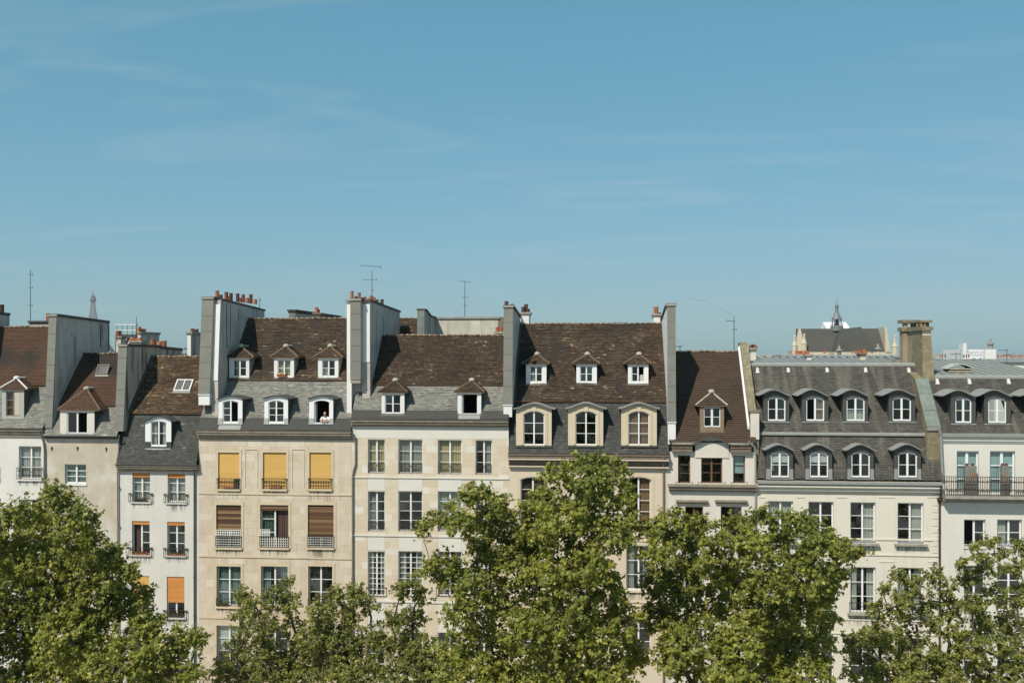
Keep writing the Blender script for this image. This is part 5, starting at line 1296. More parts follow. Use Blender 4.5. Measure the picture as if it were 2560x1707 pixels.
for p, hp, m in ((880, 21, 'clay'), (890, 10, 'clay_dark'), (898, 21, 'clay'), (906, 10, 'clay_dark'), (912, 13, 'clay')):
    y = 0.5 + (p - 880) * 0.09; chimney_pot(root, WX(p, y), y, zt + 0.10, hp * 61 / F, 0.10, m)
for p, hp, m in ((923, 13, 'clay'), (928, 21, 'clay'), (934, 19, 'clay'), (942, 15, 'clay_dark'), (948, 9, 'clay_dark'), (955, 19, 'clay_dark')):
    y = 3.4 + (p - 923) * 0.13; chimney_pot(root, WX(p, y), y, zt - 0.02, hp * 65 / F, 0.12, m)
SEAMS.append((root, xb, [(957, 792, 836, 0.02), (940, 775, 880, 0.015)]))
# wall between houses 5 and 6
root, x0, x1, zt = party_wall('slim grey party wall left of the three golden stone dormers', 1258, 1281, 769, 1011, 0.0, 0.45, lambda z: [(6.0, z - 0.45)], 'side_plaster', (806, 846, 886, 926, 966), base=(1042, 'white_paint_wall'))
FL.append((root, x1, HOUSE6)); pots_on(root, (x0 + x1) / 2, zt + 0.08, [(1266, 10, 'clay_dark')], 0.10)
chimney_pot(root, (x0 + x1) / 2 + 0.12, 1.6, zt + 0.05, 0.22, 0.10, 'clay_dark')
# wall between houses 6 and 7
root, x0, x1, zt = party_wall('slim grey party wall with a curved shoulder right of the golden stone dormers', 1669, 1690, 765, 1054, 0.0, 0.4, lambda z: [(1.2, z - 0.03), (2.6, z - 0.18), (4.0, z - 0.42), (6.6, z - 0.75)], 'white_paint_wall', (804, 845, 885, 925, 965, 1005), base=(1110, 'white_paint_wall'))
# sloping mossy wall between houses 7 and 8
x0, x1 = WX(1876, 0.2), WX(1897, 0.2); s7 = HOUSE7.s2
root = thing('party_wall', ((x0 + x1) / 2, 0.2, 0), 'rough mossy stone wall sloping up with the dark brown roof', 'wall')
zf = WZ(1886, 1028, 0.2); z_at = lambda y: s7[1] + (y - s7[0]) * s7[2] + 0.45
yt = HOUSE7.yr + 0.1
mb = MB(); n = 9; P = [(0.2, zf)] + [(0.9 + (yt - 0.9) * i / n, max(zf + 0.02, z_at(0.9 + (yt - 0.9) * i / n)) + uni(-0.05, 0.05)) for i in range(n + 1)] + [(yt + 0.9, z_at(yt))]
mb.prism_x(list(reversed(P + [(yt + 0.9, 10), (0.2, 10)])), x0, x1); mb.build('wall_body', M['moss_stone'], root)
mb = MB(); mb.box(x0 - 0.01, x1 + 0.01, 0.12, 0.19, WZ(1886, 1098, 0.2), zf - 0.05); mb.build('front_render', M['plaster_cream'], root)
mb = MB(); mb.box(x0 - 0.08, x1 + 0.06, 0.05, 0.5, zf - 0.045, zf + 0.08); mb.build('cap_stone', M['moss_stone'], root)
mb = MB()
mb.hexa([(x0 - 0.12, P[1][0] - 0.4, z_at(P[1][0] - 0.4) - 0.42), (x0 - 0.01, P[1][0] - 0.4, z_at(P[1][0] - 0.4) - 0.42), (x0 - 0.01, yt, z_at(yt) - 0.42), (x0 - 0.12, yt, z_at(yt) - 0.42),
         (x0 - 0.12, P[1][0] - 0.4, z_at(P[1][0] - 0.4) - 0.30), (x0 - 0.01, P[1][0] - 0.4, z_at(P[1][0] - 0.4) - 0.16), (x0 - 0.01, yt, z_at(yt) - 0.16), (x0 - 0.12, yt, z_at(yt) - 0.30)]); mb.build('flashing', M['white_paint_wall'], root)
# chimney and zinc-clad wall between houses 8 and 9
s8, yt8, zt8 = H8
xa, xb_ = WX(2312, 0.6), WX(2345, 0.6)
root = thing('party_wall', ((xa + xb_) / 2, 0.6, 0), 'zinc clad party wall below the tall weathered chimney', 'wall')
pr = [(0.25, WZ(2330, 1066, 0.25)), (2.4, WZ(2325, 946, 2.4)), (6.5, WZ(2310, 900, 6.5)), (9.5, WZ(2310, 900, 6.5))]
mb = MB(); mb.prism_x(list(reversed(pr + [(9.5, 10), (0.25, 10)])), xa + 0.01, xb_ - 0.01); mb.build('wall_body', M['moss_stone'], root)
for (p, q) in ((0, 0.33), (0.33, 0.68), (0.68, 1.0)):
    y_a, z_a = pr[0][0] + (pr[1][0] - pr[0][0]) * p, pr[0][1] + (pr[1][1] - pr[0][1]) * p; y_b, z_b = pr[0][0] + (pr[1][0] - pr[0][0]) * q, pr[0][1] + (pr[1][1] - pr[0][1]) * q
    mb = MB(); mb.hexa([(xa - 0.02, y_a - 0.05, z_a + 0.01), (xb_ + 0.02, y_a - 0.05, z_a + 0.01), (xb_ + 0.02, y_a, z_a), (xa - 0.02, y_a, z_a), (xa - 0.02, y_b - 0.05, z_b - 0.01), (xb_ + 0.02, y_b - 0.05, z_b - 0.01), (xb_ + 0.02, y_b, z_b - 0.012), (xa - 0.02, y_b, z_b - 0.012)]); mb.build('zinc_sheet', M['zinc_green'], root)
mb = MB(); mb.box(xa, xb_, 0.16, 0.24, WZ(2330, 1076, 0.2), pr[0][1] - 0.01); mb.build('foot_block', M['zinc'], root)
ch = thing('chimney_stack', (WX(2300, 3), 3.0, zt8), 'tall weathered brown chimney with flat stone slabs on top', 'chimney')
Yc = 2.7; xr0, xr1 = WX(2305, Yc), WX(2333, Yc); zc1 = WZ(2318, 826, Yc)
mb = MB(); wtop = WX(2327, Yc)
mb.hexa([(xr0 - 0.02, Yc - 0.25, WZ(2318, 950, Yc)), (xr1, Yc - 0.25, WZ(2318, 950, Yc)), (xr1, Yc + 2.0, 15), (xr0 - 0.02, Yc + 2.0, 15), (xr0, Yc, zc1), (wtop, Yc, zc1), (wtop, Yc + 2.0, zc1), (xr0, Yc + 2.0, zc1)]); mb.build('rough_stack', M['moss_stone'], ch)
mb = MB(); mb.box(xr0 + 0.02, wtop - 0.02, Yc - 0.03, Yc - 0.004, WZ(2318, 838, Yc), zc1 - 0.01); mb.build('render_patch', M['stone_warm'], ch)
Yl = 5.6; xl0, xl1 = WX(2257, Yl), WX(2300, Yl); zc2 = WZ(2275, 828, Yl)
mb = MB(); mb.box(xl0, xl1, Yl, Yl + 0.7, 15, zc2); mb.box(xl1 - 0.3, xr0 + 0.02, Yc + 1.8, Yl + 0.01, 15, zc2 - 0.002); mb.build('rendered_stack', M['stone_ochre'] if 'stone_ochre' in M else M.setdefault('stone_ochre', mat('stone_ochre', (0.33, 0.27, 0.185), var=0.5, scale=1.2, dark=(0.15, 0.12, 0.08), streak=0.3)), ch)
def slab(mb, xa, xb, ya, yb, za, zb): mb.box(xa, xb, ya, yb, za, zb)
mb = MB(); mb.box(xl0 - 0.10, xl1 + 0.02, Yl - 0.12, Yl + 0.8, zc2 + 0.002, zc2 + 0.25); mb.box(xr0 - 0.10, wtop + 0.08, Yc - 0.2, Yl + 0.9, zc1 + 0.002, zc1 + 0.24); mb.build('lower_slab', M['moss_stone'], ch)
mb = MB(); mb.box(xl0 - 0.10, xl1 + 0.02, Yl - 0.12, Yl + 0.8, zc2 + 0.52, zc2 + 0.72); mb.box(xr0 - 0.10, wtop + 0.08, Yc - 0.1, Yl + 0.9, zc1 + 0.50, zc1 + 0.62); mb.build('upper_slab', M['moss_stone'], ch)
for p, yy, zz_ in ((2261, Yl, zc2), (2266, Yl, zc2), (2281, Yl, zc2), (2289, Yl + 0.2, zc2), (2299, Yc + 1.2, zc1), (2304, Yc, zc1), (2312, Yc, zc1), (2320, Yc + 0.3, zc1)):
    x = WX(p, yy); mb = MB(); mb.box(x - 0.05, x + 0.07, yy, yy + 0.25, zz_ + 0.24, zz_ + 0.51); mb.build('slab_post', M['stone_ochre'] if p != 2304 else M['clay'], ch)

def flue_seams(root, x, lst):
    for p_, q0, q1, w2 in lst:
        y = Yfrom(p_, x); mb = MB(); z1, z0 = WZ(p_, q0, y), WZ(p_, q1, y); n = 6; pts = [(x + 0.012, y + uni(-0.02, 0.02), z1 + (z0 - z1) * i / n) for i in range(n + 1)]
        mb.tube(pts, w2, 5); mb.build('flue_seam', M['coping'], root)
for rt_, xx_, ls_ in SEAMS: flue_seams(rt_, xx_, ls_)
def flashing(root, x, s2, yb, yr, w_=0.12):
    f = lambda y: s2[1] + (y - s2[0]) * s2[2]
    mb = MB(); n = 7
    for i in range(n):
        a, b = yb + (yr - yb) * i / n, yb + (yr - yb) * (i + 0.97) / n; o = uni(0.05, 0.08)
        mb.hexa([(x - 0.01, a, f(a)), (x + w_, a, f(a)), (x + w_, b, f(b)), (x - 0.01, b, f(b)), (x - 0.01, a, f(a) + 0.22), (x + w_, a, f(a) + o), (x + w_, b, f(b) + o), (x - 0.01, b, f(b) + 0.22)])
    mb.build('flashing', M['lead'], root, kind='stuff')
for (rt_, xx_, hh_) in FL: flashing(rt_, xx_, hh_.s2, hh_.s2[0], hh_.yr)
# ------------------------------------------------------------------ chimneys and bits of roof behind the ridges
def stack(label, p0, p1, qt, qb, Y, depth, m, pots=(), front=None, cap='coping_light', potr=0.13, group=None, lean=0.0):
    x0, x1 = WX(p0, Y), WX(p1, Y); z1, z0 = WZ((p0 + p1) / 2, qt, Y), WZ((p0 + p1) / 2, qb, Y) - 1.2
    root = thing('chimney_stack', ((x0 + x1) / 2, Y, z0), label, 'chimney', group)
    mb = MB(); mb.box(x0, x1, Y, Y + depth, z0, z1); mb.build('shaft', M[m], root)
    if front: mb = MB(); mb.box(x0 + 0.02, x1 - 0.02, Y - 0.03, Y - 0.002, z0, z1 - 0.12); mb.build('front_render', M[front], root)
    mb = MB(); mb.box(x0 - 0.10, x1 + 0.10, Y - 0.10, Y + depth + 0.1, z1 + 0.001, z1 + 0.12); mb.box(x0 - 0.04, x1 + 0.04, Y - 0.04, Y + depth + 0.04, z1 - 0.12, z1); mb.build('cap_stone', M[cap], root)
    for p, hp, yo, pm in pots: chimney_pot(root, WX(p, Y + yo), Y + yo, z1 + 0.11, hp * (D + Y + yo) / F, potr, pm)
    return root
stack('low brown chimney behind the far left ridge with one clay pot', 74, 122, 806, 818, 7.5, 2.2, 'side_plaster', [(120, 20, 0.4, 'clay')], cap='coping')
stack('cream stub chimney with two clay pots left of the rooftop railing', 290, 302, 844, 864, 12, 0.8, 'plaster_cream', [(294, 17, 0.3, 'clay'), (299, 16, 0.5, 'clay')])
stack('striped cream and grey chimney crowded with clay pots behind the stained wall', 344, 352, 833, 868, 13, 3.2, 'side_plaster', [(346, 8, 0.2, 'clay'), (349, 13, 0.5, 'clay'), (354, 8, 1.2, 'clay_dark'), (358, 9, 2.0, 'clay'), (361, 9, 2.7, 'clay')], front='plaster_cream')
rt = stack('low brick parapet with a row of short clay pots', 326, 352, 856, 866, 10.5, 0.8, 'cornice_brown', [(328 + 4.5 * i, 8, 0.3, 'clay') for i in range(6)])
stack('grey weathered chimney with a white front edge left of the tall pot row', 468, 478, 834, 888, 9.5, 6.0, 'side_stained', [(481, 11, 2.0, 'clay_dark'), (484, 8, 3.0, 'clay'), (492, 10, 3.0, 'clay_dark')], front='white_paint_wall', cap='coping_light')
stack('long low wall with a single clay pot behind the tan ashlar house ridge', 722, 738, 778, 800, 7.5, 12.0, 'side_plaster', [(742, 0.1, 1, 'clay')], front='zinc_green', cap='coping')
stack('small clay pot chimney above the tan ashlar house ridge', 785, 800, 786, 800, 9.0, 1.0, 'cornice_brown', [(791, 15, 0.3, 'clay'), (795, 10, 0.5, 'clay')], cap='cornice_brown')
# roofs and walls behind house 5
mb = MB(); Y = 8.5
x0, x1 = WX(975, Y), WX(1046, Y); zr = WZ(1010, 796, Y + 2.6); zl = zr - 3.2
root = thing('tiled_roof', ((x0 + x1) / 2, Y, zl), 'patch of brown tiled roof behind the double chimney stack', 'roof')
mb.face([(x0, Y, zl), (x1, Y, zl), (x1, Y + 2.8, zr), (x0, Y + 2.8, zr)]); mb.face([(x1, Y + 2.8, zr), (x0, Y + 2.8, zr), (x0, Y + 5, zl), (x1, Y + 5, zl)]); ro = mb.build('roof_deck', M['underlay'], root)
mb = MB(); tile_poly(mb, [(x0, Y, zl), (x1, Y, zl), (x1, Y + 2.8, zr), (x0, Y + 2.8, zr)], 0.18, 0.13, 0.025, tint=TP, seed=22); mb.build('roof_tiles', M['tile'], ro, kind='stuff')
ridge_row(ro, x0, x1, Y + 2.8, zr + 0.02)
root = thing('rear_building', (WX(1150, 9), 9, 15), 'weathered cream rear wall with grey flanks rising behind the four window house', 'building')
Ya = 6.8
xa, xb = WX(1044, Ya), WX(1061, Ya); za = WZ(1050, 776, Ya)
mb = MB(); P = [(Ya, 15), (Ya, za), (Ya + 0.8, za), (Ya + 2.5, za - 0.35), (Ya + 4.6, WZ(1102, 796, Ya + 4.6)), (Ya + 4.6, 15)]; mb.prism_x(list(reversed(P)), xa + 0.01, xb); mb.build('flank_wall', M['side_stained'], root)
mb = MB(); mb.box(xa - 0.02, xb + 0.01, Ya - 0.05, Ya - 0.004, 18, za - 0.03); mb.build('front_render', M['zinc_green'], root)
mb = MB()
for (a, b), (c, d_) in zip(P[1:4], P[2:5]): mb.hexa([(xa - 0.06, a - 0.06, b), (xb + 0.07, a - 0.06, b), (xb + 0.07, c - 0.055, d_), (xa - 0.06, c - 0.055, d_), (xa - 0.06, a - 0.06, b + 0.12), (xb + 0.07, a - 0.06, b + 0.12), (xb + 0.07, c - 0.055, d_ + 0.12), (xa - 0.06, c - 0.055, d_ + 0.12)])
mb.build('coping', M['coping'], root)
Yb = Ya + 4.6; x0, x1 = xb - 0.05, WX(1246, Yb); zb_ = WZ(1170, 797, Yb)
M['old_cream'] = mat('old_cream', (0.55, 0.52, 0.43), var=0.4, scale=1.2, dark=(0.25, 0.23, 0.18), bump=0.3, patch=(0.68, 0.65, 0.56), patch_scale=0.9, streak=0.3)
mb = MB(); mb.box(x0, x1, Yb, Yb + 0.4, 15, zb_); mb.build('rear_wall', M['old_cream'], root)
mb = MB(); mb.box(x0, x1 + 0.1, Yb - 0.10, Yb + 0.5, zb_ + 0.002, zb_ + 0.14); mb.build('coping', M['coping_light'], root)
mb = MB(); mb.prism_x([(Yb + 3.5, zb_ - 1.5), (Yb, zb_ + 0.12), (Yb, 15), (Yb + 3.5, 15)], x1 - 0.02, x1 + 0.5); mb.build('flank_wall', M['cornice_brown'], root)
stack('little group of orange clay pots at the right end of the four window house ridge', 1240, 1256, 834, 845, 5.2, 0.5, 'cornice_brown', [(1242, 12, 0.1, 'clay'), (1247, 14, 0.2, 'clay'), (1252, 11, 0.1, 'clay')], potr=0.09)
stack('white chimney with sooty pots behind the slim wall left of the stone dormers', 1303, 1323, 785, 815, 6.0, 1.2, 'white_paint_wall', [(1308, 14, 0.2, 'clay_dark'), (1315, 21, 0.4, 'clay_dark'), (1320, 9, 0.2, 'clay_dark')], front='white_paint_wall')
stack('white chimney with one orange pot at the right end of the ridge', 1634, 1651, 789, 815, 6.0, 0.9, 'white_paint_wall', [(1640, 18, 0.3, 'clay'), (1647, 4, 0.4, 'clay_dark')], front='white_paint_wall', potr=0.15)
stack('sooty pot cluster beside the mossy sloping wall', 1877, 1890, 874, 905, 8.5, 0.9, 'plaster_cream', [(1878, 7, 0.2, 'clay_dark'), (1883, 9, 0.4, 'clay_dark'), (1888, 6, 0.3, 'clay')])
# on the zinc roofs to the right
stack('white chimney block with a row of orange pots on the zinc roof', 2017, 2030, 890, 912, 9.0, 0.6, 'white_paint_wall', [(1992 + 4.4 * i, 9, 0.5, 'clay') for i in range(7)], front='white_paint_wall', cap='coping_light')
stack('pale stub chimney left of the tall weathered chimney', 2151, 2164, 886, 912, 9.0, 0.8, 'stone_warm', [(2150, 8, 0.2, 'clay'), (2157, 9, 0.3, 'clay'), (2162, 8, 0.2, 'clay')], cap='cornice_brown')
# zinc ridge roof of the block behind
Y = 16; x0, x1 = WX(1890, Y), WX(2270, Y); zA, zB = WZ(2100, 906, Y), WZ(2100, 892, Y + 4)
root = thing('zinc_roof', ((x0 + x1) / 2, Y, 15), 'low seamed zinc roof behind the mossy slate ridge', 'roof')
mb = MB(); mb.face([(x0, Y, zA), (x1, Y, zA), (x1, Y + 4, zB), (x0, Y + 4, zB)]); mb.box(x0, x1, Y, Y + 4, 12, zA - 0.01); mb.build('zinc_sheet', M['zinc'], root)
for i in range(20):
    x = x0 + 0.1 + (x1 - x0 - 0.2) * i / 19; mb = MB(); mb.hexa([(x - 0.025, Y, zA + 0.002), (x + 0.025, Y, zA + 0.002), (x + 0.025 , Y + 4, zB + 0.002), (x - 0.025, Y + 4, zB + 0.002), (x - 0.025, Y, zA + 0.07), (x + 0.025, Y, zA + 0.07), (x + 0.025, Y + 4, zB + 0.07), (x - 0.025, Y + 4, zB + 0.07)]); mb.build('seam', M['zinc_dark'], root)
# roof cowl on house 9
Y = 4.4; x0, x1 = WX(2372, Y), WX(2428, Y); zc_ = WZ(2400, 919, Y); zb_ = WZ(2400, 936, Y)
root = thing('roof_vent', ((x0 + x1) / 2, Y, zb_), 'louvred zinc roof vent with a curved lid above the right hand dormers', 'vent')
mb = MB(); mb.box(x0, x1, Y, Y + 1.0, zb_ - 0.8, zc_ - 0.05); mb.build('louvre_box', M['iron'], root)
for i in range(3): z = zb_ + 0.02 + i * 0.15; mb = MB(); mb.box(x0 - 0.04, x1 + 0.04, Y - 0.06, Y - 0.002, z, z + 0.05); mb.build('louvre', M['stone_warm'], root)
mb = MB(); n = 10
for i in range(n):
    p, q = x0 - 0.12 + (x1 - x0 + 0.24) * i / n, x0 - 0.12 + (x1 - x0 + 0.24) * (i + 1) / n; f = lambda x: zc_ + 0.30 * (1 - ((2 * x - x0 - x1) / (x1 - x0 + 0.24)) ** 2) - 0.05
    mb.hexa([(p, Y - 0.12, f(p) - 0.05), (q, Y - 0.12, f(q) - 0.05), (q, Y + 1.1, f(q) - 0.05), (p, Y + 1.1, f(p) - 0.05), (p, Y - 0.12, f(p)), (q, Y - 0.12, f(q)), (q, Y + 1.1, f(q)), (p, Y + 1.1, f(p))])
mb.build('lid', M['zinc_light'], root)
# flue stacks standing on the balcony
for (p0, p1, label) in ((2413, 2442, 'grey flue stack with orange patch on the balcony, before the left of two windows'), (2505, 2523, 'narrow grey flue stack with orange patch on the balcony before the right window')):
    Y = -0.35; x0, x1 = WX(p0, Y), WX(p1, Y); z1, z0 = WZ(p0, 1164, Y), WZ(2450, 1240, -0.75)
    root = thing('flue_stack', ((x0 + x1) / 2, Y, z0), label, 'chimney')
    mb = MB(); mb.box(x0, x1, Y, Y + 0.28, z0, z1); mb.box(x0 + (x1 - x0) * 0.45, x0 + (x1 - x0) * 0.55, Y - 0.03, Y - 0.001, z0, z1 - 0.1); mb.build('shaft', M['cement'], root)
    xc = (x0 * 0.35 + x1 * 0.65) if p0 < 2450 else (x0 * 0.7 + x1 * 0.3); zz_ = (z0 + z1) / 2 + 0.25
    mb = MB(); s_ = 0.16 if p0 < 2450 else -0.16; mb.prism_y([(xc - s_ * 1.1 - 0.06, zz_ - 0.16), (xc - s_ * 1.1 + 0.08, zz_ - 0.2), (xc + s_ + 0.06, zz_ + 0.16), (xc + s_ - 0.06, zz_ + 0.2)], Y - 0.02, Y - 0.002); mb.build('clay_patch', M['clay'], root)
    for f in (0.2, 0.7): chimney_pot(root, x0 + (x1 - x0) * f, Y + 0.12, z1, 0.12, 0.09, 'clay_dark')
# ------------------------------------------------------------------ antennas
antenna('tall thin antenna mast behind the far left roof', 76, 674, 806, 8, [(686, 5, 6, 4, 4, 0), (719, 4, 6, 4, 3, 0), (763, 8, 5, 5, 4, 0)])
antenna('big antenna with a long comb aerial above the double chimney stack', 930, 676, 735, 5, [(665, 30, 23, 2.2, 5, -2), (699, 24, 12, 6, 4, 0), (726, 3, 3, 3, 3, 0)])
antenna('slender antenna above the weathered cream rear wall', 1162, 702, 788, 11.5, [(704, 15, 14, 4, 3, -2), (743, 8, 8, 5, 4, 0), (764, 4, 3, 3, 3, 0)])
an = antenna('antenna mast on the dark brown roof with a long curved whip wire', 1835, 791, 878, 6, [(802, 20, 2, 6, 2, -1), (823, 6, 6, 5, 3, 0)])
mb = MB(); pts = []
for i in range(13):
    t = i / 12; p = 1835 + (1728 - 1835) * t; q = 790 - 42 * math.sin(t * math.pi / 2 * 1.0); pts.append((WX(p, 6), 6.0, WZ(p, q, 6)))
mb.tube(pts, 0.006, 4); mb.build('whip_wire', M['antenna'], an)
antenna('thin mast beside the rooftop railing on the left', 341, 790, 840, 12.5, [(812, 6, 3, 5, 3, 0)])
antenna('small antenna on the skyline at far right with a sideways bar', 2517, 873, 905, 20, [(875, 20, 2, 5, 2, 0), (887, 8, 7, 5, 3, 0)])
antenna('small rooftop aerial just right of the curved shouldered wall', 1700, 864, 878, 6, [(866, 14, 4, 5, 2, 0)])
antenna('spiky mast with dark aerial rods left of the white painted wall', 2390, 880, 915, 22, [(885, 14, 10, 6, 9, 0)])
antenna('short mast at the back end of the tall pot row', 649, 744, 772, 8.8, [(750, 3, 3, 3, 2, 0)])
# rooftop guard rail left
Y = 11; root = thing('roof_railing', (WX(316, Y), Y, WZ(316, 838, Y)), 'thin white rooftop railing above the stained party wall', 'railing')
for q, l in ((812, 'w'), (826, 'w')):
    mb = MB(); mb.cyl((WX(288, Y), Y, WZ(288, q, Y)), (WX(340, Y), Y, WZ(340, q, Y)), 0.03, n=5); mb.build('rail', M['white'], root)
for p in (292, 305, 318, 331, 340): mb = MB(); mb.cyl((WX(p, Y), Y, WZ(p, 840, Y) - 0.5), (WX(p, Y), Y, WZ(p, 812, Y)), 0.022, n=5); mb.build('post', M['antenna'], root)
root = thing('terrace_house', (WX(318, 13), 13, 15), 'dark slate roof terrace with white framed glazing behind the stained wall', 'building')
mb = MB(); Y = 14; mb.box(WX(288, Y), WX(345, Y), Y, Y + 3, 15, WZ(316, 836, Y)); mb.build('attic', M['zinc_dark'], root)
for p in (306, 317, 328): mb = MB(); x, z = W(p, 843, Y - 0.1); mb.hexa([(x - 0.3, Y - 0.1, z - 0.5), (x - 0.2, Y - 0.1, z - 0.5), (x - 0.2, Y - 0.02, z - 0.5), (x - 0.3, Y - 0.02, z - 0.5), (x - 0.02, Y - 0.1, z), (x + 0.08, Y - 0.1, z), (x + 0.08, Y - 0.02, z), (x - 0.02, Y - 0.02, z)]); mb.build('glazing_bar', M['white'], root)

# ------------------------------------------------------------------ distant city to the right
def far_block(label, p0, p1, qt, Y, m, depth=12, pots=(), roofm='zinc', group='distant rooftops'):
    x0, x1 = WX(p0, Y), WX(p1, Y); z1 = WZ((p0 + p1) / 2, qt, Y)
    root = thing('distant_building', ((x0 + x1) / 2, Y, 0), label, 'building', group)
    mb = MB(); mb.box(x0, x1, Y, Y + depth, 0, z1); mb.build('wall', M[m], root)
    mb = MB(); mb.prism_x([(Y - 0.3, z1 + 0.002), (Y + depth + 0.3, z1 + 0.002), (Y + depth * 0.6, z1 + 0.3), (Y + depth * 0.4, z1 + 0.3)], x0 - 0.2, x1 + 0.2); mb.build('roof', M[roofm], root)
    for p, hp, pm in pots: chimney_pot(root, WX(p, Y + 3), Y + 3, z1 + 0.5, hp * (D + Y) / F, 1.5 * (D + Y) / F, pm)
    for i in range(max(2, int((x1 - x0) / 3))):
        x = x0 + 1.0 + i * 3.0
        if x + 1 > x1: break
        mb = MB(); mb.box(x, x + 1.0, Y - 0.05, Y - 0.003, z1 - 3.2, z1 - 1.4); mb.build('window', M['glass_dark'], root)
far_block('distant slate roofed block just right of the mossy wall', 1860, 1985, 898, 60, 'plaster_sand', pots=[(1885, 5, 'clay_dark')])
far_block('distant block below the church roof with a pale balustrade', 1968, 2080, 893, 75, 'plaster_pale', pots=[(1972, 7, 'clay'), (1978, 7, 'clay'), (2060, 8, 'clay'), (2064, 8, 'clay')])
far_block('distant block right of the church lantern with clay pots', 2080, 2260, 893, 85, 'plaster_sand', pots=[(2132, 8, 'clay'), (2137, 8, 'clay'), (2152, 9, 'clay'), (2158, 8, 'clay'), (2180, 6, 'clay_dark')])
far_block('distant grey roofed block behind the tall weathered chimney', 2325, 2400, 904, 70, 'plaster_sand', pots=[(2350, 8, 'clay'), (2356, 9, 'clay'), (2363, 9, 'clay_dark')])
far_block('distant low roofs under the white painted wall', 2395, 2500, 905, 60, 'plaster_cream', pots=[(2410, 7, 'clay_dark'), (2416, 7, 'clay_dark'), (2422, 8, 'clay_dark')])
far_block('distant roofs with a line of clay pots at the right edge', 2485, 2640, 905, 55, 'plaster_pale', pots=[(2496 + 6 * i, 6 + 4 * (i == 6), 'clay') for i in range(12)])
far_block('distant roofs glimpsed above the left party walls', 380, 480, 884, 60, 'plaster_sand', pots=[(462, 5, 'clay_dark'), (466, 5, 'clay_dark')])
Y = 80; root = thing('painted_wall_building', (WX(2440, Y), Y, 0), 'white rooftop block with grey graffiti letters and blue tags', 'building')
x0, x1 = WX(2408, Y), WX(2458, Y); z1, z0 = WZ(2440, 874, Y), WZ(2440, 912, Y)
mb = MB(); mb.box(x0, x1, Y, Y + 8, 0, z1); mb.build('wall', M['white_bright'], root)
xb = WX(2486, Y); mb = MB(); mb.box(x1 + 0.05, xb, Y - 0.6, Y + 6, 0, z1 + 0.05); mb.build('side_block', M['white_paint_wall'], root)
mb = MB(); mb.box(WX(2405, Y), WX(2413, Y), Y - 0.5, Y + 1.2, z0 - 4, WZ(2408, 858, Y)); mb.build('flue', M['white_paint_wall'], root)
mb = MB(); mb.lathe((WX(2476, Y), Y, z1), [(0.35, 0), (0.35, 0.6), (0.5, 0.7), (0.5, 0.9), (0.22, 1.0), (0.12, 1.5)], 10); mb.build('cowl', M['zinc'], root)
M['graffiti'] = mat('graffiti', (0.42, 0.42, 0.46), rough=0.8); M['tag_blue'] = mat('tag_blue', (0.30, 0.42, 0.50), rough=0.8)
# outlined capital letters sprayed along the top of the wall
fd = bpy.data.curves.new('graffiti_lettering', 'FONT'); fd.body = 'STMOGUE'; fd.size = (z1 - z0) * 0.46; fd.extrude = 0.01; fd.space_character = 0.92
fo = bpy.data.objects.new('graffiti_lettering', fd); COL.objects.link(fo); fo.parent = root
fo.location = Vector((WX(2414, Y), Y - 0.02, z1 - (z1 - z0) * 0.42)) - origin(root); fo.rotation_euler = (R(90), 0, 0); fd.materials.append(M['graffiti'])
bpy.context.view_layer.update(); wd = fo.dimensions.x
if wd > 0: fo.scale = ((x1 - WX(2414, Y) - 0.1) / wd, 1, 1)
fm = bpy.data.meshes.new_from_object(fo.evaluated_get(bpy.context.evaluated_depsgraph_get())); fn = bpy.data.objects.new('graffiti_letters', fm); COL.objects.link(fn)
fn.parent = root; fn.location = fo.location; fn.rotation_euler = fo.rotation_euler; fn.scale = fo.scale; bpy.data.objects.remove(fo)
for i in range(5):
    mb = MB(); x = x0 + (x1 - x0) * (0.40 + 0.12 * i); zz_ = z0 + uni(0.1, 0.5)
    scroll(mb, x, zz_ + 0.35, Y - 0.03, 0.38, 1.4, 1 if i % 2 else -1, uni(0, 6), 0.06); mb.build('graffiti_tag', M['tag_blue'], root)

# church on the horizon
Y = 430.0
CX = lambda p: WX(p, Y)
CZ_ = lambda q: WZ(2110, q, Y)
church = thing('church', (CX(2120), Y, 0), 'distant grey roofed church with a lantern spire and pinnacled gable', 'church')
M['church_stone'] = mat('church_stone', (0.60, 0.53, 0.41), var=0.35, scale=0.15, dark=(0.3, 0.25, 0.18))
M['church_roof'] = mat('church_roof', (0.072, 0.070, 0.060), rough=0.8, var=0.4, scale=0.12, dark=(0.04, 0.04, 0.036), streak=0.3, streak_col=(0.13, 0.13, 0.11))
M['church_lead'] = mat('church_lead', (0.20, 0.21, 0.215), rough=0.5, var=0.3, scale=0.5)
M['white_sheet'] = mat('white_sheet', (0.82, 0.82, 0.82), rough=0.6)
ze, zr = CZ_(880), CZ_(820)
mb = MB(); mb.box(CX(2008), CX(2225), Y, Y + 30, 0, ze); mb.build('nave_wall', M['church_stone'], church)
def ridge_roof(xe0, xe1, xr0, xr1, yd, z0, z1, name, y=Y):
    mb = MB(); P = [(xe0, y, z0), (xe1, y, z0), (xr1, y + yd / 2, z1), (xr0, y + yd / 2, z1), (xe0, y + yd, z0), (xe1, y + yd, z0)]
    mb.idx(P, [(0, 1, 2, 3), (5, 4, 3, 2), (1, 5, 2), (4, 0, 3)]); return mb.build(name, M['church_roof'], church)
ridge_roof(CX(2013), CX(2226), CX(2001), CX(2216), 22, ze, zr, 'nave_roof')
tr = MB(); yt = Y - 12; P = [(WX(2086, yt), yt, WZ(2120, 880, yt)), (WX(2190, yt), yt, WZ(2120, 880, yt)), (WX(2153, yt + 4), yt + 4, WZ(2153, 817, yt + 4)), (CX(2112), Y + 11, zr - 0.3), (CX(2079), Y, ze), (CX(2200), Y, ze)]
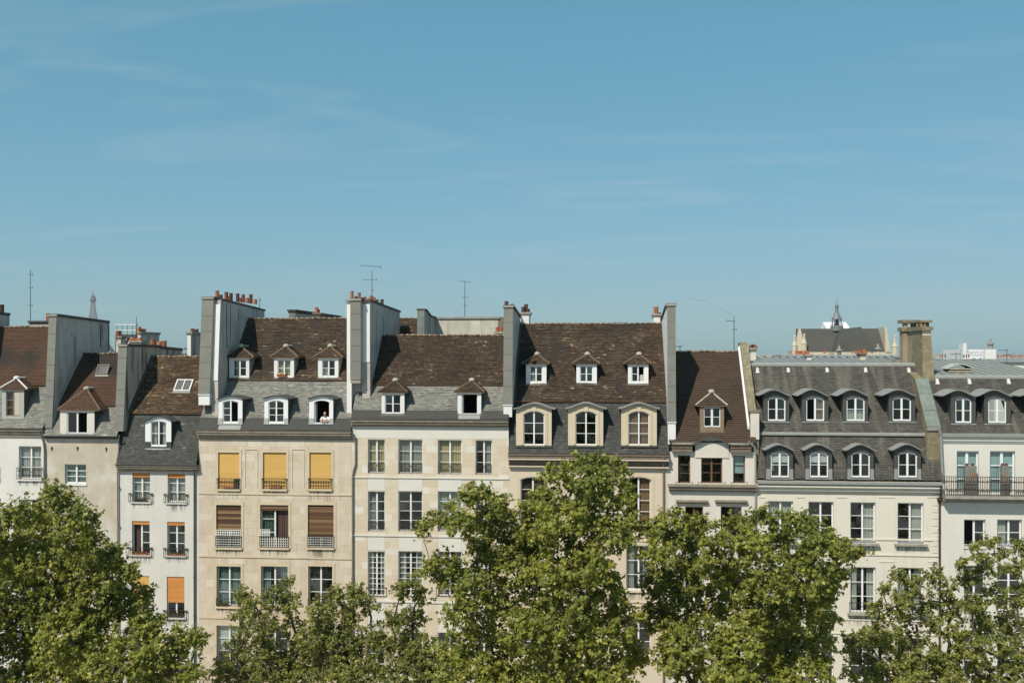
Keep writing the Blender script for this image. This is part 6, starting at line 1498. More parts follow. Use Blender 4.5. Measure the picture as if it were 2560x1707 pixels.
tr.idx(P, [(0, 1, 2), (0, 2, 3, 4), (1, 5, 3, 2)]); tr.build('transept_roof', M['church_roof'], church)
mb = MB(); mb.box(WX(2086, yt), WX(2190, yt), yt, Y, 0, WZ(2120, 880, yt)); mb.build('transept_wall', M['church_stone'], church)
# gable with pinnacles, left end
mb = MB(); yg = Y - 0.5; mb.prism_y([(WX(1984, yg), 0), (WX(2014, yg), 0), (WX(2014, yg), WZ(2000, 880, yg)), (WX(1999, yg), WZ(2000, 816, yg)), (WX(1984, yg), WZ(2000, 876, yg))], yg - 1.0, yg + 1.2); mb.build('gable', M['church_stone'], church)
for p, q, wpx in ((1985, 840, 9), (2009, 836, 10)):
    mb = MB(); s_ = (D + Y) / F; x = WX(p, yg); zt = WZ(2000, q, yg)
    mb.lathe((x, yg - 1.5, 0), [(wpx * 0.62 * s_, 0), (wpx * 0.62 * s_, zt - 24 * s_), (wpx * 0.72 * s_, zt - 23 * s_), (wpx * 0.5 * s_, zt - 17 * s_), (wpx * 0.30 * s_, zt - 12 * s_), (wpx * 0.26 * s_, zt - 2 * s_), (wpx * 0.40 * s_, zt - 1.5 * s_), (0.1, zt + 2 * s_)], 8); mb.build('pinnacle', M['church_stone'], church)
mb = MB(); mb.prism_y([(CX(2213), ze), (CX(2226), ze), (CX(2215.5), zr + 0.4), (CX(2211), zr + 0.4)], Y - 0.4, Y + 12); mb.build('gable', M['church_stone'], church)
mb = MB(); s_ = (D + Y) / F; x = CX(2234); mb.lathe((x, Y - 2, 0), [(7 * s_, 0), (7 * s_, CZ_(868)), (8 * s_, CZ_(866)), (5 * s_, CZ_(860)), (3.2 * s_, CZ_(855)), (2.2 * s_, CZ_(842)), (3 * s_, CZ_(841)), (0.1, CZ_(838))], 8); mb.build('pinnacle', M['church_stone'], church)
# lantern spire
x = CX(2105.5); yl = Y + 11
lan = lambda prof, nm, m, n=8: (lambda mb: (mb.lathe((x, yl, 0), [(r * s_, CZ_(q)) for r, q in prof], n), mb.build(nm, M[m], church)))(MB())
lan([(16, 826), (16, 814), (15.5, 813)], 'lantern_base', 'church_lead')
for k in range(8):
    a = 2 * math.pi * (k + 0.3) / 8
    mb = MB(); mb.cyl((x + 11 * s_ * math.cos(a), yl + 11 * s_ * math.sin(a), CZ_(815)), (x + 11 * s_ * math.cos(a), yl + 11 * s_ * math.sin(a), CZ_(797)), 1.3 * s_, n=5); mb.build('lantern_column', M['church_lead'], church)
    mb = MB(); mb.cyl((x + 15 * s_ * math.cos(a), yl + 15 * s_ * math.sin(a), CZ_(815)), (x + 15 * s_ * math.cos(a), yl + 15 * s_ * math.sin(a), CZ_(804)), 0.9 * s_, 0.2 * s_, n=5); mb.build('lantern_finial', M['church_lead'], church)
lan([(6, 815), (6, 797)], 'lantern_core', 'iron'); lan([(12.5, 797), (12.5, 794), (9, 789), (5.5, 779), (5.2, 778)], 'lantern_roof', 'church_lead'); lan([(4.0, 778), (4.0, 764), (5.2, 763), (4, 759), (1.5, 755), (0.8, 752), (0.35, 738)], 'lantern_top', 'church_lead')
mb = MB(); xw0, xw1 = CX(2058), CX(2122); yw = Y + 26; mb.prism_x([(yw, 0), (yw + 14, 0), (yw + 14, WZ(2090, 820, yw)), (yw + 8, WZ(2090, 805, yw + 6)), (yw, WZ(2090, 819, yw))], WX(2066, yw), WX(2124, yw)); mb.build('sheeted_scaffold', M['white_sheet'], church)
for p, q in ((2195, 862), (2098, 875)):
    yv = 95; s2_ = (D + yv) / F; root = thing('roof_cupola', (WX(p, yv), yv, WZ(p, 893, yv)), 'little domed roof cupola in front of the church, ' + ('right of the transept' if p > 2150 else 'left of the transept'), 'cupola')
    mb = MB(); mb.lathe((WX(p, yv), yv, WZ(p, 900, yv)), [(5 * s2_, 0), (5 * s2_, 20 * s2_)], 8); mb.build('drum', M['church_stone'] if p > 2150 else M['zinc_green'], root)
    mb = MB(); mb.lathe((WX(p, yv), yv, WZ(p, 873 if p > 2150 else 877, yv)), [(9 * s2_, 0), (9.5 * s2_, 1 * s2_), (4 * s2_, 4 * s2_), (3 * s2_, 7 * s2_), (3.4 * s2_, 8 * s2_), (0.5 * s2_, 14 * s2_)], 10); mb.build('dome', M['zinc'], root)

# low roofs of the city beyond, one mass
M['city'] = mat('city', (0.3, 0.3, 0.28), rough=0.85, attr='tint', ramp=[(0.0, (0.20, 0.205, 0.20)), (0.5, (0.27, 0.27, 0.25)), (0.52, (0.46, 0.42, 0.35)), (1.0, (0.58, 0.54, 0.47))])
mb = MB(); rc = random.Random(5)
for i in range(1500):
    y = 110 + 2600 * rc.random() ** 1.8; x = rc.uniform(-0.75, 0.65) * (y + 60); w1, d1, z1 = rc.uniform(5, 12), rc.uniform(5, 10), rc.uniform(14, 20.5)
    if 380 < y < 500 and 60 < x < 230: continue
    mb.tv = rc.uniform(0.55, 1.0); mb.box(x - w1, x + w1, y - d1, y + d1, -0.1, z1)
    mb.tv = rc.uniform(0.0, 0.45); mb.idx([(x - w1, y - d1, z1 + 0.01), (x + w1, y - d1, z1 + 0.01), (x + w1, y + d1, z1 + 0.01), (x - w1, y + d1, z1 + 0.01), (x - w1 * 0.9, y, z1 + 2.6), (x + w1 * 0.9, y, z1 + 2.6)], [(0, 1, 5, 4), (2, 3, 4, 5), (1, 2, 5), (3, 0, 4)])
    if rc.random() < 0.6: mb.tv = rc.uniform(0.5, 0.9); cx_ = x + rc.uniform(-w1, w1) * 0.8; mb.box(cx_ - 0.5, cx_ + 0.5, y - 0.6, y + 0.6, z1 + 0.5, z1 + 3.6)
tag(mb.build('distant_rooftops', M['city'], None, kind='stuff'), 'mass of low pale city roofs far beyond the street', 'rooftops')
# lattice tower on the horizon at the left
Y = 4300.0; tx = WX(232.5, Y); s_ = (D + Y) / F
tw_ = thing('lattice_tower', (tx, Y, 0), 'tall iron lattice tower far away on the hazy horizon', 'tower')
M['tower_iron'] = mat('tower_iron', (0.16, 0.12, 0.09), rough=0.8)
zt = WZ(232, 726, Y); zp = WZ(232, 752, Y)
def half(z):                                    # half width of the tapering shaft
    t = z / zp; return 62 * (1 - t) ** 2.6 + 6.5 * s_ * (1 - t) + 3.6 * s_
mb = MB(); lev = [zp * (i / 22) ** 0.85 for i in range(23)]
for sx, sy in ((-1, -1), (1, -1), (1, 1), (-1, 1)):
    for a, b in zip(lev[:-1], lev[1:]):
        w0, w1 = half(a), half(b); t0 = max(1.0, 0.14 * w0); mb.cyl((tx + sx * w0, Y + sy * w0, a), (tx + sx * w1, Y + sy * w1, b), t0, max(1.0, 0.14 * w1), 4, False)
mb.build('leg_lattice', M['tower_iron'], tw_)
mb = MB()
for a, b in zip(lev[4:-1], lev[5:]):
    w0, w1 = half(a), half(b); r_ = max(0.55, 0.05 * w0)
    for (p, q) in (((-1, -1), (1, -1)), ((1, -1), (1, 1)), ((1, 1), (-1, 1)), ((-1, 1), (-1, -1))):
        A0, B0 = (tx + p[0] * w0, Y + p[1] * w0, a), (tx + q[0] * w0, Y + q[1] * w0, a); A1, B1 = (tx + p[0] * w1, Y + p[1] * w1, b), (tx + q[0] * w1, Y + q[1] * w1, b)
        mb.cyl(A0, B1, r_, n=4, caps=False); mb.cyl(B0, A1, r_, n=4, caps=False); mb.cyl(A1, B1, r_, n=4, caps=False)
mb.build('cross_bracing', M['tower_iron'], tw_)
mb = MB(); mb.lathe((tx, Y, zp), [(4.5 * s_, -3 * s_), (7.6 * s_, 0), (7.8 * s_, 5 * s_), (6.5 * s_, 6 * s_), (6.0 * s_, 11 * s_), (3.0 * s_, 13 * s_), (2.4 * s_, 16 * s_)], 12); mb.build('summit_platform', M['tower_iron'], tw_)
mb = MB(); mb.cyl((tx, Y, zp + 16 * s_), (tx, Y, zt), 1.3 * s_, 0.7 * s_, 6); mb.build('mast', M['tower_iron'], tw_)
for zq, wq in ((57, 46), (116, 24)): mb = MB(); mb.box(tx - wq, tx + wq, Y - wq, Y + wq, zq, zq + 6); mb.build('platform', M['tower_iron'], tw_)

# ------------------------------------------------------------------ window boxes and pots
def planter(label, p0, p1, q0, q1, Y, m='clay', plant=0.0, pm='leaf_plant', flowers=None, name='window_box', cat='planter'):
    x0, x1 = WX(p0, Y), WX(p1, Y); z1, z0 = WZ((p0 + p1) / 2, q0, Y), WZ((p0 + p1) / 2, q1, Y)
    root = thing(name, ((x0 + x1) / 2, Y, z0), label, cat, 'window boxes and pots on sills')
    mb = MB(); d = 0.09; i = 0.02
    mb.hexa([(x0 + i, Y - d + i, z0), (x1 - i, Y - d + i, z0), (x1 - i, Y + d - i, z0), (x0 + i, Y + d - i, z0), (x0, Y - d, z1), (x1, Y - d, z1), (x1, Y + d, z1), (x0, Y + d, z1)])
    mb.box(x0 - 0.01, x1 + 0.01, Y - d - 0.01, Y + d + 0.01, z1 - 0.03, z1 + 0.004); mb.build('trough', M[m], root)
    if plant > 0:
        for mm, cnt in ((pm, 90), (flowers, 40)):
            if not mm: continue
            mb = MB()
            for k in range(cnt):
                c = Vector((uni(x0, x1), Y + uni(-0.12, 0.1), z1 + plant * rnd() ** 0.8)); n = Vector((uni(-1, 1), uni(-1, 0.3), uni(0, 1))).normalized(); a = n.orthogonal().normalized() * 0.045; b = n.cross(a)
                mb.face([c - a, c - b * 0.6, c + a, c + b * 0.8])
            mb.build('foliage' if mm == pm else 'flowers', M[mm], root, kind='stuff')
M['planter_dark'] = mat('planter_dark', (0.06, 0.04, 0.035), rough=0.8)
planter('dark rounded trough behind the railing of the upper left grey house window', 337, 366, 1248, 1254, -0.02, 'planter_dark', 0.03)
planter('row of terracotta pots on the grey house sill below an open casement', 332, 370, 1383, 1389, -0.02, 'clay', 0.12, flowers='flower_red')
planter('terracotta trough with trailing leaves on the grey house right sill', 420, 462, 1385, 1391, -0.02, 'clay', 0.16)
planter('dark window box of flowers under the half drawn orange blind', 420, 458, 1536, 1544, -0.02, 'planter_dark', 0.12)
planter('terracotta box with a dark bushy plant under the left yellow blind', 558, 585, 1214, 1220, -0.03, 'clay', 0.0)
planter('bushy dark pot plant at the right end of the left yellow blind', 584, 597, 1206, 1220, -0.03, 'planter_dark', 0.22)
planter('terracotta box under the middle yellow blind', 672, 702, 1214, 1220, -0.03, 'clay', 0.04)
planter('terracotta box on the middle small dormer of the tan ashlar house', 692, 714, 936.5, 942, HOUSE4.s2[0] + 0.05, 'clay', 0.0) if False else None
planter('long red brown box on the lowest left window of the tan ashlar house', 541, 570, 1508, 1514, -0.03, 'planter_dark', 0.05)
planter('box of red flowers on the warm stone house right window', 1578, 1622, 1303, 1309, -0.02, 'planter_dark', 0.2, flowers='flower_red')
planter('box of faded flowers on the warm stone house left window', 1302, 1330, 1303, 1309, -0.02, 'planter_dark', 0.12, flowers='flower_red')
# planter standing in front of the middle small dormer
_, yd, zd = onslope(710, 943, *HOUSE4.s2)
planter('terracotta trough on the sill of the middle small dormer', 693, 715, 936, 942, yd - 0.13, 'clay', 0.10, pm='curtain_yellow')
# table lamp behind a window of the wide cream house
x, z = W(2287, 1346, 0.55); lp = thing('table_lamp', (x, 0.55, z - 0.3), 'table lamp with a tan shade inside a window of the wide cream house', 'lamp')
mb = MB(); mb.lathe((x, 0.55, z - 0.3), [(0.10, 0), (0.03, 0.06), (0.025, 0.35)], 10); mb.build('base', M['wood_brown'], lp)
mb = MB(); mb.lathe((x, 0.55, z), [(0.21, 0), (0.16, 0.36), (0.155, 0.36), (0.2, 0.01)], 14); mb.build('lamp_shade', M['lamp_shade'], lp)

# ------------------------------------------------------------------ the person leaning out of the open dormer
(wx0, wx1, wz0, wz1), yf = h4d[2]
zs = wz0 + 0.02                                   # top of the sill
px_ = WX(811.5, yf)
person = thing('person', (px_, yf + 0.25, zs - 0.9), 'bald person in a pale T-shirt leaning on folded arms out of the open dormer', 'person')
def limb(mb, pts, rs, n=10): mb.tube(pts, rs, n)
def ball(mb, c, rx, ry, rz, n=12):
    prof = [(math.sin(math.pi * i / 8) + 1e-3, -math.cos(math.pi * i / 8) * rz) for i in range(9)]
    mb.lathe(c, prof, n, rx, ry)
B = lambda dx, dy, dz: (px_ + dx, yf + dy, zs + dz)
def remesh(o, vs, sm=4):
    r = o.modifiers.new('remesh', 'REMESH'); r.mode = 'VOXEL'; r.voxel_size = vs; r.use_smooth_shade = True
    s_ = o.modifiers.new('smooth', 'SMOOTH'); s_.iterations = sm; s_.factor = 0.5
mb = MB()                                         # body: pelvis to head, arms, hands, legs: one surface
limb(mb, [B(0, 0.60, -0.55), B(0, 0.50, -0.25), B(0, 0.32, 0.05), B(0, 0.20, 0.24), B(0, 0.15, 0.36), B(0, 0.10, 0.44)], [0.15, 0.15, 0.16, 0.16, 0.07, 0.055])
for s_ in (-1, 1):
    limb(mb, [B(0.08 * s_, 0.60, -0.50), B(0.10 * s_, 0.58, -0.75), B(0.10 * s_, 0.60, -0.90)], [0.10, 0.08, 0.07])
    limb(mb, [B(0.12 * s_, 0.20, 0.27), B(0.20 * s_, 0.17, 0.25), B(0.245 * s_, 0.10, 0.13), B(0.25 * s_, 0.02, 0.045)], [0.07, 0.066, 0.055, 0.044])
    limb(mb, [B(0.25 * s_, 0.02, 0.045), B(0.14 * s_, -0.06 - 0.02 * s_, 0.045), B(0.04 * s_, -0.10 - 0.02 * s_, 0.05), B(-0.01 * s_, -0.11 - 0.02 * s_, 0.05)], [0.046, 0.044, 0.032, 0.030])
    hx, hy = -0.03 * s_, -0.115 - 0.03 * s_
    ball(mb, B(hx, hy, 0.05), 0.045, 0.035, 0.022, 10)
    for k in range(4):
        fx = hx - 0.03 * s_; fy = hy - 0.030 + 0.018 * k; ln = (0.055, 0.065, 0.062, 0.05)[k]
        limb(mb, [B(fx, fy, 0.052), B(fx - ln * 0.6 * s_, fy - 0.008, 0.052), B(fx - ln * s_, fy - 0.012, 0.034)], [0.0105, 0.0095, 0.008], 6)
    limb(mb, [B(hx, hy - 0.025, 0.06), B(hx - 0.02 * s_, hy - 0.055, 0.06), B(hx - 0.045 * s_, hy - 0.062, 0.052)], [0.012, 0.011, 0.009], 6)
ball(mb, B(0, 0.06, 0.535), 0.078, 0.096, 0.115, 14); ball(mb, B(0, 0.02, 0.475), 0.058, 0.062, 0.062, 12)
limb(mb, [B(0, -0.035, 0.545), B(0, -0.058, 0.505)], [0.012, 0.018], 6)
for s_ in (-1, 1): ball(mb, B(0.08 * s_, 0.075, 0.52), 0.014, 0.025, 0.034, 8); ball(mb, B(0.032 * s_, -0.030, 0.552), 0.022, 0.012, 0.007, 8)
limb(mb, [B(-0.024, -0.035, 0.468), B(0, -0.046, 0.466), B(0.024, -0.035, 0.468)], [0.007, 0.009, 0.007], 6)
bo = mb.build('body', M['skin'], person); remesh(bo, 0.009)
mb = MB()
limb(mb, [B(0, 0.56, -0.40), B(0, 0.48, -0.2), B(0, 0.32, 0.05), B(0, 0.20, 0.235), B(0, 0.175, 0.30)], [0.17, 0.172, 0.182, 0.180, 0.11], 14)
for s_ in (-1, 1): limb(mb, [B(0.10 * s_, 0.20, 0.27), B(0.20 * s_, 0.17, 0.255), B(0.243 * s_, 0.11, 0.150), B(0.25 * s_, 0.075, 0.105)], [0.085, 0.084, 0.078, 0.078], 12)
sh = mb.build('shirt', M['shirt'], person); remesh(sh, 0.012, 3)
mb = MB()
for s_ in (-1, 1): ball(mb, B(0.070 * s_, 0.10, 0.525), 0.016, 0.05, 0.04, 8)
limb(mb, [B(-0.072, 0.11, 0.52), B(-0.04, 0.150, 0.51), B(0.04, 0.150, 0.51), B(0.072, 0.11, 0.52)], [0.02, 0.022, 0.022, 0.02], 6)
hr = mb.build('hair', M['hair'], person); remesh(hr, 0.008, 2)
mb = MB()
for s_ in (-1, 1): ball(mb, B(0.030 * s_, -0.034, 0.530), 0.011, 0.007, 0.008, 8)
mb.build('eyes', M['iron'], person)
# ------------------------------------------------------------------ plane trees
def leaf_mat(name, cols, tr=0.35):
    m = bpy.data.materials.new(name); m.use_nodes = True; n = m.node_tree; n.nodes.clear(); L = n.links.new
    out = n.nodes.new('ShaderNodeOutputMaterial'); a = n.nodes.new('ShaderNodeAttribute'); a.attribute_name = 'tint'
    r = n.nodes.new('ShaderNodeValToRGB'); els = r.color_ramp.elements
    while len(els) < len(cols): els.new(0.5)
    for e, (p, c) in zip(els, cols): e.position = p; e.color = (*c, 1)
    L(a.outputs['Fac'], r.inputs[0])
    p = n.nodes.new('ShaderNodeBsdfPrincipled'); p.inputs['Roughness'].default_value = 0.5; p.inputs['Specular IOR Level'].default_value = 0.35
    t = n.nodes.new('ShaderNodeBsdfTranslucent'); hs = n.nodes.new('ShaderNodeMix'); hs.data_type = 'RGBA'; hs.blend_type = 'MULTIPLY'; hs.inputs[0].default_value = 1.0; hs.inputs[7].default_value = (1.5, 1.35, 0.5, 1)
    mx_ = n.nodes.new('ShaderNodeMixShader'); mx_.inputs[0].default_value = tr
    L(r.outputs[0], p.inputs['Base Color']); L(r.outputs[0], hs.inputs[6]); L(hs.outputs[2], t.inputs[0])
    L(p.outputs[0], mx_.inputs[1]); L(t.outputs[0], mx_.inputs[2]); L(mx_.outputs[0], out.inputs[0]); return m
M['leaf'] = leaf_mat('leaf', [(0.0, (0.082, 0.098, 0.018)), (0.5, (0.188, 0.207, 0.034)), (0.85, (0.30, 0.302, 0.05)), (1.0, (0.41, 0.385, 0.08))])
M['leaf_small'] = leaf_mat('leaf_small', [(0.0, (0.080, 0.096, 0.022)), (0.5, (0.175, 0.192, 0.042)), (0.85, (0.27, 0.275, 0.058)), (1.0, (0.36, 0.34, 0.08))])
M['bark'] = mat('bark', (0.10, 0.085, 0.065), rough=0.95, var=0.5, scale=3, dark=(0.03, 0.025, 0.02), patch=(0.20, 0.18, 0.14), patch_scale=2.5)
RNG = np.random.default_rng(11)
def tree(label, clumps, Y, base_px, leaf=0.116, dens=1.0, m='leaf', spread=2.2, name='plane_tree', spray_leaves=17):
    sc = F / (D + Y)
    bx = WX(base_px, Y); root = thing(name, (bx, Y, 0), label, 'tree', 'plane trees along the square')
    C = []
    for i, (p, q, r) in enumerate(clumps):
        yy = Y + float(RNG.uniform(-spread, spread)) * (0.5 if r < 30 else 1.0)
        x, z = W(p, q, yy); rw = r / F * (D + yy); C.append((np.array((x, yy, z)), max(rw - 0.10, rw * 0.6)))
    # trunk and limbs
    zf = min(c[0][2] for c in C); top = np.mean([c[0] for c in C], axis=0)
    fork = Vector((bx + 0.3 * (top[0] - bx), Y, 4.6))
    mb = MB(); mb.tube([(bx, Y, -0.1), (bx, Y, 0.5), (bx + 0.1 * (top[0] - bx), Y + 0.1, 2.4), fork], [0.42, 0.30, 0.25, 0.22], 10)
    mb.build('trunk', M['bark'], root)
    lb = MB(); order = sorted(range(len(C)), key=lambda i: C[i][0][2]); nodes = [(fork, 0.20)]
    for i in order:
        c = Vector(C[i][0]); best = None
        for (p, rr) in nodes:
            d = (c - p).length + (4.0 if p.z > c.z - 0.3 else 0) + abs(c.x - p.x) * 0.6
            if best is None or d < best[0]: best = (d, p, rr)
        p, rr = best[1], best[2]; r1 = max(0.022, rr * 0.74); mid = p.lerp(c, 0.5) + Vector((uni(-0.25, 0.25), uni(-0.25, 0.25), uni(0.0, 0.35)))
        lb.tube([p, p.lerp(mid, 0.6) + Vector((uni(-.1, .1), uni(-.1, .1), 0)), mid, mid.lerp(c, 0.6), c], [rr * 0.9, (rr + r1) * 0.46, (rr + r1) * 0.43, r1, r1 * 0.8], 6)
        nodes.append((c, r1)); nodes.append((mid, (rr + r1) * 0.45))
    # sprays of leaves
    P = []; O = []; Tn = []
    for (c, r) in C:
        n = int(dens * 88 * RNG.uniform(0.55, 1.3) * (r ** 2) + 10)
        d = RNG.normal(size=(n, 3)); d /= np.linalg.norm(d, axis=1)[:, None]
        rad = r * (0.25 + 0.80 * RNG.random(n) ** 0.6)
        pos = c + d * rad[:, None] * np.array((1.0, 1.15, 0.92))
        P.append(pos); O.append(d); Tn.append(np.full(n, RNG.uniform(-0.16, 0.16)))
        for k in range(0, n, 6):
            a = Vector(pos[k]); b = Vector(c + d[k] * rad[k] * 0.25); lb.tube([b, b.lerp(a, 0.55) + Vector((0, 0, 0.05)), a], [0.016, 0.011, 0.005], 3)
    lb.build('limbs', M['bark'], root)
    P, O, Tn = np.concatenate(P), np.concatenate(O), np.concatenate(Tn)
    ns = len(P); k = spray_leaves
    axis = O * 0.7 + RNG.normal(size=(ns, 3)) * 0.45 + np.array((0, 0, 0.25)); axis /= np.linalg.norm(axis, axis=1)[:, None]
    t = RNG.random((ns, k)); L_ = RNG.uniform(0.25, 0.55, (ns, 1)) * (leaf / 0.105)
    pos = P[:, None, :] + axis[:, None, :] * (t * L_)[..., None] + RNG.normal(size=(ns, k, 3)) * 0.075 * (leaf / 0.105)
    pos[..., 2] -= 0.12 * (t * L_) ** 2
    nrm = O[:, None, :] * 0.35 + RNG.normal(size=(ns, k, 3)) * 0.48 + np.array((-0.20, -0.38, 0.70))
    pos = pos.reshape(-1, 3); nrm = nrm.reshape(-1, 3); nrm /= np.linalg.norm(nrm, axis=1)[:, None]
    N_ = len(pos); tip = axis.repeat(k, 0) * 0.7 + RNG.normal(size=(N_, 3)) * 0.6 + np.array((0, 0, -0.5))
    tip -= nrm * np.sum(tip * nrm, axis=1)[:, None]; tip /= np.linalg.norm(tip, axis=1)[:, None]; sd_ = np.cross(nrm, tip)
    s = (leaf * RNG.uniform(0.62, 1.18, N_))[:, None]; cup = RNG.uniform(-0.05, 0.38, N_)[:, None]
    f = lambda a, b, c: pos + (tip * a + sd_ * b) * s - nrm * s * cup * c
    V = np.stack([f(-0.55, 0.0, 0), f(-0.15, 0.95, 1.0), f(0.22, 0.42, 0.3), f(1.05, 0.0, 0.9), f(0.22, -0.42, 0.3), f(-0.15, -0.95, 1.0)], axis=1).reshape(-1, 3)
    base = (np.arange(N_) * 6)[:, None]
    tris = np.concatenate([base + np.array([[0, 1, 2]]), base + np.array([[0, 2, 3]]), base + np.array([[0, 3, 4]]), base + np.array([[0, 4, 5]])], axis=1).reshape(-1, 3)
    cen = V.mean(0); me = bpy.data.meshes.new('crown')
    me.vertices.add(len(V)); me.vertices.foreach_set('co', (V - cen).ravel())
    me.loops.add(tris.size); me.loops.foreach_set('vertex_index', tris.ravel().astype(np.int32))
    me.polygons.add(len(tris)); me.polygons.foreach_set('loop_start', (np.arange(len(tris)) * 3).astype(np.int32))
    try: me.polygons.foreach_set('loop_total', np.full(len(tris), 3, dtype=np.int32))
    except Exception: pass
    tv = np.clip(0.44 + RNG.normal(size=N_) * 0.27 + Tn.repeat(k), 0, 1).repeat(4)
    at = me.attributes.new('tint', 'FLOAT', 'FACE'); at.data.foreach_set('value', tv.astype(np.float32))
    me.materials.append(M[m]); me.update(calc_edges=True)
    o = bpy.data.objects.new('crown', me); COL.objects.link(o); o.parent = root; o.location = Vector(cen) - origin(root); WLOC[o.name] = Vector(cen)
    return N_
tot = 0
tot += tree('largest plane tree at the left edge hiding the lower bare tan house', [(135, 1232, 26), (100, 1262, 42), (165, 1268, 40), (208, 1290, 32), (30, 1295, 45), (100, 1335, 65), (185, 1345, 55), (228, 1345, 22), (283, 1378, 26), (255, 1400, 40), (15, 1385, 60), (110, 1420, 75), (205, 1430, 65), (290, 1440, 45), (322, 1430, 22), (25, 1480, 70), (130, 1510, 75), (235, 1510, 65), (315, 1500, 48), (365, 1495, 26), (60, 1580, 80), (170, 1600, 85), (280, 1590, 75), (370, 1565, 42), (400, 1610, 50), (455, 1605, 36), (492, 1600, 18), (60, 1670, 80), (180, 1690, 85), (300, 1680, 85), (410, 1690, 60), (475, 1680, 35), (-50, 1350, 60), (-60, 1450, 70), (-50, 1560, 80)], -14, 130)
tot += tree('small leafed tree in front of the tan ashlar house', [(722, 1462, 18), (690, 1490, 32), (608, 1487, 20), (640, 1515, 36), (725, 1510, 30), (600, 1550, 32), (660, 1575, 44), (735, 1570, 36), (588, 1625, 38), (660, 1650, 52), (740, 1645, 48), (555, 1680, 34), (620, 1695, 52), (710, 1710, 55)], -7, 660, leaf=0.094, dens=1.15, m='leaf_small', spread=1.4)
tot += tree('small leafed tree below the leftmost windows of the four window house', [(890, 1480, 24), (838, 1488, 24), (800, 1525, 32), (858, 1535, 44), (920, 1515, 28), (790, 1590, 44), (860, 1610, 52), (930, 1590, 38), (800, 1660, 54), (880, 1680, 62), (950, 1665, 45)], -7.5, 860, leaf=0.094, dens=1.15, m='leaf_small', spread=1.4)
tot += tree('slender small leafed tree left of the central plane tree', [(1035, 1452, 20), (1003, 1478, 22), (1055, 1490, 25), (985, 1545, 28), (1032, 1550, 32), (1002, 1615, 44), (1062, 1630, 46), (955, 1605, 28), (1015, 1690, 55), (1080, 1690, 45)], -8.5, 1025, leaf=0.094, dens=1.15, m='leaf_small', spread=1.2)
tot += tree('tallest plane tree in the centre reaching the eaves of the warm stone house', [(1465, 1150, 20), (1505, 1160, 24), (1548, 1163, 22), (1422, 1178, 28), (1382, 1190, 22), (1480, 1205, 45), (1540, 1212, 34), (1420, 1240, 45), (1352, 1245, 30), (1330, 1275, 26), (1500, 1280, 58), (1570, 1245, 22), (1390, 1300, 52), (1572, 1305, 18), (1450, 1345, 62), (1540, 1340, 40), (1352, 1350, 45), (1315, 1330, 26),
    (1168, 1240, 24), (1208, 1240, 24), (1252, 1258, 24), (1120, 1285, 25), (1085, 1298, 18), (1062, 1322, 12), (1150, 1305, 34), (1212, 1298, 40), (1272, 1300, 32), (1180, 1350, 28), (1240, 1360, 42), (1300, 1390, 42),
    (1290, 1430, 45), (1215, 1420, 40), (1380, 1430, 58), (1480, 1420, 52), (1108, 1400, 24), (1135, 1425, 34), (1075, 1418, 14), (1172, 1478, 40), (1095, 1450, 22), (1250, 1500, 46), (1340, 1500, 58), (1440, 1500, 60), (1530, 1470, 42), (1560, 1550, 44), (1135, 1530, 32), (1205, 1560, 48), (1300, 1580, 58), (1400, 1580, 62), (1490, 1580, 58), (1150, 1620, 52), (1250, 1640, 60), (1360, 1660, 66), (1470, 1660, 66), (1570, 1640, 46), (1130, 1690, 52), (1230, 1710, 55), (1330, 1720, 55), (1430, 1720, 55), (1540, 1710, 52)], -14, 1400)
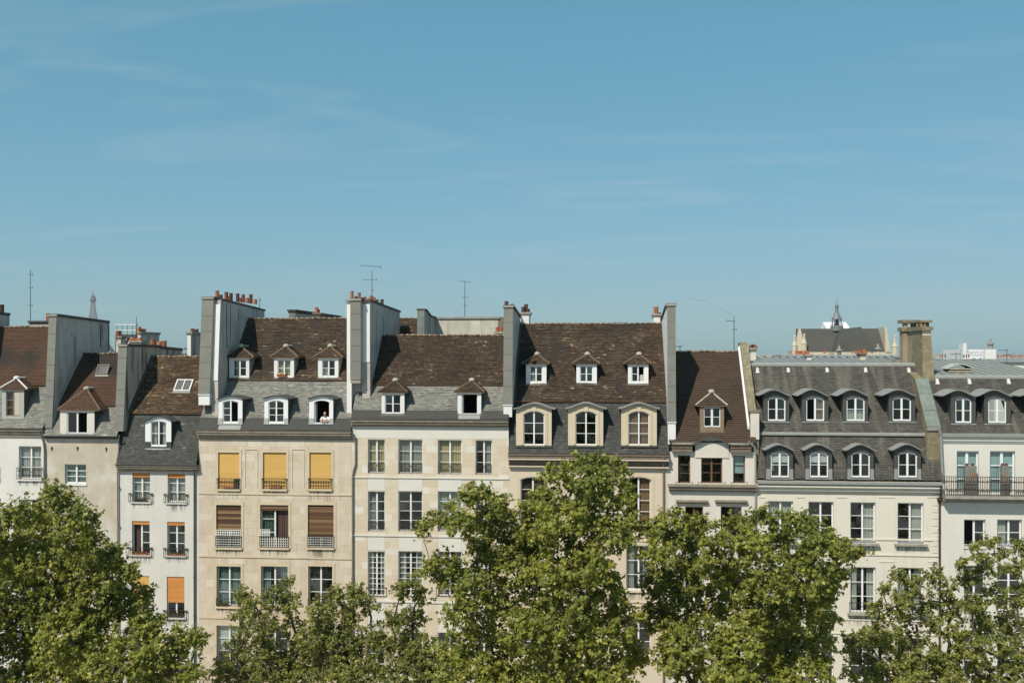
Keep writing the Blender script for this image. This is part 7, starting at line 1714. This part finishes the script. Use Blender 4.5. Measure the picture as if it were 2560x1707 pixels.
tot += tree('broad plane tree right of centre hiding the lower narrow cream house', [(1700, 1295, 26), (1660, 1315, 32), (1742, 1310, 24), (1618, 1335, 24), (1790, 1340, 30), (1850, 1315, 28), (1900, 1288, 22), (1940, 1305, 28), (1990, 1308, 26), (2030, 1325, 25), (1880, 1360, 48), (1960, 1370, 48), (1700, 1370, 48), (1640, 1390, 38), (1780, 1400, 50), (2040, 1370, 38), (2080, 1350, 20), (2112, 1375, 22), (2147, 1388, 16), (2092, 1420, 32), (1850, 1440, 58), (1940, 1450, 58), (2020, 1440, 48), (1720, 1450, 48), (1650, 1460, 40), (2070, 1480, 34), (1790, 1500, 54), (1880, 1530, 58), (1980, 1530, 58), (1700, 1540, 48), (1640, 1550, 40), (2055, 1545, 38), (1750, 1600, 58), (1850, 1620, 62), (1950, 1620, 62), (2040, 1620, 44), (1680, 1630, 46), (1720, 1690, 52), (1820, 1700, 66), (1930, 1710, 66), (2030, 1700, 54)], -14, 1850)
tot += tree('small leafed tree below the right windows of the wide cream house', [(2240, 1437, 11), (2335, 1440, 22), (2280, 1460, 26), (2370, 1465, 22), (2210, 1472, 15), (2320, 1500, 40), (2250, 1510, 34), (2380, 1515, 25), (2198, 1530, 26), (2290, 1560, 44), (2370, 1570, 36), (2220, 1590, 40), (2150, 1590, 24), (2125, 1615, 28), (2200, 1640, 46), (2290, 1640, 50), (2370, 1640, 40), (2160, 1690, 50), (2260, 1700, 55), (2350, 1700, 55)], -7.5, 2290, leaf=0.094, dens=1.05, m='leaf_small', spread=1.4)
tot += tree('open twiggy tree at the right edge in front of the off-white house', [(2475, 1356, 18), (2445, 1382, 18), (2408, 1412, 14), (2502, 1388, 18), (2550, 1362, 16), (2470, 1425, 28), (2420, 1450, 20), (2540, 1415, 24), (2490, 1490, 34), (2430, 1510, 28), (2560, 1485, 28), (2450, 1560, 34), (2530, 1560, 40), (2420, 1610, 34), (2490, 1630, 46), (2570, 1620, 36), (2440, 1690, 46), (2540, 1700, 55)], -8.5, 2500, leaf=0.094, dens=1.05, m='leaf_small', spread=1.4)
print('leaves', tot)

# ------------------------------------------------------------------ summer haze: one closed box of even, thin air
hb = MB(); hb.box(-2600, 2600, -420, 4700, -1.2, 340)
hz = hb.build('haze', [], None, kind='stuff')
hm = bpy.data.materials.new('haze'); hm.use_nodes = True; hn = hm.node_tree; hn.nodes.clear()
ho_ = hn.nodes.new('ShaderNodeOutputMaterial'); hv = hn.nodes.new('ShaderNodeVolumePrincipled')
hv.inputs['Color'].default_value = (0.88, 0.93, 0.97, 1); hv.inputs['Density'].default_value = 0.00007; hv.inputs['Anisotropy'].default_value = 0.2
hn.links.new(hv.outputs[0], ho_.inputs['Volume']); hz.data.materials.append(hm)
tag(hz, 'thin pale blue summer haze over the whole city', 'haze')
